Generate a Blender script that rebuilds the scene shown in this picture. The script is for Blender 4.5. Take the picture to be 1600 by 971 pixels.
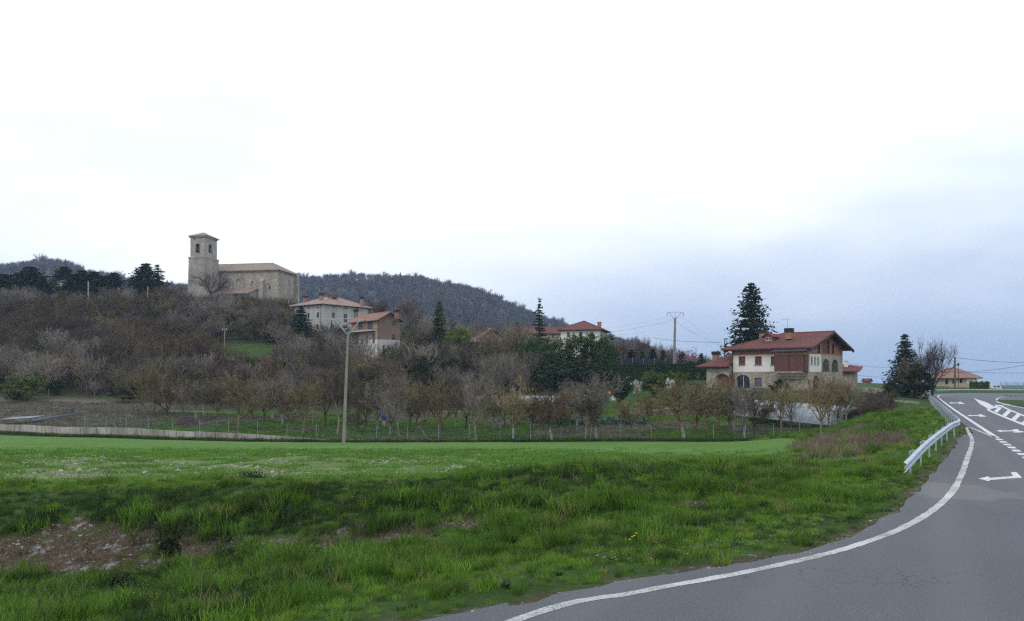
import bpy, bmesh, math, random
import numpy as np
from mathutils import Vector, Matrix
from mathutils.geometry import tessellate_polygon

for o in list(bpy.data.objects):
    bpy.data.objects.remove(o)
scene = bpy.context.scene
COL = scene.collection
PI = math.pi

# ------------------------------------------------------------------ camera
FPX, HOR, EYE = 1350.0, 600.0, 2.4        # focal length (photo pixels), horizon row, eye height
cam_d = bpy.data.cameras.new('camera')
cam_d.sensor_width = 36.0
cam_d.lens = FPX / 1600 * 36.0
cam_d.shift_y = (HOR - 485.5) / 1600.0
cam_d.clip_start = 0.1
cam_d.clip_end = 20000
cam = bpy.data.objects.new('camera', cam_d)
cam.location = (0, 0, EYE)
cam.rotation_euler = (PI / 2, 0, 0)
COL.objects.link(cam)
scene.camera = cam

# ------------------------------------------------------------------ sky
SUN_EL, SUN_AZ = math.radians(46), math.radians(212)   # azimuth clockwise from +Y
world = bpy.data.worlds.new('World')
scene.world = world
world.use_nodes = True
wt = world.node_tree
wt.nodes.clear()
W = wt.nodes.new
L = wt.links.new
wout = W('ShaderNodeOutputWorld')
bg = W('ShaderNodeBackground')
bg.inputs['Strength'].default_value = 0.1
L(bg.outputs[0], wout.inputs['Surface'])
sky = W('ShaderNodeTexSky')
sky.sky_type = 'NISHITA'
sky.sun_disc = False
sky.sun_elevation = SUN_EL
sky.sun_rotation = SUN_AZ
tc = W('ShaderNodeTexCoord')

def wmath(op, a, b=None, clamp=False):
    n = W('ShaderNodeMath')
    n.operation = op
    n.use_clamp = clamp
    for i, v in enumerate((a, b)):
        if v is None:
            continue
        if isinstance(v, (int, float)):
            n.inputs[i].default_value = v
        else:
            L(v, n.inputs[i])
    return n.outputs[0]

def wrange(v, a, b, c=0.0, d=1.0):
    n = W('ShaderNodeMapRange')
    n.interpolation_type = 'SMOOTHSTEP'
    L(v, n.inputs[0])
    for i, q in enumerate((a, b, c, d)):
        n.inputs[1 + i].default_value = q
    return n.outputs[0]

def wmix(f, a, b):
    n = W('ShaderNodeMix')
    n.data_type = 'RGBA'
    L(f, n.inputs[0]) if not isinstance(f, (int, float)) else setattr(n.inputs[0], 'default_value', f)
    for i, v in ((6, a), (7, b)):
        if isinstance(v, tuple):
            n.inputs[i].default_value = (*v, 1)
        else:
            L(v, n.inputs[i])
    return n.outputs[2]

sep = W('ShaderNodeSeparateXYZ')
L(tc.outputs['Generated'], sep.inputs[0])
nz = W('ShaderNodeTexNoise')
nz.inputs['Scale'].default_value = 2.2
nz.inputs['Detail'].default_value = 5
nz.inputs['Roughness'].default_value = 0.5
mp = W('ShaderNodeMapping')
mp.inputs['Scale'].default_value = (1, 1, 3.2)
L(tc.outputs['Generated'], mp.inputs[0])
L(mp.outputs[0], nz.inputs['Vector'])
# a bank of rain cloud low over the valley ahead and to the right
dotn = W('ShaderNodeVectorMath')
dotn.operation = 'DOT_PRODUCT'
L(tc.outputs['Generated'], dotn.inputs[0])
dotn.inputs[1].default_value = (math.sin(0.58), math.cos(0.58), 0)
az = wrange(dotn.outputs['Value'], 0.72, 0.99)
wob = wmath('MULTIPLY', wmath('SUBTRACT', nz.outputs['Fac'], 0.5), 0.16)
elev = wmath('ADD', sep.outputs['Z'], wob)
low = wrange(elev, 0.26, 0.0)
bank = wmath('MULTIPLY', az, low)
lowall = wrange(elev, 0.22, -0.02)
cl = wmix(wrange(nz.outputs['Fac'], 0.3, 0.7), (10.6, 11.5, 12.5), (13.6, 13.8, 14.4))
cl = wmix(wmath('MULTIPLY', lowall, 0.30), cl, (10.0, 10.6, 12.4))
cl = wmix(wmath('MULTIPLY', bank, 0.97), cl, (3.5, 4.8, 7.3))
cl = wmix(0.05, cl, sky.outputs[0])
L(cl, bg.inputs['Color'])

# ------------------------------------------------------------------ sun behind thin overcast
sd = bpy.data.lights.new('sun', 'SUN')
sd.energy = 0.8
sd.angle = math.radians(25)
sd.color = (1.0, 0.95, 0.88)
sun = bpy.data.objects.new('sun', sd)
COL.objects.link(sun)
sv = Vector((math.sin(SUN_AZ) * math.cos(SUN_EL), math.cos(SUN_AZ) * math.cos(SUN_EL), math.sin(SUN_EL)))
sun.rotation_euler = sv.to_track_quat('Z', 'Y').to_euler()
sun.location = (0, 0, 80)

vs = scene.view_settings
vs.view_transform = 'Standard'
vs.look = 'None'
vs.exposure = 0.0
vs.gamma = 1.0
scene.render.film_transparent = False
scene.cycles.max_bounces = 8
scene.cycles.transparent_max_bounces = 12
scene.cycles.volume_bounces = 1
scene.cycles.use_denoising = False
scene.cycles.filter_width = 1.3
scene.cycles.adaptive_threshold = 0.005
scene.cycles.sample_clamp_indirect = 4.0

# ------------------------------------------------------------------ helpers: names, tags, meshes
def tag(o, label=None, cat=None, group=None, kind=None):
    if label: o['label'] = label
    if cat: o['category'] = cat
    if group: o['group'] = group
    if kind: o['kind'] = kind
    return o

def thing(name, label, cat, loc=(0, 0, 0), rz=0.0, group=None):
    o = bpy.data.objects.new(name, None)
    o.empty_display_size = 0.3
    COL.objects.link(o)
    o.location = loc
    o.rotation_euler = (0, 0, rz)
    return tag(o, label, cat, group)

class MB:
    """collects vertices and faces for one mesh"""
    def __init__(s):
        s.v = []
        s.f = []
    def add(s, vs, fs):
        b = len(s.v)
        s.v.extend(tuple(q) for q in vs)
        s.f.extend(tuple(b + i for i in q) for q in fs)
        return s
    def quad(s, a, b, c, d):
        return s.add((a, b, c, d), ((0, 1, 2, 3),))
    def box(s, c, d, rz=0.0):
        x, y, z = (q / 2 for q in d)
        cs, sn = math.cos(rz), math.sin(rz)
        vs = [(c[0] + X * x * cs - Y * y * sn, c[1] + X * x * sn + Y * y * cs, c[2] + Z * z)
              for X, Y, Z in ((-1, -1, -1), (1, -1, -1), (1, 1, -1), (-1, 1, -1), (-1, -1, 1), (1, -1, 1), (1, 1, 1), (-1, 1, 1))]
        return s.add(vs, ((0, 3, 2, 1), (4, 5, 6, 7), (0, 1, 5, 4), (1, 2, 6, 5), (2, 3, 7, 6), (3, 0, 4, 7)))
    def fbox(s, F, u0, u1, v0, v1, z0, z1):
        """box in a building frame (u along front to the left, v into the house)"""
        vs = [F(u, v, z) for z in (z0, z1) for u, v in ((u0, v0), (u1, v0), (u1, v1), (u0, v1))]
        return s.add(vs, ((0, 1, 2, 3), (7, 6, 5, 4), (0, 4, 5, 1), (1, 5, 6, 2), (2, 6, 7, 3), (3, 7, 4, 0)))
    def tube(s, pts, rad, n=5, cap=True):
        pts = [Vector(p) for p in pts]
        rings = []
        for i, p in enumerate(pts):
            t = (pts[min(i + 1, len(pts) - 1)] - pts[max(i - 1, 0)])
            t = t.normalized() if t.length > 1e-9 else Vector((0, 0, 1))
            a = t.cross(Vector((0, 0, 1)) if abs(t.z) < 0.9 else Vector((1, 0, 0))).normalized()
            b = t.cross(a)
            r = rad[i] if hasattr(rad, '__len__') else rad
            rings.append([p + (a * math.cos(2 * PI * k / n) + b * math.sin(2 * PI * k / n)) * r for k in range(n)])
        vs = [q for r_ in rings for q in r_]
        fs = []
        for i in range(len(rings) - 1):
            for k in range(n):
                k2 = (k + 1) % n
                fs.append((i * n + k, i * n + k2, (i + 1) * n + k2, (i + 1) * n + k))
        if cap:
            fs.append(tuple(range(n - 1, -1, -1)))
            fs.append(tuple(range((len(rings) - 1) * n, len(rings) * n)))
        return s.add(vs, fs)
    def poly(s, pts, z0, z1):
        """vertical prism from a plan polygon"""
        n = len(pts)
        vs = [(p[0], p[1], z0) for p in pts] + [(p[0], p[1], z1) for p in pts]
        fs = [(i, (i + 1) % n, n + (i + 1) % n, n + i) for i in range(n)]
        return s.add(vs, fs + [tuple(range(n - 1, -1, -1)), tuple(range(n, 2 * n))])
    def mesh(s, name, mat=None, smooth=False):
        me = bpy.data.meshes.new(name)
        me.from_pydata(s.v, [], s.f)
        if mat: me.materials.append(mat)
        if smooth:
            me.polygons.foreach_set('use_smooth', [True] * len(me.polygons))
        me.update()
        return me
    def obj(s, name, mat=None, parent=None, smooth=False, local=False):
        return link(name, s.mesh(name, mat, smooth), parent, local)

def link(name, me, parent=None, local=False):
    """world-space mesh under an Empty, or (local) a mesh built round its parent's origin"""
    o = bpy.data.objects.new(name, me)
    COL.objects.link(o)
    if parent is not None:
        o.parent = parent
        if not local and parent.type == 'EMPTY':
            o.matrix_parent_inverse = Matrix.LocRotScale(parent.location, parent.rotation_euler, parent.scale).inverted()
    return o

def at(px, py, Y):
    return Vector(((px - 800) / FPX * Y, Y, EYE - (py - HOR) / FPX * Y))

def smooth(x, a, b):
    t = np.clip((np.asarray(x, float) - a) / (b - a), 0, 1)
    return t * t * (3 - 2 * t)

def vnoise(x, y, s=1.0, seed=0):
    """cheap smooth value noise, vectorised"""
    x = np.asarray(x, float) / s + 1000.3
    y = np.asarray(y, float) / s + 1000.7
    xi, yi = np.floor(x).astype(np.int64), np.floor(y).astype(np.int64)
    fx, fy = x - xi, y - yi
    fx, fy = fx * fx * (3 - 2 * fx), fy * fy * (3 - 2 * fy)
    def h(a, b):
        q = np.sin(a * 127.1 + b * 311.7 + seed * 74.7) * 43758.5453
        return q - np.floor(q)
    return (h(xi, yi) * (1 - fx) + h(xi + 1, yi) * fx) * (1 - fy) + (h(xi, yi + 1) * (1 - fx) + h(xi + 1, yi + 1) * fx) * fy

# ------------------------------------------------------------------ helpers: materials
MATS = {}
class NT:
    def __init__(s, name, rough=0.85, spec=0.3):
        s.m = bpy.data.materials.new(name)
        s.m.use_nodes = True
        s.t = s.m.node_tree
        s.b = s.t.nodes['Principled BSDF']
        s.b.inputs['Roughness'].default_value = rough
        s.b.inputs['Specular IOR Level'].default_value = spec
        MATS[name] = s.m
    def n(s, typ, **kw):
        q = s.t.nodes.new(typ)
        for k, v in kw.items():
            setattr(q, k, v)
        return q
    def l(s, a, b): s.t.links.new(a, b)
    def coord(s, kind='Object'):
        return s.n('ShaderNodeTexCoord').outputs[kind]
    def pos(s):
        return s.n('ShaderNodeNewGeometry').outputs['Position']
    def noise(s, scale, vec=None, detail=4, rough=0.6, stretch=None):
        q = s.n('ShaderNodeTexNoise')
        q.inputs['Scale'].default_value = scale
        q.inputs['Detail'].default_value = detail
        q.inputs['Roughness'].default_value = rough
        v = vec or s.pos()
        if stretch:
            mpn = s.n('ShaderNodeMapping')
            mpn.inputs['Scale'].default_value = stretch
            s.l(v, mpn.inputs[0])
            v = mpn.outputs[0]
        s.l(v, q.inputs['Vector'])
        return q.outputs['Fac']
    def rng(s, v, a, b, c=0.0, d=1.0):
        q = s.n('ShaderNodeMapRange')
        s.l(v, q.inputs[0])
        for i, k in enumerate((a, b, c, d)):
            q.inputs[1 + i].default_value = k
        return q.outputs[0]
    def math(s, op, a, b):
        q = s.n('ShaderNodeMath', operation=op)
        for i, v in enumerate((a, b)):
            if isinstance(v, (int, float)): q.inputs[i].default_value = v
            else: s.l(v, q.inputs[i])
        return q.outputs[0]
    def mix(s, f, a, b, mode='MIX'):
        q = s.n('ShaderNodeMix', data_type='RGBA', blend_type=mode)
        if isinstance(f, (int, float)): q.inputs[0].default_value = f
        else: s.l(f, q.inputs[0])
        for i, v in ((6, a), (7, b)):
            if isinstance(v, tuple): q.inputs[i].default_value = (*v[:3], 1)
            else: s.l(v, q.inputs[i])
        return q.outputs[2]
    def col(s, v):
        if isinstance(v, tuple): s.b.inputs['Base Color'].default_value = (*v[:3], 1)
        else: s.l(v, s.b.inputs['Base Color'])
        return s
    def bump(s, v, strength=0.4, dist=0.02):
        q = s.n('ShaderNodeBump')
        q.inputs['Strength'].default_value = strength
        q.inputs['Distance'].default_value = dist
        s.l(v, q.inputs['Height'])
        s.l(q.outputs[0], s.b.inputs['Normal'])
        return s
    def rand(s):
        return s.n('ShaderNodeObjectInfo').outputs['Random']
    def attr(s, name):
        return s.n('ShaderNodeAttribute', attribute_name=name).outputs['Fac']

def plain(name, c, rough=0.7, var=0.25, scale=3.0, spec=0.3, metal=0.0, bump=0.0):
    t = NT(name, rough, spec)
    n = t.noise(scale)
    d = tuple(q * (1 - var) for q in c)
    e = tuple(min(1, q * (1 + var)) for q in c)
    t.col(t.mix(t.rng(n, 0.3, 0.7), d, e))
    t.b.inputs['Metallic'].default_value = metal
    if bump: t.bump(n, bump)
    return t.m

def bark(name, a, b, transl=0.0):
    t = NT(name, 0.95, 0.1)
    t.col(t.mix(t.rng(t.noise(1.3), 0.35, 0.65), a, b))
    hs = t.n('ShaderNodeHueSaturation')
    src = t.b.inputs['Base Color'].links[0].from_socket
    t.l(src, hs.inputs['Color'])
    t.l(t.rng(t.rand(), 0, 1, 0.55, 1.55), hs.inputs['Value'])
    t.l(hs.outputs[0], t.b.inputs['Base Color'])
    return t.m

def leaf(name, a, b, c=None, scale=0.8, transl=0.25):
    t = NT(name, 0.75, 0.2)
    cc = t.mix(t.rng(t.noise(scale), 0.35, 0.65), a, b)
    if c: cc = t.mix(t.rng(t.noise(scale * 4.3), 0.52, 0.7), cc, c)
    hs = t.n('ShaderNodeHueSaturation')
    t.l(cc, hs.inputs['Color'])
    t.l(t.rng(t.rand(), 0, 1, 0.75, 1.3), hs.inputs['Value'])
    t.l(hs.outputs[0], t.b.inputs['Base Color'])
    if transl:
        tr = t.n('ShaderNodeBsdfTranslucent')
        t.l(hs.outputs[0], tr.inputs['Color'])
        mx = t.n('ShaderNodeMixShader')
        mx.inputs[0].default_value = transl
        t.l(t.b.outputs[0], mx.inputs[1])
        t.l(tr.outputs[0], mx.inputs[2])
        t.l(mx.outputs[0], t.t.nodes['Material Output'].inputs['Surface'])
    return t.m
# ================================================================== materials of the setting
t = NT('asphalt', 0.82, 0.35)
n1 = t.noise(0.35, detail=5); n2 = t.noise(24, detail=4, rough=0.85); n3 = t.noise(75, detail=2, rough=0.7)
c = t.mix(t.rng(n1, 0.3, 0.7), (0.094, 0.106, 0.126), (0.122, 0.135, 0.156))
c = t.mix(t.rng(n2, 0.3, 0.75), c, (0.056, 0.062, 0.072))
c = t.mix(t.rng(n3, 0.57, 0.68), c, (0.21, 0.22, 0.235))
c = t.mix(t.rng(t.noise(52, detail=2), 0.58, 0.66), c, (0.034, 0.037, 0.042))
# paler, scuffed wheel tracks that run with the main road
sp = t.n('ShaderNodeSeparateXYZ'); t.l(t.pos(), sp.inputs[0])
tt = t.math('SUBTRACT', t.math('MULTIPLY', sp.outputs[0], 0.9063), t.math('MULTIPLY', sp.outputs[1], 0.4226))
wv = t.math('SINE', t.math('MULTIPLY', tt, 3.4), 0.0)
c = t.mix(t.math('MULTIPLY', t.rng(wv, 0.2, 1.0), 0.4), c, (0.120, 0.128, 0.142))
# crocodile cracks in one worn patch
vo = t.n('ShaderNodeTexVoronoi', feature='DISTANCE_TO_EDGE'); vo.inputs['Scale'].default_value = 1.7
wr = t.n('ShaderNodeVectorMath', operation='ADD'); t.l(t.pos(), wr.inputs[0])
nv = t.n('ShaderNodeTexNoise'); nv.inputs['Scale'].default_value = 2.0; t.l(t.pos(), nv.inputs['Vector'])
sc_ = t.n('ShaderNodeVectorMath', operation='SCALE'); t.l(nv.outputs['Color'], sc_.inputs[0]); sc_.inputs['Scale'].default_value = 0.9
t.l(sc_.outputs[0], wr.inputs[1]); t.l(wr.outputs[0], vo.inputs['Vector'])
crk = t.rng(vo.outputs['Distance'], 0.0, 0.024, 0.75, 0)
def blob(t, x, y, rx, ry, wob=0.5, k=1.2):
    sx = t.math('DIVIDE', t.math('SUBTRACT', sp.outputs[0], x), rx)
    sy = t.math('DIVIDE', t.math('SUBTRACT', sp.outputs[1], y), ry)
    d = t.math('ADD', t.math('POWER', t.math('ABSOLUTE', sx, 0), 2.0), t.math('POWER', t.math('ABSOLUTE', sy, 0), 2.0))
    d = t.math('ADD', d, t.math('MULTIPLY', t.math('SUBTRACT', t.noise(k, detail=3), 0.5), wob * 4))
    return t.rng(d, 1.1, 0.6)
c = t.mix(t.math('MULTIPLY', crk, blob(t, 4.3, 10.7, 1.9, 0.55)), c, (0.022, 0.022, 0.024))
# earth washed over the mouth of the ditch, and pale dust beside it
c = t.mix(t.math('MULTIPLY', blob(t, 10.6, 20.6, 0.95, 0.42, 0.5, 3.0), 0.75), c, (0.13, 0.105, 0.08))
c = t.mix(t.math('MULTIPLY', blob(t, 9.7, 19.6, 1.5, 2.0, 0.9, 1.1), 0.22), c, (0.27, 0.26, 0.25))
t.col(c); t.bump(t.noise(110, detail=3, rough=0.8), 0.8, 0.008)
M_ASPH = t.m

t = NT('road_paint', 0.7, 0.3)
n1 = t.noise(9, detail=5, rough=0.75); n2 = t.noise(1.1)
wear = t.rng(t.math('ADD', n1, t.math('MULTIPLY', n2, 0.35)), 0.64, 0.84)
t.col(t.mix(wear, (0.64, 0.66, 0.68), (0.16, 0.165, 0.17)))
M_PAINT = t.m
t = NT('road_paint_worn', 0.75, 0.3)
n1 = t.noise(26, detail=6, rough=0.8); n2 = t.noise(0.9)
wear = t.rng(t.math('ADD', n1, t.math('MULTIPLY', n2, 0.5)), 0.66, 0.88)
t.col(t.mix(wear, (0.52, 0.53, 0.54), (0.15, 0.155, 0.16)))
M_PAINT_WORN = t.m

t = NT('ground_cover', 0.95, 0.1)
g = t.mix(t.rng(t.noise(0.55), 0.3, 0.7), (0.030, 0.062, 0.014), (0.052, 0.100, 0.022))
g = t.mix(t.rng(t.noise(7.0, detail=6, rough=0.75), 0.45, 0.75), g, (0.020, 0.036, 0.012))
scr = t.mix(t.rng(t.noise(0.25), 0.35, 0.65), (0.034, 0.029, 0.020), (0.048, 0.040, 0.027))
scr = t.mix(t.rng(t.noise(0.09), 0.5, 0.62), scr, (0.045, 0.062, 0.020))
drym = t.mix(t.rng(t.noise(1.2, detail=6), 0.3, 0.7), (0.13, 0.115, 0.085), (0.19, 0.175, 0.14))
earth = t.mix(t.rng(t.noise(6.5, detail=7, rough=0.8), 0.38, 0.62), (0.045, 0.032, 0.024), (0.115, 0.088, 0.066))
earth = t.mix(t.rng(t.noise(2.4, detail=8, rough=0.72), 0.55, 0.65), earth, (0.31, 0.315, 0.325))
c = t.mix(t.attr('scrub'), g, scr)
c = t.mix(t.attr('dry'), c, drym)
c = t.mix(t.attr('soil'), c, earth)
t.col(c); t.bump(t.noise(11, detail=6, rough=0.75), 0.8, 0.06)
M_GROUND = t.m

t = NT('young_cereal', 0.9, 0.15)
rows = t.noise(2.4, detail=5, rough=0.65, stretch=(0.22, 1.6, 1))
g = t.mix(t.rng(rows, 0.3, 0.7), (0.056, 0.135, 0.018), (0.090, 0.195, 0.028))
g = t.mix(t.rng(t.noise(0.09, detail=5), 0.38, 0.62), g, (0.100, 0.185, 0.036))
g = t.mix(t.rng(t.noise(16, detail=4, rough=0.8), 0.5, 0.8), g, (0.030, 0.070, 0.015))
st = t.mix(t.rng(t.noise(5, detail=6, rough=0.8), 0.4, 0.66), (0.110, 0.140, 0.050), (0.25, 0.235, 0.19))
g = t.mix(t.math('MULTIPLY', t.attr('stony'), 0.55), g, (0.105, 0.150, 0.040))
c = t.mix(t.math('MULTIPLY', t.attr('stony'), t.rng(t.noise(1.9, detail=5), 0.45, 0.62)), g, st)
t.col(c); t.bump(t.noise(14, detail=5, rough=0.8), 0.8, 0.05)
M_CROP = t.m

t = NT('wooded_hill', 0.95, 0.1)
t.col(t.mix(t.rng(t.noise(0.05), 0.35, 0.65), (0.055, 0.052, 0.045), (0.075, 0.066, 0.055)))
M_HILL = t.m

# ================================================================== road plan
RD = (0.4226, 0.9063)                      # direction of the main road
def MR(s, q):                              # s metres along it, q metres right of the camera's line
    return (RD[0] * s + RD[1] * q, RD[1] * s - RD[0] * q)
def gp(px, py):                            # ground point of the flat road under a photo pixel
    Y = FPX * EYE / (py - HOR)
    return ((px - 800) / FPX * Y, Y)
ZB = [-1e3, 80, 120, 150, 175, 200, 1e4]
ZV = [0, 0, 0.12, 0.32, 0.52, 0.62, 0.62]
def zr(y):
    return np.interp(y, ZB, ZV)
def catmull(P, per=8):
    P = [np.array(p, float) for p in P]
    P = [2 * P[0] - P[1]] + P + [2 * P[-1] - P[-2]]
    out = []
    for i in range(1, len(P) - 2):
        for k in range(per):
            u = k / per
            a, b, c_, d = P[i - 1], P[i], P[i + 1], P[i + 2]
            out.append(0.5 * ((2 * b) + (-a + c_) * u + (2 * a - 5 * b + 4 * c_ - d) * u * u + (-a + 3 * b - 3 * c_ + d) * u ** 3))
    out.append(P[-2])
    return [tuple(q) for q in out]

left_edge = [(-46, -24), (-26, -10), (-11, 1.2), gp(640, 972), gp(800, 944), gp(1000, 905), gp(1180, 878), gp(1310, 845), gp(1400, 800), gp(1435, 766), gp(1468, 728),
             gp(1492, 700), gp(1504, 681), MR(48, 2.55), MR(62, 2.6), MR(90, 2.6), MR(130, 2.6), MR(165, 2.7)]
far_edge = [MR(184, 3.6), MR(196, 8.0), MR(199, 15), MR(195, 24), MR(182, 33), MR(165, 40), MR(140, 47)]
LE = catmull(left_edge + far_edge, 7)
rj = random.Random(5)
LE = [(x + rj.uniform(-1, 1) * 0.07, y + rj.uniform(-1, 1) * 0.07) for x, y in LE]
right_edge = [MR(115, 45), MR(70, 34), MR(35, 26), MR(0, 22), MR(-40, 20), (-40, -48)]
ROAD = LE + right_edge
RP = np.array(ROAD)

def poly_sd(x, y, P):
    """signed distance to a polygon, negative inside"""
    x = np.asarray(x, float); y = np.asarray(y, float)
    d = np.full(x.shape, 1e18); ins = np.zeros(x.shape, bool)
    n = len(P)
    for i in range(n):
        ax, ay = P[i]; bx, by = P[(i + 1) % n]
        ex, ey = bx - ax, by - ay
        wx, wy = x - ax, y - ay
        h = np.clip((wx * ex + wy * ey) / (ex * ex + ey * ey + 1e-12), 0, 1)
        d = np.minimum(d, (wx - ex * h) ** 2 + (wy - ey * h) ** 2)
        cr = (ay > y) != (by > y)
        with np.errstate(divide='ignore', invalid='ignore'):
            xi = ax + (y - ay) / (by - ay if by != ay else 1e-9) * ex
        ins ^= cr & (x < xi)
    d = np.sqrt(d)
    return np.where(ins, -d, d)

# ================================================================== lie of the land (surveyed spot heights)
SPOT = {
    -160: [(990, 12.6), (935, 18.2), (905, 20.2), (842, 21.4), (794, 22.8), (755.3, 28), (722, 38), (700, 58), (684, 84), (672, 108), (655, 120), (635, 132), (590, 158), (530, 195), (480, 235), (462, 265)],
    0: [(985, 12), (930, 17.6), (902, 20), (838, 21.2), (792, 22.6), (754.3, 28), (722, 38), (700, 58), (686, 80), (677, 99), (660, 112), (641, 122), (631, 132), (585, 157), (530, 192), (478, 235), (458, 262)],
    130: [(985, 11.5), (925, 17), (898, 19.8), (835, 21.1), (788, 22.5), (752.3, 28), (722, 38), (700, 58), (686, 82), (681, 95), (660, 108), (641, 120), (630, 134), (585, 157), (530, 192), (472, 237), (462, 262)],
    260: [(985, 10.8), (922, 16.2), (892, 19.4), (830, 20.9), (783, 22.4), (750.85, 28), (722, 38), (701, 58), (690, 76), (687, 87), (664, 105), (646, 120), (632, 138), (590, 157), (530, 194), (472, 240), (464, 265)],
    400: [(975, 10.2), (915, 14.5), (882, 18.8), (824, 20.5), (776, 22.3), (748, 28), (722, 37), (702, 56), (692, 78), (690, 86), (668, 103), (650, 120), (632, 140), (590, 160), (535, 196), (476, 240), (466, 265)],
    530: [(910, 12.6), (868, 18.2), (815, 20.2), (770, 22.2), (745.6, 28), (721, 37), (703, 55), (693, 79), (691, 85), (670, 101), (652, 118), (628, 140), (583, 166), (547, 190), (520, 215), (498, 262)],
    680: [(893, 12.8), (850, 18), (805, 20), (763, 22.2), (742.35, 28), (720, 37), (703, 55), (693, 79), (690.5, 85), (670, 100), (650, 118), (626, 140), (590, 164), (562, 190), (540, 215), (520, 262)],
    820: [(884, 13), (836, 17.8), (798, 19.8), (755, 22.2), (736.65, 28.5), (718, 38), (703, 55), (693, 79), (690, 85), (670, 100), (648, 118), (624, 140), (602, 162), (575, 190), (556, 215), (540, 262)],
    1000: [(855, 13.8), (820, 17.5), (785, 19.6), (741, 22.6), (727.7, 31), (715, 42), (703, 56), (692, 79), (689, 86), (668, 99), (645, 117), (612, 138), (590, 152), (574, 180), (562, 215)],
    1150: [(842, 14.8), (803, 18), (772, 20.3), (738, 23.4), (728, 32), (717, 43), (702, 58), (690, 82), (670, 97), (645, 109), (609, 122), (600, 140), (588, 180)],
    1265: [(820, 16), (780, 19), (740, 25), (728, 34), (712, 48), (699, 64), (686, 82), (668, 97), (645, 109), (611, 122), (604, 140), (597, 180)],
    1340: [(788, 18.6), (745, 25), (645, 105), (622, 130), (612, 150), (600, 200)],
    1395: [(630, 108), (618, 135), (608, 165), (600, 220)],
    1430: [(622, 118), (612, 150), (604, 190)],
}
ctrl = [(9.35, 20.6, 0.22), (8.9, 21.5, 0.18), (10.2, 21.6, 0.16)]
for px, prof in SPOT.items():
    for py, Y in prof:
        p = at(px, py, Y)
        ctrl.append((p.x, p.y, p.z))
for s_ in (22, 32, 45, 60, 80, 100, 125, 150, 175, 195):
    for q in (1.3, 6.0, 20, 40):
        x, y = MR(s_, q); ctrl.append((x, y, float(zr(y))))
for s_ in (34, 42, 50, 60, 72, 86, 100):
    for q, z in ((0.2, 0.0), (-1.6, -0.10), (-3.4, -0.55), (-5.2, -1.35), (-7.5, -2.0)):
        if s_ < 40 and q < -4: continue
        x, y = MR(s_, q); ctrl.append((x, y, z))
for x, y in ((-11, 1.5), (-4, 4), (0, 7), (3, 8), (-26, -10), (10, 0), (40, -20), (-40, -40), (0, -40)):
    ctrl.append((x, y, 0.0))
for x, y, z in ((-20, 2, -0.9), (-40, 6, -1.2), (-60, 20, -1.2), (-90, -10, -1.5), (-80, 45, -2.2), (-130, 90, -3), (-150, 150, 4), (-190, 200, 17), (-230, 260, 24),
                (-200, 320, 18), (-110, 320, 24), (-60, 320, 18), (0, 300, 8), (60, 260, 3), (120, 260, 0), (160, 200, 0.2), (200, 120, 0), (150, 40, 0), (140, 320, -2),
                (-150, 420, 4), (-60, 420, 4), (60, 420, 0), (200, 420, -4), (-300, 150, 8), (-300, 300, 18), (-300, 420, 6), (-300, 0, 0), (-200, -150, 0), (200, -150, 0), (300, 200, -3),
                (300, 420, -5), (0, -150, 0)):
    ctrl.append((x, y, z))
CT = np.array(ctrl)
KC = 1.2
def _k(r2): return np.sqrt(r2 + KC * KC)
A = _k((CT[:, None, 0] - CT[None, :, 0]) ** 2 + (CT[:, None, 1] - CT[None, :, 1]) ** 2)
A[np.diag_indices(len(CT))] -= 0.5
WG = np.linalg.solve(A, CT[:, 2] - CT[:, 2].mean())
def H_raw(x, y):
    x = np.atleast_1d(np.asarray(x, float)); y = np.atleast_1d(np.asarray(y, float))
    out = np.zeros(x.shape)
    for (cx, cy, _), w in zip(CT, WG):
        out += w * _k((x - cx) ** 2 + (y - cy) ** 2)
    return out + CT[:, 2].mean()
def H(x, y, detail=True):
    x = np.atleast_1d(np.asarray(x, float)); y = np.atleast_1d(np.asarray(y, float))
    z = H_raw(x, y)
    far = smooth(np.hypot(x, y - 150), 330, 520)
    z = z * (1 - far) - 0.6 * far
    if detail:
        near = 1 - smooth(np.hypot(x, y), 40, 70)
        z = z + near * ((vnoise(x, y, 2.3, 3) - 0.5) * 0.16 + (vnoise(x, y, 0.8, 4) - 0.5) * 0.09)
    d = poly_sd(x, y, RP)
    zroad = zr(y)
    k = smooth(d, 0.0, 3.2)
    return np.where(d < 0, zroad - 0.06, (zroad - 0.035) * (1 - k) + z * k)
def h1(x, y): return float(H(x, y, False)[0])
def hit(px, py, y0=9.0, y1=420.0):
    """where the sight line through a photo pixel meets the land"""
    Y = np.concatenate([np.linspace(y0, 60, 200), np.linspace(60, y1, 500)])
    Y = Y[Y >= y0]
    d = EYE - (py - HOR) / FPX * Y - H((px - 800) / FPX * Y, Y, False)
    i = np.argmax(d < 0)
    if d[i] >= 0: return None
    a, b = Y[max(i - 1, 0)], Y[i]
    f = d[max(i - 1, 0)] / (d[max(i - 1, 0)] - d[i] + 1e-12)
    Yh = a + (b - a) * f
    return ((px - 800) / FPX * Yh, Yh)
def ground(px, Y):
    x = (px - 800) / FPX * Y
    return Vector((x, Y, h1(x, Y)))

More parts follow.
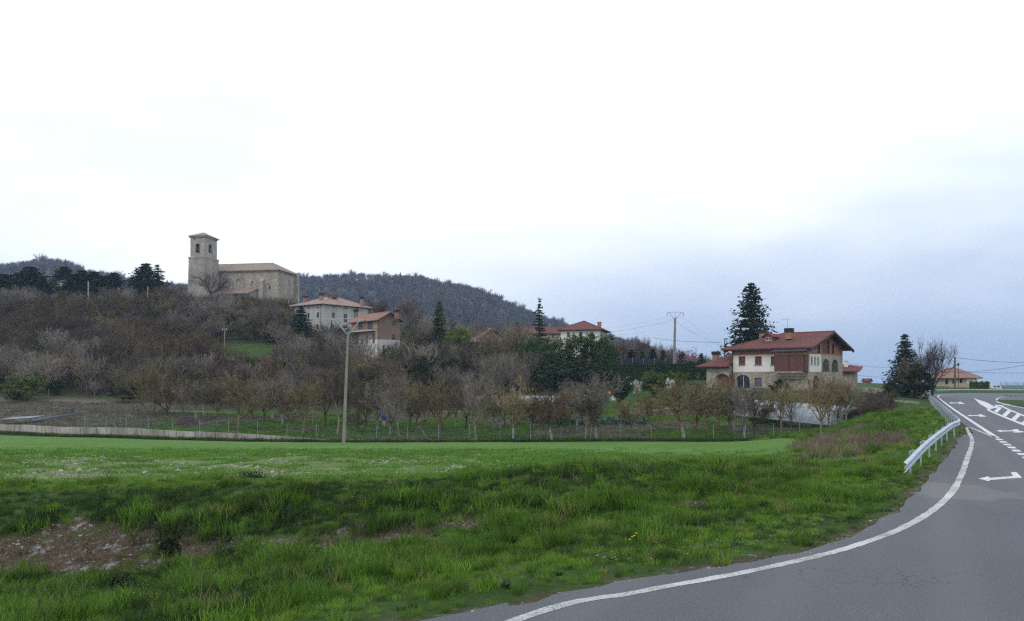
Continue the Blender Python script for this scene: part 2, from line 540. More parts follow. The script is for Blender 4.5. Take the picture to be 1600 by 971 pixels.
# outline of the cereal field
FENCE_PX = [(-170, 112), (0, 99), (130, 92), (260, 87.5), (400, 86), (530, 85), (680, 85), (820, 85), (1000, 86), (1150, 84), (1265, 86), (1322, 89)]
def plan(px, Y): return ((px - 800) / FPX * Y, Y)
fence_line = [plan(px, Y) for px, Y in FENCE_PX]
field_out = [plan(-420, 26), plan(0, 25.2), plan(300, 24.8), plan(600, 25.0), plan(860, 26.3), plan(1050, 28.5), plan(1200, 32), plan(1248, 41), plan(1268, 55), plan(1262, 66), plan(1225, 76), plan(1120, 80.5)] + \
            [(x, y - 2.6) for x, y in fence_line[:9][::-1]] + [(-140, 95), (-110, 40)]
FP = np.array(catmull(field_out + [field_out[0]], 4)[:-1])

# ---- the ground sheet
def spaced(lo_far, lo, hi, hi_far, step, grow=1.06, cap=60):
    a = list(np.arange(lo, hi + 1e-6, step))
    s_ = step; p = hi
    while p < hi_far:
        s_ = min(s_ * grow, cap); p += s_; a.append(p)
    s_ = step; p = lo
    while p > lo_far:
        s_ = min(s_ * grow, cap); p -= s_; a.insert(0, p)
    return np.array(a)
GX = np.clip(spaced(-1500, -15, 22, 1500, 0.36, 1.045, 200), -1500, 1500)
GY = np.clip(spaced(-300, 6, 30, 1900, 0.36, 1.022, 200), -300, 1900)
XX, YY = np.meshgrid(GX, GY)
ZZ = H(XX.ravel(), YY.ravel())
fx, fy = XX.ravel(), YY.ravel()
sdf = poly_sd(fx, fy, FP)
ZZ = ZZ - 0.35 * smooth(-sdf, 0.8, 2.5)
def grid_mesh(name, X, Y, Z, mat):
    ny, nx = X.shape
    me = bpy.data.meshes.new(name)
    co = np.stack([X.ravel(), Y.ravel(), Z.ravel()], 1)
    i = np.arange(ny * nx).reshape(ny, nx)
    q = np.stack([i[:-1, :-1].ravel(), i[:-1, 1:].ravel(), i[1:, 1:].ravel(), i[1:, :-1].ravel()], 1)
    me.vertices.add(len(co)); me.vertices.foreach_set('co', co.ravel())
    me.loops.add(q.size); me.loops.foreach_set('vertex_index', q.ravel())
    me.polygons.add(len(q)); me.polygons.foreach_set('loop_start', np.arange(0, q.size, 4))
    me.polygons.foreach_set('loop_total', np.full(len(q), 4))
    me.polygons.foreach_set('use_smooth', np.ones(len(q), bool))
    me.materials.append(mat); me.update(); me.validate()
    return me
def add_attr(me, name, vals):
    a = me.attributes.new(name, 'FLOAT', 'POINT')
    a.data.foreach_set('value', np.asarray(vals, np.float32))
def pxy(x, y, z):
    y = np.maximum(y, 1.0)
    return 800 + FPX * x / y, HOR + FPX * (EYE - z) / y

def soil_mask(x, y):
    """bare chalky earth on the cut bank and along the tarmac"""
    m = np.zeros(np.shape(x))
    for cx, cy, rx, ry, s_ in BARE:
        d = ((x - cx) / rx) ** 2 + ((y - cy) / ry) ** 2 + (vnoise(x, y, 0.9, 8) - 0.5) * 1.3 + (vnoise(x, y, 0.35, 9) - 0.5) * 0.7
        m = np.maximum(m, s_ * smooth(-d, -1.15, -0.55))
    d = poly_sd(x, y, RP)
    m = np.maximum(m, (1 - smooth(d + (vnoise(x, y, 0.6, 2) - 0.5) * 0.5, 0.08, 0.42)) * 0.9 * (y < 60))
    return m
BARE = []
for px, py, rx, ry, s_ in ((45, 872, 2.6, 1.2, 1.0), (165, 858, 2.0, 0.95, 0.92), (-60, 882, 2.2, 1.3, 1.0), (285, 868, 1.3, 0.6, 0.75), (555, 842, 1.2, 0.7, 0.85), (640, 848, 0.8, 0.5, 0.7), (735, 826, 0.8, 0.55, 0.85), (430, 852, 0.9, 0.45, 0.65), (850, 822, 0.5, 0.3, 0.6), (1085, 795, 0.7, 0.4, 0.6), (235, 935, 0.6, 0.4, 0.6), (1215, 731, 2.4, 2.2, 0.9), (1240, 722, 1.6, 4, 0.8)):
    q = hit(px, py)
    if q: BARE.append((q[0], q[1], rx, ry, s_))
g_me = grid_mesh('ground', XX, YY, ZZ.reshape(XX.shape), M_GROUND)
gpx, gpy = pxy(fx, fy, ZZ)
soil = soil_mask(fx, fy)
scrub = smooth(fy + (vnoise(fx, fy, 14, 5) - 0.5) * 20, 128, 138) * (1 - smooth(gpx, 880, 960)) * (fy < 700)
lawn = np.maximum(np.exp(-(((gpx - 385) / 60) ** 2 + ((gpy - 548) / 14) ** 2) * 1.2), 0)
scrub = scrub * (1 - smooth(lawn, 0.3, 0.6))
dry = smooth(fy, 104, 110) * (1 - smooth(fy, 133, 141)) * (1 - smooth(gpx + (vnoise(fx, fy, 6, 1) - .5) * 60, 200, 270))
dry = np.maximum(dry, 0.75 * smooth(vnoise(fx, fy, 7, 12) + 0.3 * vnoise(fx, fy, 2, 13), 0.72, 0.9) * (fy > 84) * (fy < 125) * (gpx > 250) * (gpx < 1250))
dryb = np.exp(-(((gpx - 1310) / 70) ** 2 + ((gpy - 705) / 22) ** 2)) * (fy > 28) * (fy < 75)
dry = np.maximum(dry, smooth(dryb, 0.35, 0.7))
for n_, v_ in (('soil', soil), ('scrub', scrub), ('dry', dry)):
    add_attr(g_me, n_, v_)
tag(link('ground', g_me), kind='structure')

# ---- the cereal field sheet
gx = spaced(-150, -22, 20, 30, 0.7, 1.04, 3)
gy = np.arange(23.5, 112, 0.7)
FXX, FYY = np.meshgrid(gx, gy)
fsd = poly_sd(FXX.ravel(), FYY.ravel(), FP).reshape(FXX.shape)
FZ = H(FXX.ravel(), FYY.ravel(), False).reshape(FXX.shape) + 0.03 + (vnoise(FXX, FYY, 1.1, 6) - 0.5) * 0.07 - 0.12 * smooth(fsd, -0.8, 0.4)
f_me = grid_mesh('cereal_field', FXX, FYY, FZ, M_CROP)
bmf = bmesh.new(); bmf.from_mesh(f_me)
bmf.verts.ensure_lookup_table()
keep = (fsd.ravel() < 0.35)
bmesh.ops.delete(bmf, geom=[v for v in bmf.verts if not keep[v.index]], context='VERTS')
bmf.to_mesh(f_me); bmf.free()
co = np.zeros(len(f_me.vertices) * 3); f_me.vertices.foreach_get('co', co); co = co.reshape(-1, 3)
fpx, fpy = pxy(co[:, 0], co[:, 1], co[:, 2])
def stony_mask(px, y): return smooth(y, 25.5, 28.5) * (1 - smooth(y + (vnoise(px, y * 3, 60, 4) - 0.5) * 8, 38, 47)) * (1 - smooth(px, 700, 850))
add_attr(f_me, 'stony', stony_mask(fpx, co[:, 1]))
tag(link('cereal_field', f_me), kind='structure')

# ---- the tarmac
def road_sheet(name, poly, lift, mat, parent=None):
    bm = bmesh.new()
    vs_ = [bm.verts.new((x, y, 0)) for x, y in poly]
    for tri in tessellate_polygon([[Vector((x, y, 0)) for x, y in poly]]):
        try: bm.faces.new([vs_[i] for i in tri])
        except ValueError: pass
    for yb in ZB[1:-1]:
        bmesh.ops.bisect_plane(bm, geom=bm.verts[:] + bm.edges[:] + bm.faces[:], plane_co=(0, yb, 0), plane_no=(0, 1, 0))
    for v in bm.verts: v.co.z = float(zr(v.co.y)) + lift
    bmesh.ops.recalc_face_normals(bm, faces=bm.faces)
    for f in bm.faces:
        if f.normal.z < 0: f.normal_flip()
    me = bpy.data.meshes.new(name); bm.to_mesh(me); bm.free()
    me.materials.append(mat)
    return link(name, me, parent)
road = tag(road_sheet('road', ROAD, 0.0, M_ASPH), kind='structure')

def strip(name, pts, w, lift=0.004, mat=None, parent=None, jag=0.0):
    """a painted line of width w along a plan polyline"""
    P = [np.array(p, float) for p in pts]
    mb = MB(); row = []
    for i, p in enumerate(P):
        tv = P[min(i + 1, len(P) - 1)] - P[max(i - 1, 0)]
        tv /= np.linalg.norm(tv) + 1e-9
        nn = np.array((tv[1], -tv[0]))
        ww = w(i / (len(P) - 1)) if callable(w) else w
        a, b = p - nn * (ww / 2 + rj.uniform(-jag, jag)), p + nn * (ww / 2 + rj.uniform(-jag, jag))
        row.append(((a[0], a[1], float(zr(a[1])) + lift), (b[0], b[1], float(zr(b[1])) + lift)))
    for (a, b), (c_, d) in zip(row, row[1:]):
        mb.quad(a, b, d, c_)
    return mb.obj(name, mat or M_PAINT, parent)

side_line = catmull([(-30, -15), (-12, -2.5), (-3.5, 3.5), gp(805, 970), gp(1000, 925), gp(1200, 887), gp(1340, 852), gp(1430, 815), gp(1480, 778), gp(1501, 745), gp(1513, 712), gp(1519, 688), gp(1512, 668), MR(44, 3.25)], 14)
strip('edge_line', side_line, 0.155, mat=M_PAINT_WORN, parent=road, jag=0.012)
main_line = catmull([MR(43.5, 3.3), MR(60, 3.3), MR(90, 3.3), MR(130, 3.35), MR(160, 3.5), MR(178, 4.6), MR(190, 8.6), MR(193, 15), MR(189, 23), MR(177, 31), MR(160, 37.5)], 12)
strip('edge_line', main_line, 0.22, parent=road)
s0 = 43.0
for k in range(16):
    s1 = s0 - 0.95
    strip('dash', [MR(s0, 3.3), MR(s1, 3.3)], 0.26, parent=road)
    s0 = s1 - 0.75
# striped gore between the turning lane and the through lane
tip = MR(101, 7.6)
near_l = gp(1690, 695)
gl = catmull([MR(150, 22), MR(128, 13.5), MR(112, 9.4), MR(103, 7.7), MR(98, 7.2), gp(1545, 641), gp(1600, 664), near_l], 10)
gr = catmull([MR(98, 7.3), gp(1560, 634), gp(1600, 650), gp(1680, 678)], 10)
strip('gore_line', gl, 0.26, parent=road, lift=0.0045)
strip('gore_line', gr, 0.26, parent=road, lift=0.0060)
def mixp(a, b, f): return (a[0] + (b[0] - a[0]) * f, a[1] + (b[1] - a[1]) * f)
ga, gb = gp(1546, 640), gp(1690, 697)
ha, hb = gp(1546, 631), gp(1690, 681)
def wedge(name, pts, lift):
    mb = MB()
    mb.add([(p[0], p[1], float(zr(p[1])) + lift) for p in pts], (tuple(range(len(pts))),))
    return mb.obj(name, M_PAINT, road)
solid = [gp(1521, 624.5), gp(1532, 633), gp(1546, 640), gp(1557, 637.5), gp(1540, 629.5)]
wedge('gore_tip', solid[::-1], 0.0030)
for px0, w_ in ((1553, 8), (1566, 9), (1580, 10), (1595, 12), (1613, 14)):
    def lo(px): return gp(px, 640 + (px - 1546) * 24 / 54)
    def hi(px): return gp(px, 631 + (px - 1546) * 19 / 54)
    wedge('hatch_bar', [lo(px0), lo(px0 + w_ * 0.62), hi(px0 + w_ * 1.55), hi(px0 + w_ * 0.95)], 0.0030)

# lane arrows, each a plan polygon in pixels of its own place on the tarmac
def arrow(px_pts):
    poly = [gp(*p) for p in px_pts]
    mb = MB()
    for tri in tessellate_polygon([[Vector((x, y, 0)) for x, y in poly]]):
        mb.add([(poly[i][0], poly[i][1], float(zr(poly[i][1])) + 0.004) for i in tri], ((0, 1, 2),))
    o = mb.obj('lane_arrow', M_PAINT, road)
    bm = bmesh.new(); bm.from_mesh(o.data)
    for f in bm.faces:
        f.normal_update()
        if f.normal.z < 0: f.normal_flip()
    bm.to_mesh(o.data); bm.free()
arrow([(1529, 748.5), (1545, 744.5), (1545, 747), (1583, 744.5), (1579, 738.5), (1588, 738), (1597, 747), (1546, 750.5), (1546, 752.5)])
def turn_arrow(cx, cy, k):
    P = [(-22, -1.0), (-14, -2.6), (-13, -1.4), (4, -1.9), (6, -3.6), (13, -3.4), (15, -1.0), (22, 0.2), (21, 1.6), (6, 1.9), (5, 0.9), (10, 0.7), (3, -0.2), (-13, 0.4), (-13, 1.2)]
    arrow([(cx + x * k, cy + y * k) for x, y in P])
turn_arrow(1495, 631.3, 0.55)
turn_arrow(1526, 650.2, 0.68)
turn_arrow(1578, 674.5, 0.98)
# ================================================================== plants: materials
BK_GREY = bark('bark_grey', (0.115, 0.100, 0.085), (0.190, 0.166, 0.142))
BK_OLIVE = bark('bark_olive', (0.112, 0.096, 0.052), (0.176, 0.150, 0.086))
BK_OCHRE = bark('bark_lichen_ochre', (0.122, 0.098, 0.058), (0.190, 0.150, 0.086))
BK_BROWN = bark('bark_brown', (0.074, 0.054, 0.035), (0.122, 0.088, 0.056))
BK_PURPLE = bark('bark_purple_brown', (0.058, 0.046, 0.039), (0.098, 0.077, 0.064))
BK_FAR = bark('bark_hill_haze_tint', (0.056, 0.054, 0.062), (0.092, 0.086, 0.092))  # faint blue of the distant haze is mixed into this bark
LF_PINE = leaf('needles_pine', (0.022, 0.050, 0.012), (0.046, 0.085, 0.020), (0.065, 0.10, 0.022))
LF_SPRUCE = leaf('needles_spruce', (0.012, 0.030, 0.014), (0.026, 0.052, 0.022))
LF_BLUE = leaf('needles_blue', (0.020, 0.040, 0.036), (0.036, 0.062, 0.054))
LF_DARK = leaf('leaf_dark', (0.012, 0.026, 0.010), (0.026, 0.046, 0.015))
LF_MID = leaf('leaf_mid', (0.042, 0.072, 0.016), (0.072, 0.108, 0.022), (0.10, 0.125, 0.03))
LF_LIME = leaf('leaf_lime', (0.110, 0.170, 0.025), (0.150, 0.215, 0.035))
LF_HEDGE = leaf('leaf_hedge', (0.016, 0.040, 0.012), (0.030, 0.062, 0.018))
LF_PINK = leaf('blossom_pink', (0.30, 0.13, 0.19), (0.42, 0.22, 0.28), scale=2)
LF_WHITE = leaf('blossom_white', (0.50, 0.48, 0.46), (0.66, 0.64, 0.62), scale=2)
LF_DRY = leaf('dry_stems', (0.150, 0.105, 0.088), (0.215, 0.160, 0.135), scale=1.2)
t = NT('whitewash', 0.9, 0.1)
t.col(t.mix(t.rng(t.noise(4), 0.4, 0.65), (0.26, 0.28, 0.30), (0.14, 0.14, 0.14)))
M_WHITEWASH = t.m

# ================================================================== plants: growth
def rvec(r, k=1.0):
    return Vector((r.gauss(0, 1), r.gauss(0, 1), r.gauss(0, 1))) * k

def bend(r, p, d, ln, n, wig, up):
    """points of a twig that wanders and lifts"""
    pts = [p.copy()]
    for _ in range(n):
        d = (d + rvec(r, wig) + Vector((0, 0, up))).normalized()
        p = p + d * (ln / n)
        pts.append(p.copy())
    return pts, d

def ribbon(mb, pts, w, r):
    d = (pts[-1] - pts[0]).normalized()
    s_ = d.cross(rvec(r).normalized())
    s_ = s_.normalized() if s_.length > 1e-6 else Vector((1, 0, 0))
    n = len(pts)
    vs_ = []
    for i, p in enumerate(pts):
        ww = w * (1 - 0.75 * i / (n - 1)) / 2
        vs_ += [p - s_ * ww, p + s_ * ww]
    mb.add(vs_, [(2 * i, 2 * i + 1, 2 * i + 3, 2 * i + 2) for i in range(n - 1)])

def bare_tree(seed, h=5.0, trunk=1.2, r0=0.11, limbs=5, n2=6, n3=6, n4=5, spread=0.9, up=0.10, twig=0.016, white=0.0, forks=1):
    """a leafless tree: trunk and limbs, then a haze of real twigs. Unit: metres"""
    r = random.Random(seed)
    tr, cr, wh = MB(), MB(), MB()
    heads = []
    for k in range(forks):
        d = Vector((0, 0, 1)) if forks == 1 else Vector((0.35 * (-1) ** k, r.uniform(-.1, .1), 1)).normalized()
        base = Vector((0, 0, -0.15)) if forks == 1 else Vector((0.22 * (-1) ** k, 0, -0.15))
        pts, d2 = bend(r, base, d, trunk + 0.15, 4, 0.05, 0.02)
        tr.tube(pts, [r0 * q for q in (1.25, 1.0, 0.9, 0.86, 0.82)], 7)
        if white:
            cut = [p for p in pts if p.z <= white + 0.2][:4]
            if len(cut) > 1: wh.tube(cut, [r0 * q * 1.04 for q in (1.25, 1.0, 0.9, 0.86)][:len(cut)], 7, cap=False)
        heads.append((pts[-1], d2))
    L1 = (h - trunk)
    a0 = r.uniform(0, 6.28)
    for hd, dd in heads:
        for i in range(limbs):
            a = a0 + 2 * PI * i / limbs + r.uniform(-.35, .35)
            tilt = r.uniform(0.45, 1.0) * spread
            if i == 0: tilt *= 0.25
            d = (Vector((math.cos(a) * math.sin(tilt), math.sin(a) * math.sin(tilt), math.cos(tilt)))).normalized()
            ln = L1 * r.uniform(0.62, 0.85)
            st = hd - Vector((0, 0, r.uniform(0, 0.25) * trunk))
            pts, _ = bend(r, st, d, ln, 5, 0.10, up * 0.6)
            rr = r0 * r.uniform(0.42, 0.6)
            tr.tube(pts, [rr, rr * .85, rr * .66, rr * .5, rr * .34, rr * .2], 5, cap=False)
            for j in range(n2):
                f = 0.22 + 0.78 * (j + r.random()) / n2
                k = min(int(f * 5), 4)
                p = pts[k].lerp(pts[k + 1], f * 5 - k)
                d = ((pts[k + 1] - pts[k]).normalized() + rvec(r, 0.55) + Vector((0, 0, up))).normalized()
                l2 = L1 * r.uniform(0.28, 0.48) * (1.15 - 0.5 * f)
                p2, _ = bend(r, p, d, l2, 3, 0.13, up)
                cr.tube(p2, [twig * 1.5, twig * 1.15, twig * .9, twig * .5], 3, cap=False)
                for m in range(n3):
                    g = 0.15 + 0.85 * (m + r.random()) / n3
                    k = min(int(g * 3), 2)
                    p = p2[k].lerp(p2[k + 1], g * 3 - k)
                    d = ((p2[k + 1] - p2[k]).normalized() + rvec(r, 0.6) + Vector((0, 0, up * 1.2))).normalized()
                    l3 = L1 * r.uniform(0.13, 0.24)
                    p3, _ = bend(r, p, d, l3, 2, 0.16, up)
                    ribbon(cr, p3, twig * 1.25, r)
                    for q in range(n4):
                        e = r.random()
                        k = min(int(e * 2), 1)
                        p = p3[k].lerp(p3[k + 1], e * 2 - k)
                        d = ((p3[k + 1] - p3[k]).normalized() + rvec(r, 0.7)).normalized()
                        ribbon(cr, [p, p + d * L1 * r.uniform(0.05, 0.12)], twig * 0.95, r)
    return tr, cr, wh

def card(mb, p, n, up, sx, sy):
    a = n.cross(up)
    a = a.normalized() if a.length > 1e-5 else Vector((1, 0, 0))
    b = a.cross(n).normalized()
    mb.add((p - a * sx * 0.5, p + b * sy * 0.35 , p + a * sx * 0.5, p - b * sy * 0.65), ((0, 1, 2, 3),))

def conifer(seed, h=9.0, w=6.0, tiers=26, per=9, leafs=13, droop=0.25, power=0.85, gap=0.0, size=0.34, bare=0.06):
    """whorls of sagging boughs hung with needle sprays"""
    r = random.Random(seed)
    tr, cr = MB(), MB()
    top = Vector((r.uniform(-.1, .1), r.uniform(-.1, .1), h))
    tr.tube([(0, 0, -0.2), (0, 0, h * 0.4), tuple(top * 0.7), tuple(top)], [h * 0.02, h * 0.014, h * 0.007, 0.012], 6)
    for ti in range(tiers):
        f = bare + (1 - bare) * (ti + r.uniform(-.3, .3)) / tiers
        f = min(max(f, bare), 0.985)
        z = h * f
        R = w / 2 * (1 - f) ** power * r.uniform(0.8, 1.12) + 0.12
        nb = max(4, int(per * (0.55 + 0.6 * (1 - f))))
        for k in range(nb):
            if r.random() < gap: continue
            a = 2 * PI * (k + r.uniform(-.4, .4)) / nb + ti * 0.7
            ln = R * r.uniform(0.62, 1.12)
            d = Vector((math.cos(a), math.sin(a), 0))
            n = max(3, int(leafs * ln / (w / 2)) + 3)
            pts = []
            for i in range(5):
                g = i / 4
                pts.append(Vector((0, 0, z)) + d * ln * g + Vector((0, 0, -droop * ln * g * (1.25 - 0.75 * g) + 0.10 * ln * g ** 3)))
            cr.tube(pts, [0.035, 0.03, 0.022, 0.015, 0.006], 3, cap=False)
            for i in range(n):
                g = 0.12 + 0.9 * (i + r.random()) / n
                k2 = min(int(g * 4), 3)
                p = pts[k2].lerp(pts[k2 + 1], g * 4 - k2) + rvec(r, 0.05 * ln + 0.03)
                nn = (Vector((0, 0, 1)) + rvec(r, 0.5)).normalized()
                sd_ = d.lerp(d.cross(Vector((0, 0, 1))) * r.choice((-1, 1)), r.uniform(0.1, 0.8)) + Vector((0, 0, -0.35))
                s_ = size * r.uniform(0.7, 1.25)
                card(cr, p, nn, sd_.normalized(), s_ * 0.55, s_ * 1.25)
    return tr, cr

def leafy(seed, h=4.0, w=4.0, trunk=0.8, clumps=46, per=46, size=0.17, flat=1.0, r0=0.12, low=0.12, ragged=0.3):
    """evergreen or leafy crown made of leaf-sized faces gathered in clumps on real limbs"""
    r = random.Random(seed)
    tr, cr = MB(), MB()
    tr.tube([(0, 0, -0.2), (0.03, 0, trunk * 0.6), (0, 0.04, trunk + 0.3)], [r0 * 1.2, r0, r0 * 0.8], 6)
    ch = h - trunk * (1 - low)
    zc = h - ch / 2
    for i in range(clumps):
        u = r.uniform(-1, 1); a = r.uniform(0, 2 * PI); rad = r.uniform(0.35, 1.0) ** 0.55
        q = math.sqrt(1 - u * u)
        wob = 1 + r.uniform(-ragged, ragged)
        c_ = Vector((q * math.cos(a) * w / 2 * rad * wob, q * math.sin(a) * w / 2 * rad * wob, zc + u * ch / 2 * rad * flat * wob))
        if i % 2 == 0:
            tr.tube([(0, 0, trunk), tuple(Vector((0, 0, trunk)).lerp(c_, 0.5) + Vector((0, 0, 0.1))), tuple(c_)], [r0 * 0.45, r0 * 0.25, 0.01], 4, cap=False)
        cs = min(w, h) * r.uniform(0.09, 0.19)
        for _ in range(per):
            d = rvec(r).normalized()
            p = c_ + Vector((d.x, d.y, d.z * 0.75)) * cs * r.random() ** 0.4
            nn = (d + rvec(r, 0.6) + Vector((0, 0, 0.4))).normalized()
            s_ = size * r.uniform(0.6, 1.3)
            card(cr, p, nn, rvec(r).normalized(), s_ * 0.7, s_ * 1.2)
    return tr, cr

VAR = {}
def variant(key, fn, bmat, lmat):
    """meshes of one variety, built once and shared"""
    if key not in VAR:
        out = fn()
        tr, cr = out[0], out[1]
        wh = out[2] if len(out) > 2 and out[2].v else None
        ws = [abs(q) for p in cr.v for q in p[:2]]
        VAR[key] = (tr.mesh('trunk', bmat, True), cr.mesh('crown', lmat), wh.mesh('whitewash', M_WHITEWASH, True) if wh else None,
                    max(p[2] for p in cr.v), 2 * sorted(ws)[int(len(ws) * 0.985)])
    return VAR[key]

_rt = random.Random(77)
def plant(name, key, px, Y, top, width, label, cat='tree', group=None, base=None, rz=None):
    """stand a tree on the land so that it reaches a given height and breadth"""
    tm, cm, wm, h0, w0 = VAR[key]
    g = ground(px, Y)
    if base is not None: g.z = base
    zt = EYE + (HOR - top) / FPX * Y
    sz = max((zt - g.z) / h0, 0.05)
    sx = (width / FPX * Y) / w0
    o = thing(name, label, cat, g, _rt.uniform(0, 6.28) if rz is None else rz, group)
    o.scale = (sx, sx, sz)
    link('trunk', tm, o, True)
    link('crown', cm, o, True)
    if wm: link('whitewash', wm, o, True)
    return o

# ---- orchard varieties
for i in range(3):
    variant(f'or_grey{i}', lambda: bare_tree(10 + i, 5.0, 1.35, 0.11, 6, 7, 8, 7, 0.85, 0.10, 0.027, white=1.0), BK_GREY, BK_GREY)
    variant(f'or_olive{i}', lambda: bare_tree(20 + i, 5.0, 1.3, 0.12, 6, 7, 8, 8, 1.0, 0.08, 0.027), BK_OLIVE, BK_OLIVE)
    variant(f'or_ochre{i}', lambda: bare_tree(30 + i, 5.0, 1.5, 0.11, 6, 7, 8, 7, 0.9, 0.11, 0.027, white=1.0 if i else 0), BK_OCHRE, BK_OCHRE)
    variant(f'or_brown{i}', lambda: bare_tree(40 + i, 5.0, 1.1, 0.11, 6, 7, 8, 8, 1.1, 0.07, 0.027), BK_BROWN, BK_BROWN)
variant('or_tall', lambda: bare_tree(55, 7.0, 1.8, 0.12, 6, 8, 8, 6, 0.6, 0.16, 0.028), BK_GREY, BK_GREY)
variant('or_twin', lambda: bare_tree(56, 5.5, 1.4, 0.13, 5, 7, 8, 7, 0.95, 0.1, 0.028, forks=2), BK_OLIVE, BK_OLIVE)
variant('church_tree', lambda: bare_tree(57, 9.0, 2.0, 0.30, 8, 8, 7, 4, 1.15, 0.05, 0.045), BK_PURPLE, BK_PURPLE)
variant('road_tree', lambda: bare_tree(58, 9.0, 1.8, 0.20, 10, 9, 8, 6, 0.95, 0.12, 0.030), BK_PURPLE, BK_PURPLE)
variant('brown_tree', lambda: bare_tree(59, 8.0, 1.6, 0.20, 8, 8, 8, 5, 0.9, 0.1, 0.042), BK_BROWN, BK_BROWN)
variant('olive_tree', lambda: bare_tree(60, 8.0, 1.6, 0.20, 8, 8, 8, 5, 0.9, 0.1, 0.042), BK_OLIVE, BK_OLIVE)
variant('purple_tree', lambda: bare_tree(61, 8.0, 1.5, 0.18, 8, 8, 8, 5, 0.95, 0.12, 0.042), BK_PURPLE, BK_PURPLE)
variant('grey_tree', lambda: bare_tree(62, 8.0, 1.5, 0.18, 7, 8, 8, 5, 0.8, 0.14, 0.042), BK_GREY, BK_GREY)
# ---- conifers and evergreens
variant('cedar', lambda: conifer(101, 10.0, 7.2, 38, 13, 30, 0.16, 0.62, 0.08, 0.36, 0.05), BK_BROWN, LF_SPRUCE)
variant('blue_spruce', lambda: conifer(102, 10.0, 6.4, 32, 13, 24, 0.42, 0.72, 0.02, 0.42, 0.03), BK_BROWN, LF_BLUE)
variant('dark_fir', lambda: conifer(103, 10.0, 5.2, 28, 12, 20, 0.22, 0.62, 0.03, 0.55, 0.03), BK_BROWN, LF_SPRUCE)
variant('broad_fir', lambda: conifer(104, 10.0, 8.5, 28, 13, 26, 0.18, 0.5, 0.05, 0.7, 0.03), BK_BROWN, LF_SPRUCE)
variant('thin_fir', lambda: conifer(105, 10.0, 3.6, 24, 8, 12, 0.35, 1.15, 0.18, 0.40, 0.08), BK_BROWN, LF_SPRUCE)
variant('spire_fir', lambda: conifer(106, 10.0, 4.4, 30, 12, 18, 0.2, 0.65, 0.02, 0.42, 0.02), BK_BROWN, LF_PINE)
for i in range(3):
    variant(f'pine{i}', lambda: leafy(120 + i, 7, 6.5, 1.5, 70, 70, 0.30, 1.0, 0.16), BK_BROWN, LF_PINE)
    variant(f'dark{i}', lambda: leafy(130 + i, 4, 4, 0.6, 52, 60, 0.24, 1.0, 0.12), BK_BROWN, LF_DARK)
    variant(f'mid{i}', lambda: leafy(140 + i, 4, 4, 0.5, 44, 55, 0.24, 1.0, 0.12), BK_BROWN, LF_MID)
variant('lime', lambda: leafy(150, 4, 4, 0.8, 44, 60, 0.24), BK_BROWN, LF_LIME)
variant('round_shrub', lambda: leafy(151, 3.2, 3.2, 0.5, 110, 70, 0.17, 1.0, 0.1, 0.05, 0.12), BK_BROWN, LF_MID)
variant('round_dark', lambda: leafy(152, 3.2, 3.2, 0.8, 100, 70, 0.17, 1.0, 0.1, 0.05, 0.18), BK_BROWN, LF_DARK)
variant('pink', lambda: leafy(153, 4, 4.5, 0.9, 60, 22, 0.15, 1.0, 0.1, 0.12, 0.35), BK_PURPLE, LF_PINK)
variant('white', lambda: leafy(154, 2, 2.4, 0.3, 40, 26, 0.13, 1.0, 0.06, 0.1, 0.35), BK_BROWN, LF_WHITE)
variant('road_evergreen', lambda: leafy(155, 5, 3.6, 0.5, 70, 70, 0.2, 1.0, 0.14, 0.05, 0.2), BK_BROWN, LF_DARK)

# ---- scatter of one mass (scrub, far wood, grass): real instanced meshes, one object
def scatter(name, pts, rz, sc, idx, sources, label, cat):
    me = bpy.data.meshes.new(name)
    me.from_pydata([tuple(p) for p in pts], [], [])
    for n_, v in (('rz', rz), ('sc', sc)):
        add_attr(me, n_, v)
    a = me.attributes.new('ix', 'INT', 'POINT'); a.data.foreach_set('value', np.asarray(idx, np.int32))
    o = link(name, me)
    ng = bpy.data.node_groups.new(name, 'GeometryNodeTree')
    ng.interface.new_socket('Geometry', in_out='INPUT', socket_type='NodeSocketGeometry')
    ng.interface.new_socket('Geometry', in_out='OUTPUT', socket_type='NodeSocketGeometry')
    N, K = ng.nodes.new, ng.links.new
    gi, go = N('NodeGroupInput'), N('NodeGroupOutput')
    iop = N('GeometryNodeInstanceOnPoints')
    join = N('GeometryNodeJoinGeometry')
    for s_ in sources[::-1]:
        oi = N('GeometryNodeObjectInfo'); oi.inputs['Object'].default_value = s_; oi.inputs['As Instance'].default_value = True
        K(oi.outputs['Geometry'], join.inputs[0])
    def na(nm, typ):
        q = N('GeometryNodeInputNamedAttribute'); q.data_type = typ; q.inputs['Name'].default_value = nm
        return q.outputs[0]
    cx = N('ShaderNodeCombineXYZ'); K(na('rz', 'FLOAT'), cx.inputs[2])
    K(gi.outputs[0], iop.inputs['Points']); K(join.outputs[0], iop.inputs['Instance'])
    iop.inputs['Pick Instance'].default_value = True
    K(na('ix', 'INT'), iop.inputs['Instance Index'])
    K(cx.outputs[0], iop.inputs['Rotation']); K(na('sc', 'FLOAT'), iop.inputs['Scale'])
    K(iop.outputs[0], go.inputs[0])
    md = o.modifiers.new('scatter', 'NODES'); md.node_group = ng
    return tag(o, label, cat, None, 'stuff')

def source(name, me):
    return bpy.data.objects.new(name, me)
def merged(key, fn, mat, mat2=None):
    out = fn()
    mb = MB(); mb.add(out[0].v, out[0].f); k = len(mb.f); mb.add(out[1].v, out[1].f)
    me = mb.mesh(key, mat)
    if mat2:
        me.materials.append(mat2)
        me.polygons.foreach_set('material_index', [0] * k + [1] * (len(mb.f) - k))
    return source(key, me)

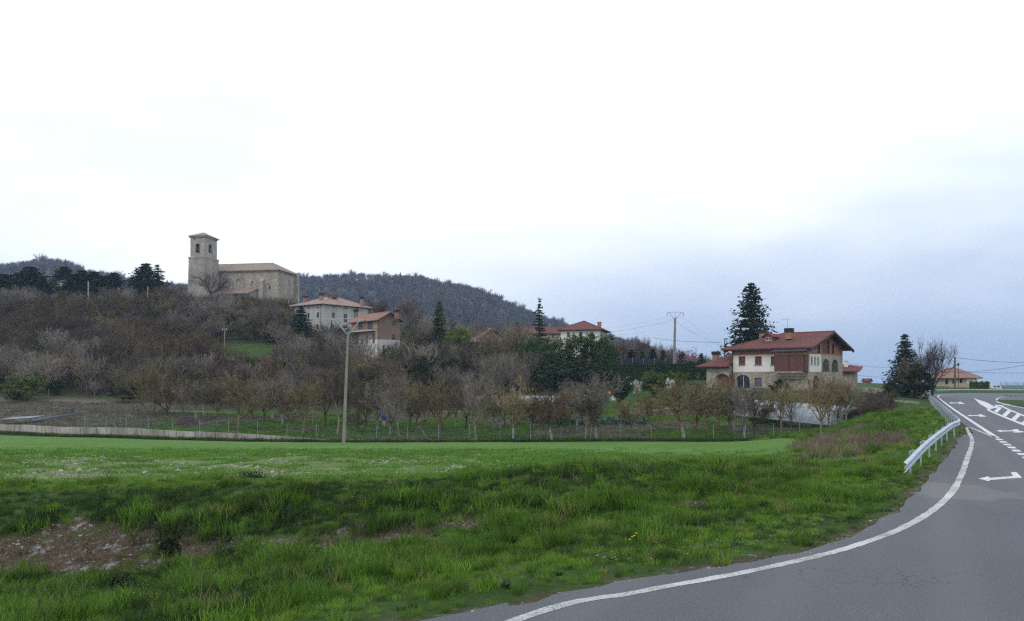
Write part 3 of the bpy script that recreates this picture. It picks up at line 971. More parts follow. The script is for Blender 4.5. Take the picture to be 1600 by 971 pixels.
# ---- the brush that covers the slope below the church
rs = np.random.RandomState(4)
def spread_pts(n, px0, px1, y0, y1, seed):
    r_ = np.random.RandomState(seed)
    Y = np.sqrt(r_.uniform(y0 ** 2, y1 ** 2, n)); px = r_.uniform(px0, px1, n)
    X = (px - 800) / FPX * Y
    return px, X, Y
src = [merged('scrub_a', lambda: bare_tree(201, 4.6, 0.5, 0.07, 7, 6, 6, 4, 1.0, 0.12, 0.036), BK_BROWN),
       merged('scrub_b', lambda: bare_tree(202, 5.2, 0.7, 0.08, 7, 6, 6, 4, 0.8, 0.16, 0.036), BK_PURPLE),
       merged('scrub_c', lambda: bare_tree(203, 4.2, 0.4, 0.07, 8, 6, 6, 4, 1.1, 0.10, 0.036), BK_OLIVE),
       merged('scrub_d', lambda: bare_tree(204, 5.8, 0.9, 0.09, 6, 6, 6, 4, 0.7, 0.18, 0.036), BK_GREY),
       merged('scrub_e', lambda: leafy(205, 2.6, 3.0, 0.2, 34, 34, 0.26), BK_BROWN, LF_DARK),
       merged('scrub_f', lambda: leafy(206, 2.4, 2.8, 0.2, 34, 34, 0.26), BK_BROWN, LF_MID)]
px, X, Y = spread_pts(3900, -190, 840, 132, 275, 11)
Z = H(X, Y, False)
PY = HOR + FPX * (EYE - Z) / Y
scrub_n = len(px)
lim = np.interp(px, [-190, 250, 480, 560, 700, 820, 900], [268, 262, 250, 228, 240, 235, 215])
ok = (Y < lim) & (Y > 136 + 6 * vnoise(X, Y, 9, 3))
ok &= ~((np.abs(px - 385) < 55) & (np.abs(PY - 548) < 13))                      # the small meadow
ok &= ~((px > 335) & (px < 432) & (PY > 535) & (PY < 588))
ok &= ~((px > 285) & (px < 470) & (Y > 249)) & ~((px > 452) & (px < 580) & (Y > 196)) & ~((px > 545) & (px < 640) & (Y > 176) & (Y < 205))
ok &= ~((px > 542) & (px < 632) & (PY < 576) & (Y > 155))
px, X, Y, Z = px[ok], X[ok], Y[ok], Z[ok]
kind = vnoise(X, Y, 16, 21) + rs.uniform(-.28, .28, len(X))
ix = np.array([0, 1, 2, 3])[np.digitize(kind, [0.36, 0.49, 0.72])]
eg = rs.uniform(0, 1, len(X)) < 0.18 + 0.40 * smooth(vnoise(X, Y, 12, 31), 0.6, 0.8)
ix[eg] = 4 + (rs.uniform(0, 1, eg.sum()) < 0.4)
scl = (0.55 + 0.8 * rs.uniform(0, 1, len(X)) ** 1.6) * (1 - 0.35 * smooth(Y, 225, 262)) * (1 - 0.45 * smooth(Y, 215, 245) * (px > 280) * (px < 470)) * (1 - 0.4 * smooth(Y, 222, 246) * (px < 220))
scatter('hillside_scrub', np.stack([X, Y, Z - 0.05], 1), rs.uniform(0, 6.28, len(X)), scl, ix, src, 'brown and grey leafless scrub covering the slope below the stone church', 'scrub')
# ================================================================== materials of buildings
def stone(name, a, b, c, scale, mortar=(0.42, 0.39, 0.34), bump=0.5):
    t = NT(name, 0.92, 0.15)
    vo = t.n('ShaderNodeTexVoronoi'); vo.inputs['Scale'].default_value = scale
    ve = t.n('ShaderNodeTexVoronoi', feature='DISTANCE_TO_EDGE'); ve.inputs['Scale'].default_value = scale
    m = t.n('ShaderNodeMapping'); m.inputs['Scale'].default_value = (1, 1, 1.7)
    t.l(t.pos(), m.inputs[0]); t.l(m.outputs[0], vo.inputs['Vector']); t.l(m.outputs[0], ve.inputs['Vector'])
    sx = t.n('ShaderNodeSeparateColor'); t.l(vo.outputs['Color'], sx.inputs[0])
    cc = t.mix(sx.outputs[0], a, b)
    cc = t.mix(t.rng(sx.outputs[1], 0.6, 0.9), cc, c)
    cc = t.mix(t.rng(ve.outputs['Distance'], 0.0, 0.05, 1, 0), cc, mortar)
    cc = t.mix(t.math('MULTIPLY', t.rng(t.noise(0.35, detail=5, stretch=(1, 1, 0.35)), 0.46, 0.72), 0.7), cc, tuple(q * 0.42 for q in a))
    t.col(cc); t.bump(ve.outputs['Distance'], bump, 0.05)
    return t.m
M_CHURCH = stone('church_stone', (0.36, 0.315, 0.26), (0.28, 0.25, 0.21), (0.43, 0.385, 0.32), 1.3, (0.28, 0.25, 0.21), 0.3)
M_TOWER = stone('tower_stone', (0.35, 0.32, 0.28), (0.29, 0.27, 0.24), (0.40, 0.37, 0.32), 1.5, (0.27, 0.25, 0.22), 0.25)
M_RUBBLE = stone('rubble_stone', (0.35, 0.29, 0.22), (0.25, 0.215, 0.175), (0.46, 0.41, 0.34), 2.6, (0.40, 0.36, 0.30))
M_ASHLAR = stone('dressed_stone', (0.36, 0.335, 0.28), (0.30, 0.285, 0.25), (0.42, 0.39, 0.33), 1.8, (0.38, 0.35, 0.3), 0.2)
def plaster(name, c, dirt):
    t = NT(name, 0.9, 0.15)
    s_ = t.rng(t.noise(0.8, detail=6, rough=0.7, stretch=(1, 1, 0.22)), 0.48, 0.75)
    cc = t.mix(t.math('MULTIPLY', s_, 0.7), c, dirt)
    cc = t.mix(t.math('MULTIPLY', t.rng(t.noise(6, detail=4), 0.4, 0.7), 0.25), cc, tuple(q * 0.8 for q in c))
    t.col(cc); t.bump(t.noise(20), 0.15, 0.01)
    return t.m
M_WHITE = plaster('cream_plaster', (0.72, 0.70, 0.65), (0.58, 0.55, 0.49))
M_GREYW = plaster('grey_white_render', (0.44, 0.43, 0.41), (0.27, 0.25, 0.22))
M_BLOCK = plaster('cement_render', (0.47, 0.46, 0.45), (0.32, 0.30, 0.29))
M_SAND = plaster('sand_plaster', (0.42, 0.36, 0.28), (0.30, 0.25, 0.20))
def brickm(name, a, b, mortar, sc=4.0):
    t = NT(name, 0.9, 0.15)
    br = t.n('ShaderNodeTexBrick')
    br.inputs['Color1'].default_value = (*a, 1); br.inputs['Color2'].default_value = (*b, 1); br.inputs['Mortar'].default_value = (*mortar, 1)
    br.inputs['Scale'].default_value = sc; br.inputs['Mortar Size'].default_value = 0.02
    sp_ = t.n('ShaderNodeSeparateXYZ'); t.l(t.pos(), sp_.inputs[0])
    cb = t.n('ShaderNodeCombineXYZ'); t.l(t.math('ADD', sp_.outputs[0], sp_.outputs[1]), cb.inputs[0]); t.l(sp_.outputs[2], cb.inputs[1])
    t.l(cb.outputs[0], br.inputs['Vector'])
    cc = t.mix(t.math('MULTIPLY', t.rng(t.noise(0.9, detail=5), 0.45, 0.7), 0.5), br.outputs['Color'], tuple(q * 0.55 for q in a))
    t.col(cc); t.bump(br.outputs['Fac'], 0.25, 0.01)
    return t.m
M_BRICK = brickm('orange_brick', (0.36, 0.175, 0.105), (0.29, 0.145, 0.09), (0.32, 0.21, 0.15))
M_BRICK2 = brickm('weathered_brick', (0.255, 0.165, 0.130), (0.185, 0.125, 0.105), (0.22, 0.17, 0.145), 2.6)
M_BRICK3 = brickm('pale_brick', (0.42, 0.28, 0.19), (0.34, 0.22, 0.15), (0.38, 0.31, 0.25), 3.4)
def tiles(name, a, b, c):
    """clay pan tiles: the run of the pans follows the fall of the roof through the mesh's own uv"""
    t = NT(name, 0.85, 0.2)
    uv = t.n('ShaderNodeUVMap'); uv.uv_map = 'UVMap'
    sp_ = t.n('ShaderNodeSeparateXYZ'); t.l(uv.outputs[0], sp_.inputs[0])
    pan = t.math('SINE', t.math('MULTIPLY', sp_.outputs[0], 2 * PI / 0.30), 0.0)
    fr = t.math('FRACT', t.math('DIVIDE', sp_.outputs[1], 0.42), 0.0)
    cc = t.mix(t.rng(t.noise(2.2, detail=6, rough=0.75), 0.35, 0.65), a, b)
    cc = t.mix(t.rng(t.noise(0.7, detail=4), 0.52, 0.72), cc, c)
    t.col(cc)
    hgt = t.math('ADD', pan, t.math('MULTIPLY', fr, 0.8))
    t.bump(hgt, 0.9, 0.06)
    return t.m
M_TILE_RED = tiles('roof_tiles_red', (0.135, 0.052, 0.048), (0.180, 0.072, 0.062), (0.100, 0.048, 0.046))
M_TILE_OLD = tiles('roof_tiles_weathered', (0.275, 0.215, 0.18), (0.34, 0.265, 0.225), (0.21, 0.175, 0.155))
M_TILE_PINK = tiles('roof_tiles_pink', (0.31, 0.22, 0.19), (0.38, 0.28, 0.245), (0.25, 0.19, 0.17))
M_TILE_ORANGE = tiles('roof_tiles_orange', (0.275, 0.150, 0.115), (0.325, 0.185, 0.145), (0.20, 0.12, 0.10))
M_TILE_RUIN = tiles('roof_tiles_patched', (0.22, 0.11, 0.085), (0.30, 0.19, 0.16), (0.11, 0.09, 0.085))
M_SLATE = plain('dark_slate', (0.045, 0.05, 0.065), 0.6)
M_WOOD = plain('dark_wood', (0.045, 0.026, 0.020), 0.7)
M_SHUT = plain('red_brown_shutter', (0.125, 0.050, 0.042), 0.55, 0.12)
M_SHUTG = plain('grey_shutter', (0.105, 0.105, 0.125), 0.55, 0.15)
M_BLACK = plain('black_metal', (0.014, 0.014, 0.016), 0.6)
M_GLASS = NT('window_glass', 0.08, 0.5).col((0.02, 0.024, 0.03)).m
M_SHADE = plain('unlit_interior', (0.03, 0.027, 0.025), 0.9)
M_CONC = plain('concrete', (0.36, 0.335, 0.29), 0.9, 0.18, 2.0, bump=0.3)
M_FRAME = plain('white_frame', (0.6, 0.6, 0.58), 0.5, 0.05)
M_GALV = plain('galvanised_steel', (0.38, 0.44, 0.52), 0.45, 0.16, 3.0, 0.5, 0.1)
M_GALVD = plain('galvanised_post', (0.30, 0.34, 0.38), 0.5, 0.15, 4.0, 0.4, 0.3)
M_BELL = plain('bell_bronze', (0.05, 0.055, 0.04), 0.5, 0.2, 3, 0.4, 0.5)

# ================================================================== building kit
class Frame:
    """plan frame of a house: C is the near corner, u runs left along the front, v runs back along the right-hand side"""
    def __init__(s, px, Y, phi):
        s.C = Vector(((px - 800) / FPX * Y, Y, 0)); a = math.radians(phi)
        s.u = Vector((-math.cos(a), math.sin(a), 0)); s.v = Vector((math.sin(a), math.cos(a), 0))
    def __call__(s, u, v, z):
        p = s.C + s.u * u + s.v * v
        return (p.x, p.y, z)
    def au(s, px, v=0.0):
        """u of the point on the front plane (set back v) seen at photo column px"""
        k = (px - 800) / FPX; o = s.C + s.v * v
        return (k * o.y - o.x) / (s.u.x - k * s.u.y)
    def av(s, px, u=0.0):
        k = (px - 800) / FPX; o = s.C + s.u * u
        return (k * o.y - o.x) / (s.v.x - k * s.v.y)
    def z(s, py, u=0.0, v=0.0):
        return EYE + (HOR - py) / FPX * (s.C + s.u * u + s.v * v).y
    def front(s, x0, x1, y0, y1, v=0.0):
        """photo rectangle -> (u0,u1,z0,z1) on the front"""
        a, b = sorted((s.au(x0, v), s.au(x1, v))); m = (a + b) / 2
        return a, b, s.z(y1, m, v), s.z(y0, m, v)
    def side(s, x0, x1, y0, y1, u=0.0):
        a, b = sorted((s.av(x0, u), s.av(x1, u))); m = (a + b) / 2
        return a, b, s.z(y1, u, m), s.z(y0, u, m)

def facade(mb, P, w0, w1, z0, z1, holes, depth=0.16):
    """a wall with real openings. P(t, d, z): t along the wall, d into it. holes: (a,b,za,zb,arched)"""
    xs = sorted({w0, w1, *[min(max(h[k], w0), w1) for h in holes for k in (0, 1)]})
    zs = sorted({z0, z1, *[min(max(h[k], z0), z1) for h in holes for k in (2, 3)]})
    for i in range(len(xs) - 1):
        for j in range(len(zs) - 1):
            cx, cz = (xs[i] + xs[i + 1]) / 2, (zs[j] + zs[j + 1]) / 2
            if any(h[0] < cx < h[1] and h[2] < cz < h[3] for h in holes): continue
            mb.quad(P(xs[i], 0, zs[j]), P(xs[i + 1], 0, zs[j]), P(xs[i + 1], 0, zs[j + 1]), P(xs[i], 0, zs[j + 1]))
    for h in holes:
        a, b, c_, d = max(h[0], w0), min(h[1], w1), max(h[2], z0), min(h[3], z1)
        for p, q in (((a, c_), (b, c_)), ((b, c_), (b, d)), ((b, d), (a, d)), ((a, d), (a, c_))):
            mb.quad(P(p[0], 0, p[1]), P(q[0], 0, q[1]), P(q[0], depth, q[1]), P(p[0], depth, p[1]))
        if len(h) > 4 and h[4]:
            r_ = (b - a) / 2; m = (a + b) / 2; n = 10; rise = min(r_ * h[4], d - c_)
            for k in range(n):
                t0, t1 = PI * k / n, PI * (k + 1) / n
                x0, x1 = m - r_ * math.cos(t0), m - r_ * math.cos(t1)
                q0, q1 = d - rise + rise * math.sin(t0), d - rise + rise * math.sin(t1)
                mb.quad(P(x0, 0, q0), P(x1, 0, q1), P(x1, 0, d), P(x0, 0, d))
                mb.quad(P(x0, 0, q0), P(x0, depth, q0), P(x1, depth, q1), P(x1, 0, q1))

def slab(mb, pts, th):
    """a roof plane with thickness"""
    up = [tuple(p) for p in pts]; dn = [(p[0], p[1], p[2] - th) for p in pts]
    n = len(pts)
    mb.add(up + dn, [tuple(range(n)), tuple(range(2 * n - 1, n - 1, -1))] + [(i, n + i, n + (i + 1) % n, (i + 1) % n) for i in range(n)])

def roof_part(name, planes, mat, parent, th=0.14, sub=True):
    """planes: lists of points, first two along the eave; uv runs along eave / up the fall"""
    me = bpy.data.meshes.new(name); bm = bmesh.new(); uvl = bm.loops.layers.uv.new('UVMap')
    for pts in planes:
        P = [Vector(p) for p in pts]
        e = (P[1] - P[0]).normalized()
        nrm = (P[1] - P[0]).cross(P[2] - P[0]).normalized()
        if nrm.z < 0:
            P = P[::-1]; nrm = -nrm
        fall = nrm.cross(e).normalized(); o = P[0]
        top = [bm.verts.new(p) for p in P]; bot = [bm.verts.new(p - Vector((0, 0, th))) for p in P]
        fs = [bm.faces.new(top), bm.faces.new(bot[::-1])]
        n = len(P)
        for i in range(n): fs.append(bm.faces.new((top[i], bot[i], bot[(i + 1) % n], top[(i + 1) % n])))
        for f in fs:
            for lp in f.loops:
                lp[uvl].uv = ((lp.vert.co - o).dot(e), (lp.vert.co - o).dot(fall))
    bm.to_mesh(me); bm.free(); me.materials.append(mat)
    return link(name, me, parent)

def ridge_caps(name, lines, mat, parent, r=0.11):
    mb = MB()
    for a, b in lines: mb.tube([a, b], r, 6)
    return mb.obj(name, mat, parent)

def window(parent, P, h, kind='shutter', mat=None, depth=0.13):
    """closing of one opening: shutter slats, or frame and pane"""
    a, b, c_, d = h[:4]
    mb = MB()
    def bx(m, x0, x1, z0, z1, d0, d1):
        vs_ = [P(x, q, z) for z in (z0, z1) for x, q in ((x0, d0), (x1, d0), (x1, d1), (x0, d1))]
        m.add(vs_, ((0, 1, 2, 3), (7, 6, 5, 4), (0, 4, 5, 1), (1, 5, 6, 2), (2, 6, 7, 3), (3, 7, 4, 0)))
    if kind == 'shutter':
        n = max(4, int((d - c_) / 0.16))
        for k in range(n):
            z0 = c_ + (d - c_) * k / n
            bx(mb, a, b, z0 + 0.004, z0 + (d - c_) / n - 0.006, depth - 0.06 + 0.02 * (k % 2), depth)
        return mb.obj('shutter', mat or M_SHUT, parent)
    if kind == 'dark':
        bx(mb, a, b, c_, d, depth - 0.01, depth + 0.01)
        return mb.obj('window', mat or M_GLASS, parent)
    w = 0.07
    bx(mb, a, a + w, c_, d, depth - 0.06, depth + 0.01); bx(mb, b - w, b, c_, d, depth - 0.06, depth + 0.01)
    bx(mb, a + w, b - w, c_, c_ + w, depth - 0.06, depth + 0.01); bx(mb, a + w, b - w, d - w, d, depth - 0.06, depth + 0.01)
    m = (a + b) / 2
    bx(mb, m - w / 2, m + w / 2, c_ + w, d - w, depth - 0.058, depth + 0.01)
    o = mb.obj('window', mat or M_FRAME, parent)
    g = MB(); bx(g, a + w, b - w, c_ + w, d - w, depth - 0.02, depth - 0.005)
    g.obj('pane', M_GLASS, o)
    return o

def chimney(parent, F, u, v, z0, z1, w=0.7, d=0.6, cap=0.5, mat=None, capmat=None):
    mb = MB(); mb.fbox(F, u - w / 2, u + w / 2, v - d / 2, v + d / 2, z0, z1 - cap)
    o = mb.obj('chimney', mat or M_BRICK, parent)
    m = MB()
    if cap:
        e = 0.1
        m.fbox(F, u - w / 2 - e, u + w / 2 + e, v - d / 2 - e, v + d / 2 + e, z1 - cap + 0.002, z1)
        m.obj('cap', capmat or M_BLACK, o)
    return o

# ================================================================== the church
F = Frame(434, 262, 10.5)
zb = 25.5
ch = thing('church', 'large stone church with square bell tower and tiled roof on the hilltop', 'church', F(10, 5, zb))
front = lambda t_, d, z: F(t_, d, z)
side = lambda t_, d, z: F(d, t_, z)
WL, WR = 25.0, 13.0
ze = F.z(421.5)
mb = MB()
hf = [(*F.front(369, 374.5, 437, 449),), (*F.front(392.5, 396, 439.5, 448.5),), (*F.front(358.5, 360.5, 422, 425),), (*F.front(420, 422.5, 446.5, 452), 0)]
facade(mb, front, 0, WL, zb, ze, hf, 0.5)
facade(mb, side, 0, WR, zb, ze, [], 0.4)
mb.quad(F(WL, 0, zb), F(WL, WR, zb), F(WL, WR, ze), F(WL, 0, ze)); mb.quad(F(0, WR, zb), F(WL, WR, zb), F(WL, WR, ze), F(0, WR, ze))
mb.obj('wall', M_CHURCH, ch)
window(ch, front, hf[0], 'dark', M_SAND, 0.42); window(ch, front, hf[1], 'dark', M_SAND, 0.42)
window(ch, front, hf[2], 'dark', depth=0.42); window(ch, front, hf[3], 'dark', depth=0.42)
mb = MB()                                                       # blind arch over the small window
a, b, c_, d = F.front(416, 424.5, 440, 447); m_ = (a + b) / 2
for k in range(10):
    t0, t1 = PI * k / 10, PI * (k + 1) / 10
    r1, r2 = (b - a) / 2, (b - a) / 2 + 0.3
    q = [(m_ + r * math.cos(t_), c_ + r * math.sin(t_)) for r, t_ in ((r1, t0), (r2, t0), (r2, t1), (r1, t1))]
    mb.add([F(x, dd, z) for dd in (-0.12, 0.1) for x, z in q], ((0, 1, 2, 3), (0, 4, 5, 1), (1, 5, 6, 2), (2, 6, 7, 3), (3, 7, 4, 0)))
mb.obj('blind_arch', M_ASHLAR, ch)
zrg = F.z(411.5, 5, WR / 2)
ov = 0.7
rl = [F(4.8, WR / 2, zrg), F(WL, WR / 2, zrg)]
planes = [[F(-ov, -ov, ze), F(WL, -ov, ze), rl[1], rl[0]], [F(WL, WR + ov, ze), F(-ov, WR + ov, ze), rl[0], rl[1]], [F(-ov, WR + ov, ze), F(-ov, -ov, ze), rl[0]]]
rf = roof_part('roof', planes, M_TILE_OLD, ch, 0.25)
ridge_caps('ridge', [(rl[0], rl[1]), (rl[0], F(-ov, -ov, ze)), (rl[0], F(-ov, WR + ov, ze))], M_TILE_OLD, rf, 0.14)
mb = MB(); mb.fbox(F, -0.3, WL, -0.3, -0.003, ze - 0.55, ze - 0.18); mb.fbox(F, -0.3, -0.003, 0, WR, ze - 0.55, ze - 0.18)
mb.obj('cornice', M_ASHLAR, ch)
for (x0, x1, y0) in ((407, 413.5, 437),):
    a, b, c_, d = F.front(x0, x1, y0, 470)
    mb = MB(); mb.fbox(F, a, b, -1.3, -0.003, zb, d - 0.8)
    slab(mb, [F(a, -1.3, d - 0.8), F(b, -1.3, d - 0.8), F(b, -0.003, d), F(a, -0.003, d)], 0.2)
    mb.obj('buttress', M_ASHLAR, ch)
mb = MB(); mb.fbox(F, -1.1, -0.003, WR - 1.1, WR, zb, F.z(428, 0, WR)); mb.obj('buttress', M_ASHLAR, ch)
mb = MB(); mb.fbox(F, -0.25, -0.003, 0, WR - 1.1, zb, zb + 2.2); mb.fbox(F, -0.25, 0.0, -0.25, -0.003, zb, zb + 2.2); mb.obj('plinth', M_ASHLAR, ch)
# lean-to porch on the south side
v0 = -3.6
a, b = F.au(385.5, v0), F.au(338, v0)
zt, zl = F.z(449.5, 8), F.z(458.5, 10, v0)
a2 = F.au(406, 0)
mb = MB()
facade(mb, lambda t_, d, z: F(t_, v0 + d, z), a, b, zb, zl, [], 0.3)
mb.add([F(a, v0, zb), F(a2, -0.003, zb), F(a2, -0.003, zt - 0.3), F(a, v0, zl)], ((0, 1, 2, 3),))
mb.quad(F(b, v0, zb), F(b, -0.003, zb), F(b, -0.003, zt), F(b, v0, zl))
po = mb.obj('porch', M_ASHLAR, ch)
roof_part('porch_roof', [[F(a - 0.4, v0 - 0.5, zl), F(b + 0.4, v0 - 0.5, zl), F(b + 0.4, -0.05, zt), F(a2 - 0.3, -0.05, zt)]], M_TILE_OLD, po, 0.18)
# tower
T = Frame(320.5, 257, 10.5)
tw, td = T.au(297.5), T.av(339.0)
z1, z2 = T.z(402), T.z(369)
mb = MB()
lo = 0.35
for za, zc, e0, e1 in ((zb, z1 - 0.25, lo + 0.25, lo), (z1 + 0.15, z2, 0.0, 0.0)):
    if e0:
        c0 = [T(-e0, -e0, za), T(tw + e0, -e0, za), T(tw + e0, td + e0, za), T(-e0, td + e0, za)]
        c1 = [T(-e1, -e1, zc), T(tw + e1, -e1, zc), T(tw + e1, td + e1, zc), T(-e1, td + e1, zc)]
        mb.add(c0 + c1, ((0, 1, 5, 4), (1, 2, 6, 5), (2, 3, 7, 6), (3, 0, 4, 7), (4, 5, 6, 7)))
bf = (*T.front(305.2, 311.8, 380.8, 395.2), 1.0); bs = (*T.side(326.0, 331.6, 382, 396), 1.0)
sm = T.front(302.8, 304.6, 372.5, 374.5)
zlo = z1 + 0.15
facade(mb, lambda t_, d, z: T(t_, d, z), 0, tw, zlo, z2, [bf, sm], 0.7)
facade(mb, lambda t_, d, z: T(d, t_, z), 0, td, zlo, z2, [bs], 0.7)
mb.quad(T(tw, 0, zlo), T(tw, td, zlo), T(tw, td, z2), T(tw, 0, z2)); mb.quad(T(0, td, zlo), T(tw, td, zlo), T(tw, td, z2), T(0, td, z2))
tower = mb.obj('tower', M_TOWER, ch)
mb = MB(); mb.fbox(T, -0.48, tw + 0.48, -0.48, td + 0.48, z1 - 0.25, z1 + 0.148); mb.obj('string_course', M_ASHLAR, tower)
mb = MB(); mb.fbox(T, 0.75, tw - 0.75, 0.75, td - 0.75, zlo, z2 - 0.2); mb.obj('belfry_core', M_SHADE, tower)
def bell(cu, cv, cz, s_):
    mb = MB(); n = 12; prof = ((0.12, 0.75), (0.22, 0.7), (0.28, 0.35), (0.36, 0.1), (0.46, 0.0))
    rings = [[T(cu + r * s_ * math.cos(2 * PI * k / n), cv + r * s_ * math.sin(2 * PI * k / n), cz + z * s_) for k in range(n)] for r, z in prof]
    vs_ = [p for r in rings for p in r]
    mb.add(vs_, [(i * n + k, i * n + (k + 1) % n, (i + 1) * n + (k + 1) % n, (i + 1) * n + k) for i in range(4) for k in range(n)])
    mb.fbox(T, cu - 0.05, cu + 0.05, cv - 0.05, cv + 0.05, cz + 0.7 * s_, cz + 1.1 * s_)
    mb.obj('bell', M_BELL, tower, True)
bell((bf[0] + bf[1]) / 2, 0.36, bf[2] + 0.7, 1.0)
bell(0.36, (bs[0] + bs[1]) / 2, bs[2] + 0.7, 1.0)
e = 0.55
ap = T(tw / 2, td / 2, T.z(363.5, tw / 2, td / 2))
cs = [T(-e, -e, z2 + 0.14), T(tw + e, -e, z2 + 0.14), T(tw + e, td + e, z2 + 0.14), T(-e, td + e, z2 + 0.14)]
roof_part('tower_roof', [[cs[i], cs[(i + 1) % 4], ap] for i in range(4)], M_TILE_OLD, tower, 0.14)
mb = MB(); mb.fbox(T, -0.3, tw + 0.3, -0.3, td + 0.3, z2 - 0.35, z2 - 0.003); mb.obj('cornice', M_ASHLAR, tower)

# ================================================================== a general house
def house(name, label, F, WL, WR, zb, ze, zrg, mats, fr=(), sd=(), roof='hip', ov=0.7, hip=None, kinds=('shutter', 'shutter'), smat=None, ridge='u', depth=0.14):
    """zb/ze/zrg: foot, eave and ridge heights. fr/sd: openings on the front and on the right-hand side"""
    th = thing(name, label, 'house', F(WL / 2, WR / 2, zb))
    wm, wm2, rm = mats
    mb = MB()
    facade(mb, lambda t_, d, z: F(t_, d, z), 0, WL, zb, ze, list(fr), depth + 0.02)
    mb.quad(F(WL, 0, zb), F(WL, WR, zb), F(WL, WR, ze), F(WL, 0, ze)); mb.quad(F(0, WR, zb), F(WL, WR, zb), F(WL, WR, ze), F(0, WR, ze))
    mb.obj('wall', wm, th)
    mb = MB()
    facade(mb, lambda t_, d, z: F(d, t_, z), 0, WR, zb, ze, list(sd), depth + 0.02)
    if roof == 'gable' and ridge == 'u':
        mb.add([F(0, 0, ze), F(0, WR, ze), F(0, WR / 2, zrg - 0.1)], ((0, 1, 2),))
        g2 = MB(); g2.add([F(WL, 0, ze), F(WL, WR, ze), F(WL, WR / 2, zrg - 0.1)], ((0, 1, 2),)); g2.obj('gable', wm2, th)
    mb.obj('side_wall', wm2, th)
    for h in fr: window(th, lambda t_, d, z: F(t_, d, z), h, kinds[0], smat if kinds[0] == 'shutter' else None, depth)
    for h in sd: window(th, lambda t_, d, z: F(d, t_, z), h, kinds[1], smat if kinds[1] == 'shutter' else None, depth)
    hp = WR / 2 if hip is None else hip
    fall = (zrg - ze) / (WR / 2) * ov
    zo = ze - fall * 0.5 + 0.12
    A_, B_ = (-ov, WL + ov) if roof == 'gable' else (hp, WL - hp)
    R0, R1 = F(A_, WR / 2, zrg + 0.12), F(B_, WR / 2, zrg + 0.12)
    E = [F(-ov, -ov, zo), F(WL + ov, -ov, zo), F(WL + ov, WR + ov, zo), F(-ov, WR + ov, zo)]
    planes = [[E[0], E[1], R1, R0], [E[2], E[3], R0, R1]]
    lines = [(R0, R1)]
    if roof == 'hip':
        if abs(B_ - A_) < 0.05: planes = [[E[0], E[1], R0], [E[2], E[3], R0]]
        planes += [[E[3], E[0], R0], [E[1], E[2], R1]]
        lines = [(R0, E[0]), (R0, E[3]), (R1, E[1]), (R1, E[2])] + ([(R0, R1)] if abs(B_ - A_) > 0.05 else [])
    rf = roof_part('roof', planes, rm, th, 0.16)
    ridge_caps('ridge', lines, rm, rf, 0.11)
    mb = MB(); e = ov * 0.75
    if roof == 'hip': mb.fbox(F, -e, WL + e, -e, WR + e, zo - 0.22, zo - 0.165)
    else:
        mb.fbox(F, -e, WL + e, -e, -0.003, zo - 0.20, zo - 0.145)
    mb.obj('eave_board', M_WOOD, th)
    return th

# ---- tall grey-white house beside the church
F = Frame(503.5, 214, 38)
WL, WR = F.au(460), F.av(574.5)
zb, ze = 13.5, F.z(474.5)
zrg = F.z(464, WL / 2, WR / 2)
fr = [F.front(x0, x1, y0, y1) for x0, x1, y0, y1 in ((495, 498, 480, 482.5), (494.8, 498, 488.5, 496.5), (494, 497.5, 507, 515), (481, 483.5, 480, 482.5), (480.5, 483.5, 489.5, 497))]
sd = [F.side(x0, x1, y0, y1) for x0, x1, y0, y1 in ((519.5, 523.5, 478.5, 481), (538.5, 542, 480.5, 483.5), (518.5, 523, 489, 497), (537, 542.5, 491, 503.5), (518, 522, 508, 513.5), (536.5, 542, 509, 513), (555, 560, 482, 486), (555, 559.5, 492, 502))]
o = house('farmhouse', 'tall grey-white three-storey house with hipped tile roof beside the church', F, WL, WR, zb, ze, zrg, (M_GREYW, M_GREYW, M_TILE_PINK), fr, sd, 'hip', 0.9, min(WL, WR) / 2 - 0.6, ('dark', 'dark'))
for px, top, u_, v_ in ((476.5, 462.5, WL * 0.62, 2.2), (502, 458.5, WL * 0.30, 3.0), (565.5, 464, WL * 0.3, WR * 0.86)):
    v_ = v_; u2 = F.au(px, v_)
    chimney(o, F, u2, v_, ze + 0.1, F.z(top, u2, v_), 0.75, 0.7, 0.55)
mb = MB(); uc, vc = F.au(520, WR * .42), WR * 0.42
mb.fbox(F, uc - 1.1, uc + 1.1, vc - 0.8, vc + 0.8, zrg - 0.6, F.z(461, uc, vc)); mb.obj('roof_lantern', M_TILE_RED, o)
mb = MB(); mb.tube([F(0.5, -0.06, ze - 0.2), F(0.5, -0.06, ze - 4.8)], 0.06, 6); mb.obj('downpipe', M_SHUTG, o)

# ---- brick house under construction in front of it
F = Frame(590.5, 183, 48)
WL, WR = F.au(549), F.av(624.5)
zb, ze = 8.0, F.z(499.5)
zrg = F.z(488.5, 0, WR / 2)
fr = [F.front(x0, x1, y0, y1) for x0, x1, y0, y1 in ((559, 567, 501.5, 515), (574.5, 582.5, 501, 515), (554.5, 561, 522.5, 537.5), (572, 575.5, 521.5, 536.5), (582, 586, 521.5, 536.5))]
sd = [F.side(x0, x1, y0, y1) for x0, x1, y0, y1 in ((612.5, 618, 501.5, 509.5), (612, 617.5, 523, 531))]
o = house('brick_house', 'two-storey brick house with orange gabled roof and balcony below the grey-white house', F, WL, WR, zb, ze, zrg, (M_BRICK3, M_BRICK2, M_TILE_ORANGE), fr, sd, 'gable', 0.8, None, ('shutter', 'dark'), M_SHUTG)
a, b, c_, d = F.front(549.5, 586, 515.5, 519.0)
mb = MB(); mb.fbox(F, a, b, -1.1, -0.003, c_, c_ + 0.22)
bal = mb.obj('balcony', M_BLOCK, o)
mb = MB()
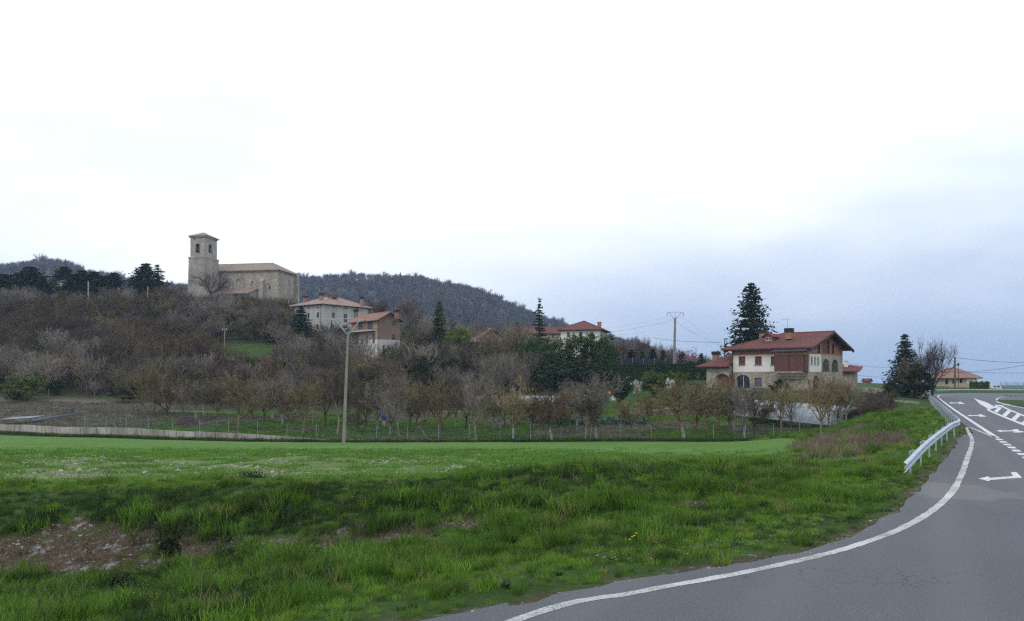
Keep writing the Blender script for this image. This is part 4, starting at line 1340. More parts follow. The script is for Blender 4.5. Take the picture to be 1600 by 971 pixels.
for k in range(23): mb.tube([F(a + (b - a) * k / 22, -1.05, c_ + 0.22), F(a + (b - a) * k / 22, -1.05, c_ + 1.1)], 0.015, 4)
mb.tube([F(a, -1.05, c_ + 1.1), F(b, -1.05, c_ + 1.1)], 0.03, 4); mb.obj('railing', M_BLACK, bal)
zc = F.z(530.5)
mb = MB(); facade(mb, lambda t_, d, z: F(t_, d - 0.05, z), 0, WL, zb, zc, [h for h in fr if h[2] < zc], 0.049); mb.obj('plinth', M_WHITE, o)
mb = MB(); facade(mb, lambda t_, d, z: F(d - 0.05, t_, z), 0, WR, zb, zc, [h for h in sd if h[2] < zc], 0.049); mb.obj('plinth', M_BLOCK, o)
mb = MB(); mb.tube([F(-0.08, -0.08, ze), F(-0.08, -0.08, zb + 2)], 0.07, 6); mb.obj('downpipe', M_SHUTG, o)
for px, top, v_ in ((556, 484, 2.5), (620, 484.5, WR / 2 + 0.6)):
    u2 = F.au(px, v_); chimney(o, F, u2, v_, ze + 0.1, F.z(top, u2, v_), 0.8, 0.7, 0.5, M_BRICK2)

# ---- red-roofed house behind the pines
F = Frame(941, 205, 62)
WL, WR = F.au(876), 9.0
F = Frame(938, 205, 14)
WL, WR = F.au(876), F.av(949)
WR = min(max(WR, 7), 11)
ze = F.z(514.5); zb = ze - 8.5
o = house('villa_behind_pines', 'cream house with red hipped roof rising behind the round pines', F, WL, WR, zb, ze, F.z(502.5, WL / 2, WR / 2), (M_WHITE, M_SAND, M_TILE_RED),
          [F.front(*q) for q in ((886, 890, 519, 527), (905, 910, 519, 527), (922, 927, 519, 527))], [], 'hip', 0.9, min(WL, WR) / 2, ('dark', 'dark'))
u2 = F.au(936.5, 2.5); chimney(o, F, u2, 2.5, ze, F.z(503.5, u2, 2.5), 0.9, 0.7, 0.12, M_BRICK, M_BRICK)

# ---- its neighbour: long low roof showing between the trees
F = Frame(882, 224, 4)
WL = F.au(795); ze = F.z(521)
house('long_house', 'low house with long faded red roof half hidden by brown trees', F, WL, 8.5, ze - 5, ze, F.z(512, WL / 2, 4), (M_SAND, M_SAND, M_TILE_RED), [], [], 'gable', 0.6, None)

# ---- old house with patched roof
F = Frame(746, 196, 12)
WL, WR = F.au(731), 16.0
F = Frame(746, 192, 35)
WL, WR = F.au(733.5), 13.0
ze = F.z(534)
house('old_house', 'old stone house with patched dark and pale roof tiles among leafless trees', F, WL, WR, ze - 4.5, ze, F.z(514, 0, WR / 2), (M_SAND, M_SAND, M_TILE_RUIN), [F.front(738, 742, 538, 543)], [], 'hip', 0.6, 1.6, ('dark', 'dark'))

# ---- house among the conifers at the left
F = Frame(95, 258, 40)
WL, WR = F.au(79), 6.5
ze = F.z(440)
o = house('hillside_house', 'white house half hidden among dark conifers on the left ridge', F, WL, WR, ze - 6.5, ze, F.z(437, 0, 3), (M_WHITE, M_WHITE, M_TILE_PINK), [F.front(82, 86, 443, 452)], [F.side(97, 99, 446, 454)], 'gable', 0.7, None, ('dark', 'dark'))
a, b = F.au(94), F.au(76)
roof_part('porch_roof', [[F(a, -3.0, F.z(466, 0, -3)), F(b, -3.0, F.z(466, 0, -3)), F(b, -0.01, F.z(461)), F(a, -0.01, F.z(461))]], M_TILE_RED, o, 0.15)

# ---- house by the road at the right
F = Frame(1510.5, 205, 44)
WL, WR = F.au(1448), F.av(1513)
WR = 8.0
ze = F.z(589.5); zb = 0.2
o = house('roadside_house', 'low pale house with orange tile roof beyond the guardrail bend', F, WL, WR, zb, ze, F.z(576, WL / 2, WR / 2), (M_SAND, M_WHITE, M_TILE_ORANGE),
          [F.front(*q) for q in ((1499.5, 1503.5, 592, 599), (1477, 1481.5, 593, 601), (1488, 1491, 593, 600))], [], 'hip', 1.0, 3.6, ('dark', 'dark'))
# ---- tiny far house left of the spruce
F = Frame(1357, 300, 30)
house('distant_house', 'tiny far red-roofed house on the skyline right of the big villa', F, F.au(1348), 7, 1.0, F.z(596), F.z(592.5), (M_BRICK, M_BRICK, M_TILE_RED), [], [], 'hip', 0.6, 2.5)
# ================================================================== the big villa
F = Frame(1263, 122, 42)
WL, WR = F.au(1144), F.av(1316.5)
zb = 1.0
z_fl, z_br, ze = F.z(581), F.z(553), F.z(541)
zrg = F.z(519.5, 0, WR / 2)
vl = thing('villa', 'large villa with red tile roof, stone ground floor and red-brown shuttered bay', 'house', F(WL / 2, WR / 2, zb))
fP = lambda t_, d, z: F(t_, d, z)
sP = lambda t_, d, z: F(d, t_, z)
g_arch = (*F.front(1150, 1171.5, 586, 608), 0.75)
g_win = F.front(1179, 1190, 590.5, 605)
mb = MB(); facade(mb, fP, 0, WL, zb, z_fl, [g_arch, g_win], 0.3); mb.obj('stone_wall', M_RUBBLE, vl)
w_up = [F.front(*q) for q in ((1154, 1164.5, 557, 570.5), (1179.5, 1190.2, 557, 570.5), (1204.5, 1211, 557, 570.5))]
mb = MB(); facade(mb, fP, 0, WL, z_fl, z_br, w_up, 0.2); mb.obj('plaster_wall', M_WHITE, vl)
mb = MB(); facade(mb, fP, 0, WL, z_br, ze, [], 0.2); mb.obj('brick_band', M_BRICK, vl)
mb = MB(); mb.fbox(F, 0.02, WL, -0.05, -0.003, z_fl - 0.1, z_fl + 0.08); mb.obj('string_course', M_ASHLAR, vl)
mb = MB(); mb.quad(F(WL, 0, zb), F(WL, WR, zb), F(WL, WR, ze), F(WL, 0, ze)); mb.quad(F(0, WR, zb), F(WL, WR, zb), F(WL, WR, ze), F(0, WR, ze)); mb.obj('rear_wall', M_WHITE, vl)
for h in w_up:
    window(vl, fP, h, 'shutter', M_SHUT, 0.16)
    mb = MB(); mb.fbox(F, h[0] - 0.1, h[1] + 0.1, -0.09, -0.004, h[2] - 0.12, h[2] - 0.003); mb.obj('sill', M_ASHLAR, vl)
window(vl, fP, g_arch, 'frame', M_FRAME, 0.28); window(vl, fP, g_win, 'shutter', M_SHUTG, 0.22)
def arch_ring(F_P, h, th=0.28):
    a, b, c_, d = h[:4]; r_ = (b - a) / 2; m = (a + b) / 2; rise = r_ * h[4]; mb = MB()
    for k in range(9):
        t0, t1 = PI * k / 9 + 0.012, PI * (k + 1) / 9 - 0.012
        q = [(m + (r_ + e) * math.cos(t_), d - rise + (rise + e) * math.sin(t_)) for e, t_ in ((0.005, t0), (th, t0), (th, t1), (0.005, t1))]
        mb.add([F_P(x, dd, z) for dd in (-0.04, 0.02) for x, z in q], ((0, 1, 2, 3), (0, 4, 5, 1), (1, 5, 6, 2), (2, 6, 7, 3), (3, 7, 4, 0)))
    o = mb.obj('arch_stones', M_ASHLAR, vl); o['kind'] = 'stuff'
arch_ring(fP, g_arch)
# right-hand gable side
sa = [(*F.side(1285, 1296.5, 561, 582), 1.0), (*F.side(1299.3, 1310.2, 562, 583), 1.0)]
g_door = (*F.side(1270, 1280, 587, 610), 1.0)
mb = MB(); facade(mb, sP, 0, WR, zb, z_fl, [g_door], 0.4); mb.obj('stone_wall', M_RUBBLE, vl)
s3 = [F.side(*q) for q in ((1267, 1270.2, 557.5, 572), (1272, 1275.2, 557.8, 572.3), (1277, 1280.2, 558.2, 572.6))]
vm = F.av(1283.3)
sa = [(a, b, max(c_, z_fl + 0.02), min(d, z_br - 0.02), 1.0) for a, b, c_, d, _ in sa]
mb = MB(); facade(mb, sP, 0.35, vm, z_fl, z_br, s3, 0.2); mb.obj('plaster_wall', M_WHITE, vl)
mb = MB(); facade(mb, sP, vm, WR, z_fl, z_br, sa, 0.9); mb.obj('arcade_wall', M_ASHLAR, vl)
mb = MB()
for k in range(8):                                              # quoins on the corner
    zq = z_fl + (z_br - z_fl) * k / 8
    mb.fbox(F, -0.03, 0.34 + 0.16 * (k % 2), -0.03, 0.349, zq + 0.01, zq + (z_br - z_fl) / 8 - 0.01)
q_ = mb.obj('quoins', M_ASHLAR, vl); q_['kind'] = 'stuff'
for h in s3: window(vl, sP, h, 'frame', M_FRAME, 0.14)
for h in sa:
    mb = MB()
    mb.quad(sP(h[0] - 0.3, 0.9, h[2]), sP(h[1] + 0.3, 0.9, h[2]), sP(h[1] + 0.3, 0.9, h[3]), sP(h[0] - 0.3, 0.9, h[3])); mb.obj('loggia_back', M_SAND, vl)
    mb = MB()
    for k in range(11): mb.tube([sP(h[0] + (h[1] - h[0]) * k / 10, 0.1, h[2]), sP(h[0] + (h[1] - h[0]) * k / 10, 0.1, h[2] + 0.95)], 0.02, 4)
    mb.tube([sP(h[0], 0.1, h[2] + 0.95), sP(h[1], 0.1, h[2] + 0.95)], 0.035, 4); r_ = mb.obj('railing', M_BLACK, vl); r_['kind'] = 'stuff'
window(vl, sP, g_door, 'shutter', M_SHUT, 0.38)
# brick gable with three dark openings
def gz(v): return z_top - abs(v - WR / 2) * (z_top - ze) / (WR / 2)
z_top = zrg - 0.12
gh = [F.side(1277, 1281.2, 535.5, 552.5), F.side(1284.5, 1296, 531, 552.8), F.side(1299.3, 1302.8, 538.5, 553.5)]
mb = MB()
vs_ = sorted({0, WR / 2, WR, *[h[k] for h in gh for k in (0, 1)]})
for a, b in zip(vs_, vs_[1:]):
    m = (a + b) / 2; hh = [h for h in gh if h[0] < m < h[1]]
    ta, tb = gz(a), gz(b)
    segs = [(z_br, z_br, ta, tb)]
    if hh: segs = [(z_br, z_br, hh[0][2], hh[0][2]), (min(hh[0][3], ta - .05), min(hh[0][3], tb - .05), ta, tb)]
    for p, q, r_, s_ in segs: mb.quad(sP(a, 0, p), sP(b, 0, q), sP(b, 0, s_), sP(a, 0, r_))
mb.obj('brick_gable', M_BRICK, vl)
for h in gh: window(vl, sP, (h[0], h[1], h[2], min(h[3], gz(h[0]) - .05, gz(h[1]) - .05)), 'shutter', M_SHUT, 0.2)
# roof: gable to the right, hip to the left
ov, og = 1.15, 1.3
k_ = (zrg - ze) / (WR / 2)
zo = ze - k_ * ov * 0.55 + 0.1
hp = WL - F.au(1225, WR / 2)
R0, R1 = F(-og, WR / 2, zrg + 0.1), F(WL - hp, WR / 2, zrg + 0.1)
E = [F(-og, -ov, zo), F(WL + ov, -ov, zo), F(WL + ov, WR + ov, zo), F(-og, WR + ov, zo)]
rf = roof_part('roof', [[E[0], E[1], R1, R0], [E[2], E[3], R0, R1], [E[1], E[2], R1]], M_TILE_RED, vl, 0.2)
ridge_caps('ridge', [(R0, R1), (R1, E[1]), (R1, E[2])], M_TILE_RED, rf, 0.13)
mb = MB(); mb.fbox(F, -og + .1, WL + ov - .1, -ov + .06, -0.003, zo - 0.32, zo - 0.205); mb.obj('eave_board', M_WOOD, vl)
for a, b in ((E[0], R0), (R0, E[3])):
    mb = MB(); slab(mb, [Vector(a) - F.u * 0.05 - Vector((0, 0, .06)), Vector(b) - F.u * 0.05 - Vector((0, 0, .06)), Vector(b) + F.u * 0.12 - Vector((0, 0, .21)), Vector(a) + F.u * 0.12 - Vector((0, 0, .21))], 0.28)
    mb.obj('barge_board', M_WOOD, vl)
for k in range(7):                                              # rafters under the gable overhang
    v_ = WR * (k + 0.5) / 7
    mb = MB(); mb.fbox(F, -og + .2, -0.004, v_ - .07, v_ + .07, gz(v_) - 0.12, gz(v_) + 0.05); mb.obj('purlin', M_WOOD, vl)
# shuttered bay on the front
a, b, c_, d = F.front(1209.5, 1257, 550.5, 580.5, -1.3)
b0 = -1.3
mb = MB(); mb.fbox(F, a, b, b0 + 0.06, -0.004, c_, d); bay = mb.obj('bay', M_WOOD, vl)
n = 15
for s_ in range(2):
    u0, u1 = a + (b - a) * (0.015 + 0.5 * s_), a + (b - a) * (0.485 + 0.5 * s_)
    mb = MB()
    for k in range(n):
        z0 = c_ + (d - 0.35 - c_) * k / n
        mb.fbox(F, u0, u1, b0, b0 + 0.055, z0 + 0.01, z0 + (d - .35 - c_) / n - 0.008)
    o = mb.obj('bay_shutter', M_SHUT, bay); o['kind'] = 'stuff'
mb = MB()
for k in range(n):
    z0 = c_ + (d - .35 - c_) * k / n
    mb.fbox(F, a - 0.055, a, b0 + 0.1, -0.1, z0 + 0.01, z0 + (d - .35 - c_) / n - 0.008)
o = mb.obj('bay_shutter', M_SHUT, bay); o['kind'] = 'stuff'
mb = MB(); mb.fbox(F, a - .01, b + .01, b0 - 0.01, -0.004, d - 0.34, d + 0.001); mb.obj('bay_lintel', M_BRICK, bay)
zt = F.z(545)
mb = MB(); slab(mb, [F(a - .5, b0 - .5, d + .2), F(b + .4, b0 - .5, d + .2), F(b - .4, -0.004, zt + .15), F(a + .4, -0.004, zt + .15)], 0.16)
slab(mb, [F(a - .5, -.004, d + .19), F(a - .5, b0 - .5, d + .19), F(a + .4, -0.004, zt + .14)], 0.14); mb.obj('bay_roof', M_SLATE, bay)
mb = MB()
for k in range(5):
    f0 = k / 5
    mb.fbox(F, a + 0.3 + 0.12 * k, b - 0.3 - 0.12 * k, b0 * (1 - f0 * 0.8), -0.004, c_ - 0.22 * (k + 1), c_ - 0.22 * k - 0.004)
mb.obj('corbel', M_RUBBLE, bay)
# dormer, chimneys, aerial
v_ = 2.2
a, b = sorted((F.au(1194, v_), F.au(1207, v_)))
dz0, dz1, dzt = F.z(533.5, a, v_), F.z(525.5, a, v_), F.z(521.5, a, v_)
hd = F.front(1196.5, 1204.5, 527.3, 532.8, v_)
mb = MB(); facade(mb, lambda t_, d, z: F(t_, v_ + d, z), a, b, dz0 - 0.4, dz1, [hd], 0.12)
m = (a + b) / 2
mb.add([F(a, v_, dz1), F(b, v_, dz1), F(m, v_, dzt)], ((0, 1, 2),)); 
vv = v_ + 4.2
mb.quad(F(a, v_, dz0 - .4), F(a, vv, dz0 - .4), F(a, vv, dz1), F(a, v_, dz1)); mb.quad(F(b, v_, dz0 - .4), F(b, vv, dz0 - .4), F(b, vv, dz1), F(b, v_, dz1))
dm = mb.obj('dormer', M_BRICK, vl)
window(vl, lambda t_, d, z: F(t_, v_ + d, z), hd, 'frame', M_FRAME, 0.1)
roof_part('dormer_roof', [[F(a - .35, v_ - .5, dz1 - .1), F(a - .35, vv, dz1 - .1), F(m, vv, dzt + .1), F(m, v_ - .5, dzt + .1)], [F(b + .35, v_ - .5, dz1 - .1), F(b + .35, vv, dz1 - .1), F(m, vv, dzt + .1), F(m, v_ - .5, dzt + .1)]], M_TILE_RED, dm, 0.1)
u2 = F.au(1233, 2.6); chimney(vl, F, u2, 2.6, F.z(530, u2, 2.6), F.z(513.2, u2, 2.6), 0.95, 0.75, 0.6)
u2 = F.au(1192, WR * .55); chimney(vl, F, u2, WR * .55, F.z(532, u2, WR * .5), F.z(517, u2, WR * .55), 0.9, 0.7, 0.4)
u2 = F.au(1230.5, 3.4); pz = F.z(516, u2, 3.4); pt = F.z(497, u2, 3.4)
mb = MB(); mb.tube([F(u2, 3.4, pz - 1.2), F(u2, 3.4, pt)], 0.03, 5)
for k in range(5): mb.tube([F(u2 - 0.1 + 0.2 * k, 3.15, pt - 0.25), F(u2 - 0.1 + 0.2 * k, 3.65, pt - 0.25)], 0.012, 4)
mb.tube([F(u2 - 0.15, 3.4, pt - 0.25), F(u2 + 0.9, 3.4, pt - 0.25)], 0.018, 4); mb.obj('aerial', M_GALVD, vl)
mb = MB(); mb.tube([F(WL - .15, -.1, zo - .2), F(WL - .1, -.1, z_fl - .2), F(WL - .1, -.1, zb)], 0.06, 6); mb.obj('downpipe', M_WOOD, vl)
# low wing at the left
a, b = WL + 0.003, F.au(1104, -1.0)
v0 = -1.0
zw = F.z(571, a, v0); zi = F.z(552.5, a, 3)
ga = (*F.front(1118, 1142, 584.5, 607, v0), 0.6)
mb = MB(); facade(mb, lambda t_, d, z: F(t_, v0 + d, z), a, b, zb, zw, [ga], 0.5)
mb.quad(F(b, v0, zb), F(b, 6, zb), F(b, 6, zw), F(b, v0, zw)); mb.quad(F(a, v0, zb), F(a, -.01, zb), F(a, -.01, zw), F(a, v0, zw))
wing = mb.obj('wing', M_RUBBLE, vl)
mb = MB(); mb.quad(F(ga[0] - .2, v0 + .5, zb), F(ga[1] + .2, v0 + .5, zb), F(ga[1] + .2, v0 + .5, ga[3]), F(ga[0] - .2, v0 + .5, ga[3])); mb.obj('garage_door', M_SHUT, wing)
roof_part('wing_roof', [[F(a - .3, v0 - .9, zw - .1), F(b + 1.4, v0 - .9, zw - .1), F(b - 2.2, 3, zi), F(a + .02, 3, zi)], [F(b + 1.4, v0 - .9, zw - .1), F(b + 1.4, 7, zw - .1), F(b - 2.2, 3, zi)]], M_TILE_RED, wing, 0.16)
u2 = F.au(1118.5, 1.6); chimney(vl, F, u2, 1.6, F.z(563, u2, 1.6), F.z(549.5, u2, 1.6), 0.85, 0.7, 0.5)
mb = MB(); mb.fbox(F, a - .2, b + 1.2, v0 - .75, v0 - .004, zw - .38, zw - .27); mb.obj('eave_board', M_WOOD, wing)
# low outbuilding behind, right
B = Frame(1335, 142, 36)
bl = B.au(1310); zt = B.z(580)
mb = MB(); facade(mb, lambda t_, d, z: B(t_, d, z), 0, bl, 0.5, zt, [], .1); mb.quad(B(0, 0, .5), B(0, 2, .5), B(0, 2, zt), B(0, 0, zt)); bd = mb.obj('rear_wing', M_RUBBLE, vl)
roof_part('rear_roof', [[B(-1, -.8, zt), B(bl, -.8, zt), B(bl, 3, B.z(569, bl, 3)), B(-.6, 3, B.z(573, 0, 3))]], M_TILE_RED, bd, 0.16)
u2 = B.au(1322, 2); chimney(vl, B, u2, 2, zt, B.z(563, u2, 2), 0.6, 0.6, 0.15, M_WHITE, M_WHITE)
# ================================================================== wooded hills
def hill(name, prof, Yr, Yf, Yb, zf, px0, px1, n=110):
    """ridge given as (photo column, skyline row of the soil) at distance Yr, falling to zf in front"""
    pxs = np.linspace(px0, px1, n)
    rows = np.concatenate([np.linspace(0, 1, 14), np.linspace(1.1, 2, 6)])
    PX, FF = np.meshgrid(pxs, rows)
    zr_ = EYE + (HOR - np.interp(PX, [p for p, _ in prof], [y for _, y in prof])) / FPX * Yr
    Yd = np.where(FF <= 1, Yf + (Yr - Yf) * FF, Yr + (Yb - Yr) * (FF - 1))
    sh = np.where(FF <= 1, FF * FF * (3 - 2 * FF) * 0.55 + 0.45 * FF, 1 - (FF - 1) ** 1.4)
    X_ = (PX - 800) / FPX * Yd
    Z_ = zf + (zr_ - zf) * sh + (vnoise(X_, Yd, 80, 7) - 0.5) * 14 * (FF > 0.05)
    o = link(name, grid_mesh(name, X_, Yd, Z_, M_HILL))
    tag(o, kind='structure')
    def sample(px, f):
        i = np.clip(np.interp(px, pxs, np.arange(n)), 0, n - 1.001); j = np.clip(np.interp(f, rows, np.arange(len(rows))), 0, len(rows) - 1.001)
        i0, j0 = i.astype(int), j.astype(int); a, b = i - i0, j - j0
        def g(A_): return (A_[j0, i0] * (1 - a) + A_[j0, i0 + 1] * a) * (1 - b) + (A_[j0 + 1, i0] * (1 - a) + A_[j0 + 1, i0 + 1] * a) * b
        return g(X_), g(Yd), g(Z_)
    return sample
main_prof = [(230, 470), (330, 458), (465, 448), (520, 443), (600, 442), (650, 440), (700, 452), (740, 463), (780, 481), (820, 500), (860, 514), (900, 527), (960, 541), (1000, 552), (1040, 566), (1090, 578), (1130, 588), (1200, 600), (1300, 606)]
left_prof = [(-400, 472), (-150, 443), (0, 430), (40, 423), (80, 419), (110, 426), (140, 440), (200, 452), (290, 460), (380, 480), (460, 520)]
hs = hill('wooded_hill', main_prof, 1100, 430, 1400, 0, 200, 1300)
hl = hill('wooded_hill', left_prof, 1000, 430, 1300, 8, -400, 440)
fsrc = [merged(f'hill_tree_{k}', lambda: bare_tree(300 + k, 9, 2.2, 0.16, 6, 6, 5, 3, 0.75, 0.18, 0.085), BK_FAR) for k in range(3)] + \
       [merged('hill_pine', lambda: conifer(310, 9, 4.2, 16, 7, 8, 0.2, 0.8, 0.05, 0.8), BK_BROWN, LF_SPRUCE), merged('hill_tree_brown', lambda: bare_tree(311, 9, 2.0, 0.16, 6, 6, 5, 3, 0.85, 0.15, 0.085), BK_BROWN)]
def wood(sm, n, px0, px1, seed, name, label):
    r_ = np.random.RandomState(seed)
    px = r_.uniform(px0, px1, n); f = r_.uniform(0, 1, n) ** 0.6 * 1.0
    X_, Y_, Z_ = sm(px, f)
    ix = r_.randint(0, 4, n); ix[ix == 3] = 4; ix[r_.uniform(0, 1, n) < 0.05] = 3
    scatter(name, np.stack([X_, Y_, Z_ - 0.3], 1), r_.uniform(0, 6.28, n), r_.uniform(0.8, 1.35, n) * (1 + .4 * (r_.uniform(0, 1, n) > .93)), ix, fsrc, label, 'wood')
wood(hs, 5200, 300, 1210, 5, 'hill_forest', 'blue-grey leafless wood covering the long hill behind the village')
wood(hl, 2000, -150, 330, 6, 'hill_forest', 'leafless wood on the rounded hilltop behind the conifers at left')

# ================================================================== conifers and evergreens, each its own
for i, (px, Y, top, w, key, lab) in enumerate((
    (8, 240, 428, 92, 'broad_fir', 'wide dark conifer at the left edge of the picture on the ridge'),
    (47, 240, 416, 72, 'broad_fir', 'tall pointed conifer just left of the half hidden white house'),
    (100, 262, 416, 52, 'dark_fir', 'pointed dark conifer directly behind the half hidden white house'),
    (114, 240, 428, 50, 'dark_fir', 'dark conifer on the ridge, first to the right of the half hidden white house'),
    (128, 246, 422, 46, 'dark_fir', 'dark conifer on the ridge, second to the right of the half hidden white house'),
    (147, 244, 424, 52, 'dark_fir', 'dark conifer directly behind the small pale post on the left ridge'),
    (163, 242, 431, 56, 'broad_fir', 'dark conifer on the ridge just right of the small pale post'),
    (179, 244, 426, 48, 'dark_fir', 'last dark conifer of the ridge row before the gap towards the church'),
    (227, 242, 411, 54, 'broad_fir', 'large broken-topped conifer left of the church tower'),
    (246, 244, 414, 46, 'thin_fir', 'thin ragged conifer beside the large broken-topped one left of the church'),
    (204, 290, 437, 22, 'dark_fir', 'small far conifer in the skyline gap left of the broken-topped conifer'),
    (470, 202, 478, 46, 'blue_spruce', 'blue-green bushy conifer at the corner of the grey-white house'),
    (686, 190, 470, 36, 'spire_fir', 'narrow pointed conifer right of the brick house'),
    (843, 183, 466, 38, 'thin_fir', 'thin drooping spruce with bent tip above the round pines'),
    (1174, 152, 441, 88, 'cedar', 'big dark fir rising behind the red-roofed villa'),
    (1414, 128, 521, 60, 'blue_spruce', 'tall blue-grey spruce with hooked boughs beside the road bend'))):
    plant('conifer', key, px, Y, top, w, lab, 'conifer tree', 'conifers', rz=0.7 * i)
for i, (px, Y, top, w, key, lab) in enumerate((
    (832, 158, 524, 58, 'pine0', 'round green pine at the left end of the row below the cream house'),
    (868, 152, 521, 66, 'pine1', 'round green pine, second from left in the row below the cream house'),
    (908, 154, 519, 66, 'pine2', 'round green pine, third from left in the row below the cream house'),
    (940, 152, 521, 44, 'pine0', 'round green pine at the right end of the row, next to the hedge'))):
    plant('pine_tree', key, px, Y, top, w, lab, 'pine tree', 'round pines')
for i, (px, Y, top, w, lab) in enumerate(((986, 172, 546, 24, 'first'), (1004, 174, 548, 22, 'second'), (1020, 172, 545, 22, 'third'), (1036, 175, 547, 22, 'fourth'), (1066, 173, 549, 22, 'fifth'), (1096, 176, 552, 22, 'sixth'))):
    plant('conifer', 'spire_fir' if i % 2 else 'dark_fir', px, Y, top, w, f'small dark conifer behind the long hedge, {lab} from the left', 'conifer tree', 'small conifers behind the hedge')
SH = [(40, 134, 585, 56, 'mid0', 'olive green bush at the far left foot of the slope'), (22, 136, 596, 40, 'dark0', 'dark bush left of the olive green one at the foot of the slope'),
      (192, 136, 590, 48, 'dark1', 'dark evergreen bush left of the twin-trunked tree'), (168, 164, 553, 30, 'dark2', 'dark bush halfway up the slope above the twin-trunked tree'),
      (203, 226, 466, 40, 'dark0', 'large dark evergreen clump high on the slope left of the church'), (88, 236, 480, 32, 'mid1', 'green bush below the half hidden white house'),
      (285, 240, 464, 30, 'mid2', 'green bush at the foot of the church tower'), (374, 246, 461, 24, 'mid0', 'small green bush in front of the church porch'),
      (310, 192, 540, 34, 'mid1', 'green bush beside the small meadow below the church'), (430, 196, 517, 40, 'dark1', 'dark evergreen hedge clump right of the small meadow'),
      (395, 172, 560, 30, 'dark2', 'dark bush below the small meadow'), (440, 158, 560, 34, 'dark0', 'dark ivy-covered bush among the trees left of the concrete pole'),
      (578, 122, 592, 46, 'mid0', 'yellow-green evergreen bush right of the concrete pole'), (655, 142, 556, 52, 'dark1', 'dark ivy-clad bush above the yellowish orchard tree'),
      (716, 186, 508, 42, 'lime', 'bright lime green tree left of the old patched-roof house'), (672, 184, 518, 34, 'dark2', 'dark bush below the narrow pointed conifer'),
      (540, 190, 516, 30, 'mid2', 'green bush between the grey-white and the brick house'), (556, 136, 575, 30, 'dark0', 'dark bush behind the concrete pole'),
      (970, 124, 583, 32, 'round_dark', 'round dark tree on the lawn beside the small orange-roofed shed'), (1021, 128, 577, 34, 'round_shrub', 'round clipped shrub in the middle of the villa lawn'),
      (1058, 134, 579, 30, 'mid1', 'low green bush on the lawn beside the villa wing'), (1078, 160, 541, 30, 'pink', 'pink blossoming tree behind the hedge left of the villa'),
      (995, 133, 592, 18, 'white', 'small white-flowering shrub left of the round clipped shrub'), (1046, 133, 589, 18, 'white', 'small white-flowering shrub right of the round clipped shrub'),
      (850, 148, 562, 74, 'dark0', 'dark evergreen undergrowth below the left round pines'), (912, 147, 562, 78, 'dark1', 'dark evergreen undergrowth below the right round pines'), (120, 172, 548, 40, 'mid2', 'green bush halfway up the slope at left'), (250, 178, 545, 40, 'dark0', 'dark evergreen bush on the slope below the church tower'), (60, 190, 520, 36, 'dark2', 'dark evergreen bush high on the slope at far left'), (340, 214, 494, 34, 'dark1', 'dark evergreen bush just below the church porch'), (700, 150, 556, 40, 'dark0', 'dark evergreen bush right of the purple-brown tree below the brick house'), (495, 186, 523, 34, 'mid0', 'green bush below the left corner of the grey-white house'), (577, 174, 533, 22, 'white', 'white-flowering shrub against the white foot of the brick house'), (604, 172, 538, 24, 'mid1', 'green bush at the right foot of the brick house'), (362, 166, 556, 18, 'white', 'white-flowering shrub at the edge of the small meadow'), (1116, 150, 557, 24, 'lime', 'light green tree behind the villa wing chimney'),
      (1438, 118, 565, 40, 'road_evergreen', 'dense dark evergreen in front of the tall blue-grey spruce'), (1392, 112, 588, 26, 'dark1', 'small round dark tree on the grass left of the spruce'),
      (1220, 116, 590, 30, 'round_dark', 'small olive tree in front of the villa bay')]
for px, Y, top, w, key, lab in SH:
    plant('flowering_shrub' if key in ('pink', 'white') else 'evergreen_bush', key, px, Y, top, w, lab, 'bush', 'bushes')
# ---- tall leafless trees one can tell apart
BT = [(328, 246, 417, 66, 'church_tree', 'spreading dark leafless tree in front of the church tower'), (1457, 132, 517, 72, 'road_tree', 'fan-shaped leafless tree behind the tall blue-grey spruce'),
      (1425, 121, 548, 44, 'brown_tree', 'brown leafless tree between the spruce and the dark evergreen'),
      (795, 172, 495, 78, 'olive_tree', 'big olive-brown leafless tree hiding the long low house'), (765, 165, 517, 56, 'olive_tree', 'olive-brown leafless tree left of the big one before the long low house'),
      (660, 176, 512, 50, 'brown_tree', 'brown leafless tree at the right corner of the brick house'), (720, 152, 540, 66, 'purple_tree', 'purple-brown leafless tree below the lime green tree'),
      (965, 178, 527, 40, 'brown_tree', 'brown leafless tree right of the cream red-roofed house'), (780, 132, 552, 62, 'grey_tree', 'pale grey leafless tree with steep boughs behind the orchard'),
      (640, 156, 548, 56, 'purple_tree', 'purple-brown leafless tree below the brick house'), (600, 150, 556, 60, 'brown_tree', 'brown leafless tree below the brick house balcony'),
      (500, 152, 545, 64, 'purple_tree', 'purple-brown leafless tree left of the concrete pole'), (450, 165, 536, 60, 'olive_tree', 'olive leafless tree right of the small meadow'),
      (45, 226, 470, 46, 'purple_tree', 'grey-purple leafless tree below the conifers at far left'), (130, 212, 480, 50, 'brown_tree', 'brown leafless tree below the small pale post'),
      (280, 206, 478, 56, 'brown_tree', 'brown leafless tree on the slope below the church tower'), (450, 226, 462, 40, 'olive_tree', 'olive leafless tree against the east end of the church'),
      (110, 150, 560, 60, 'brown_tree', 'brown leafless tree above the dry meadow'), (255, 150, 552, 54, 'grey_tree', 'grey leafless tree behind the twin-trunked tree'),
      (590, 246, 462, 46, 'brown_tree', 'brown leafless tree on the skyline behind the grey-white house roof'), (640, 250, 460, 44, 'brown_tree', 'brown leafless tree behind the brick house chimney')]
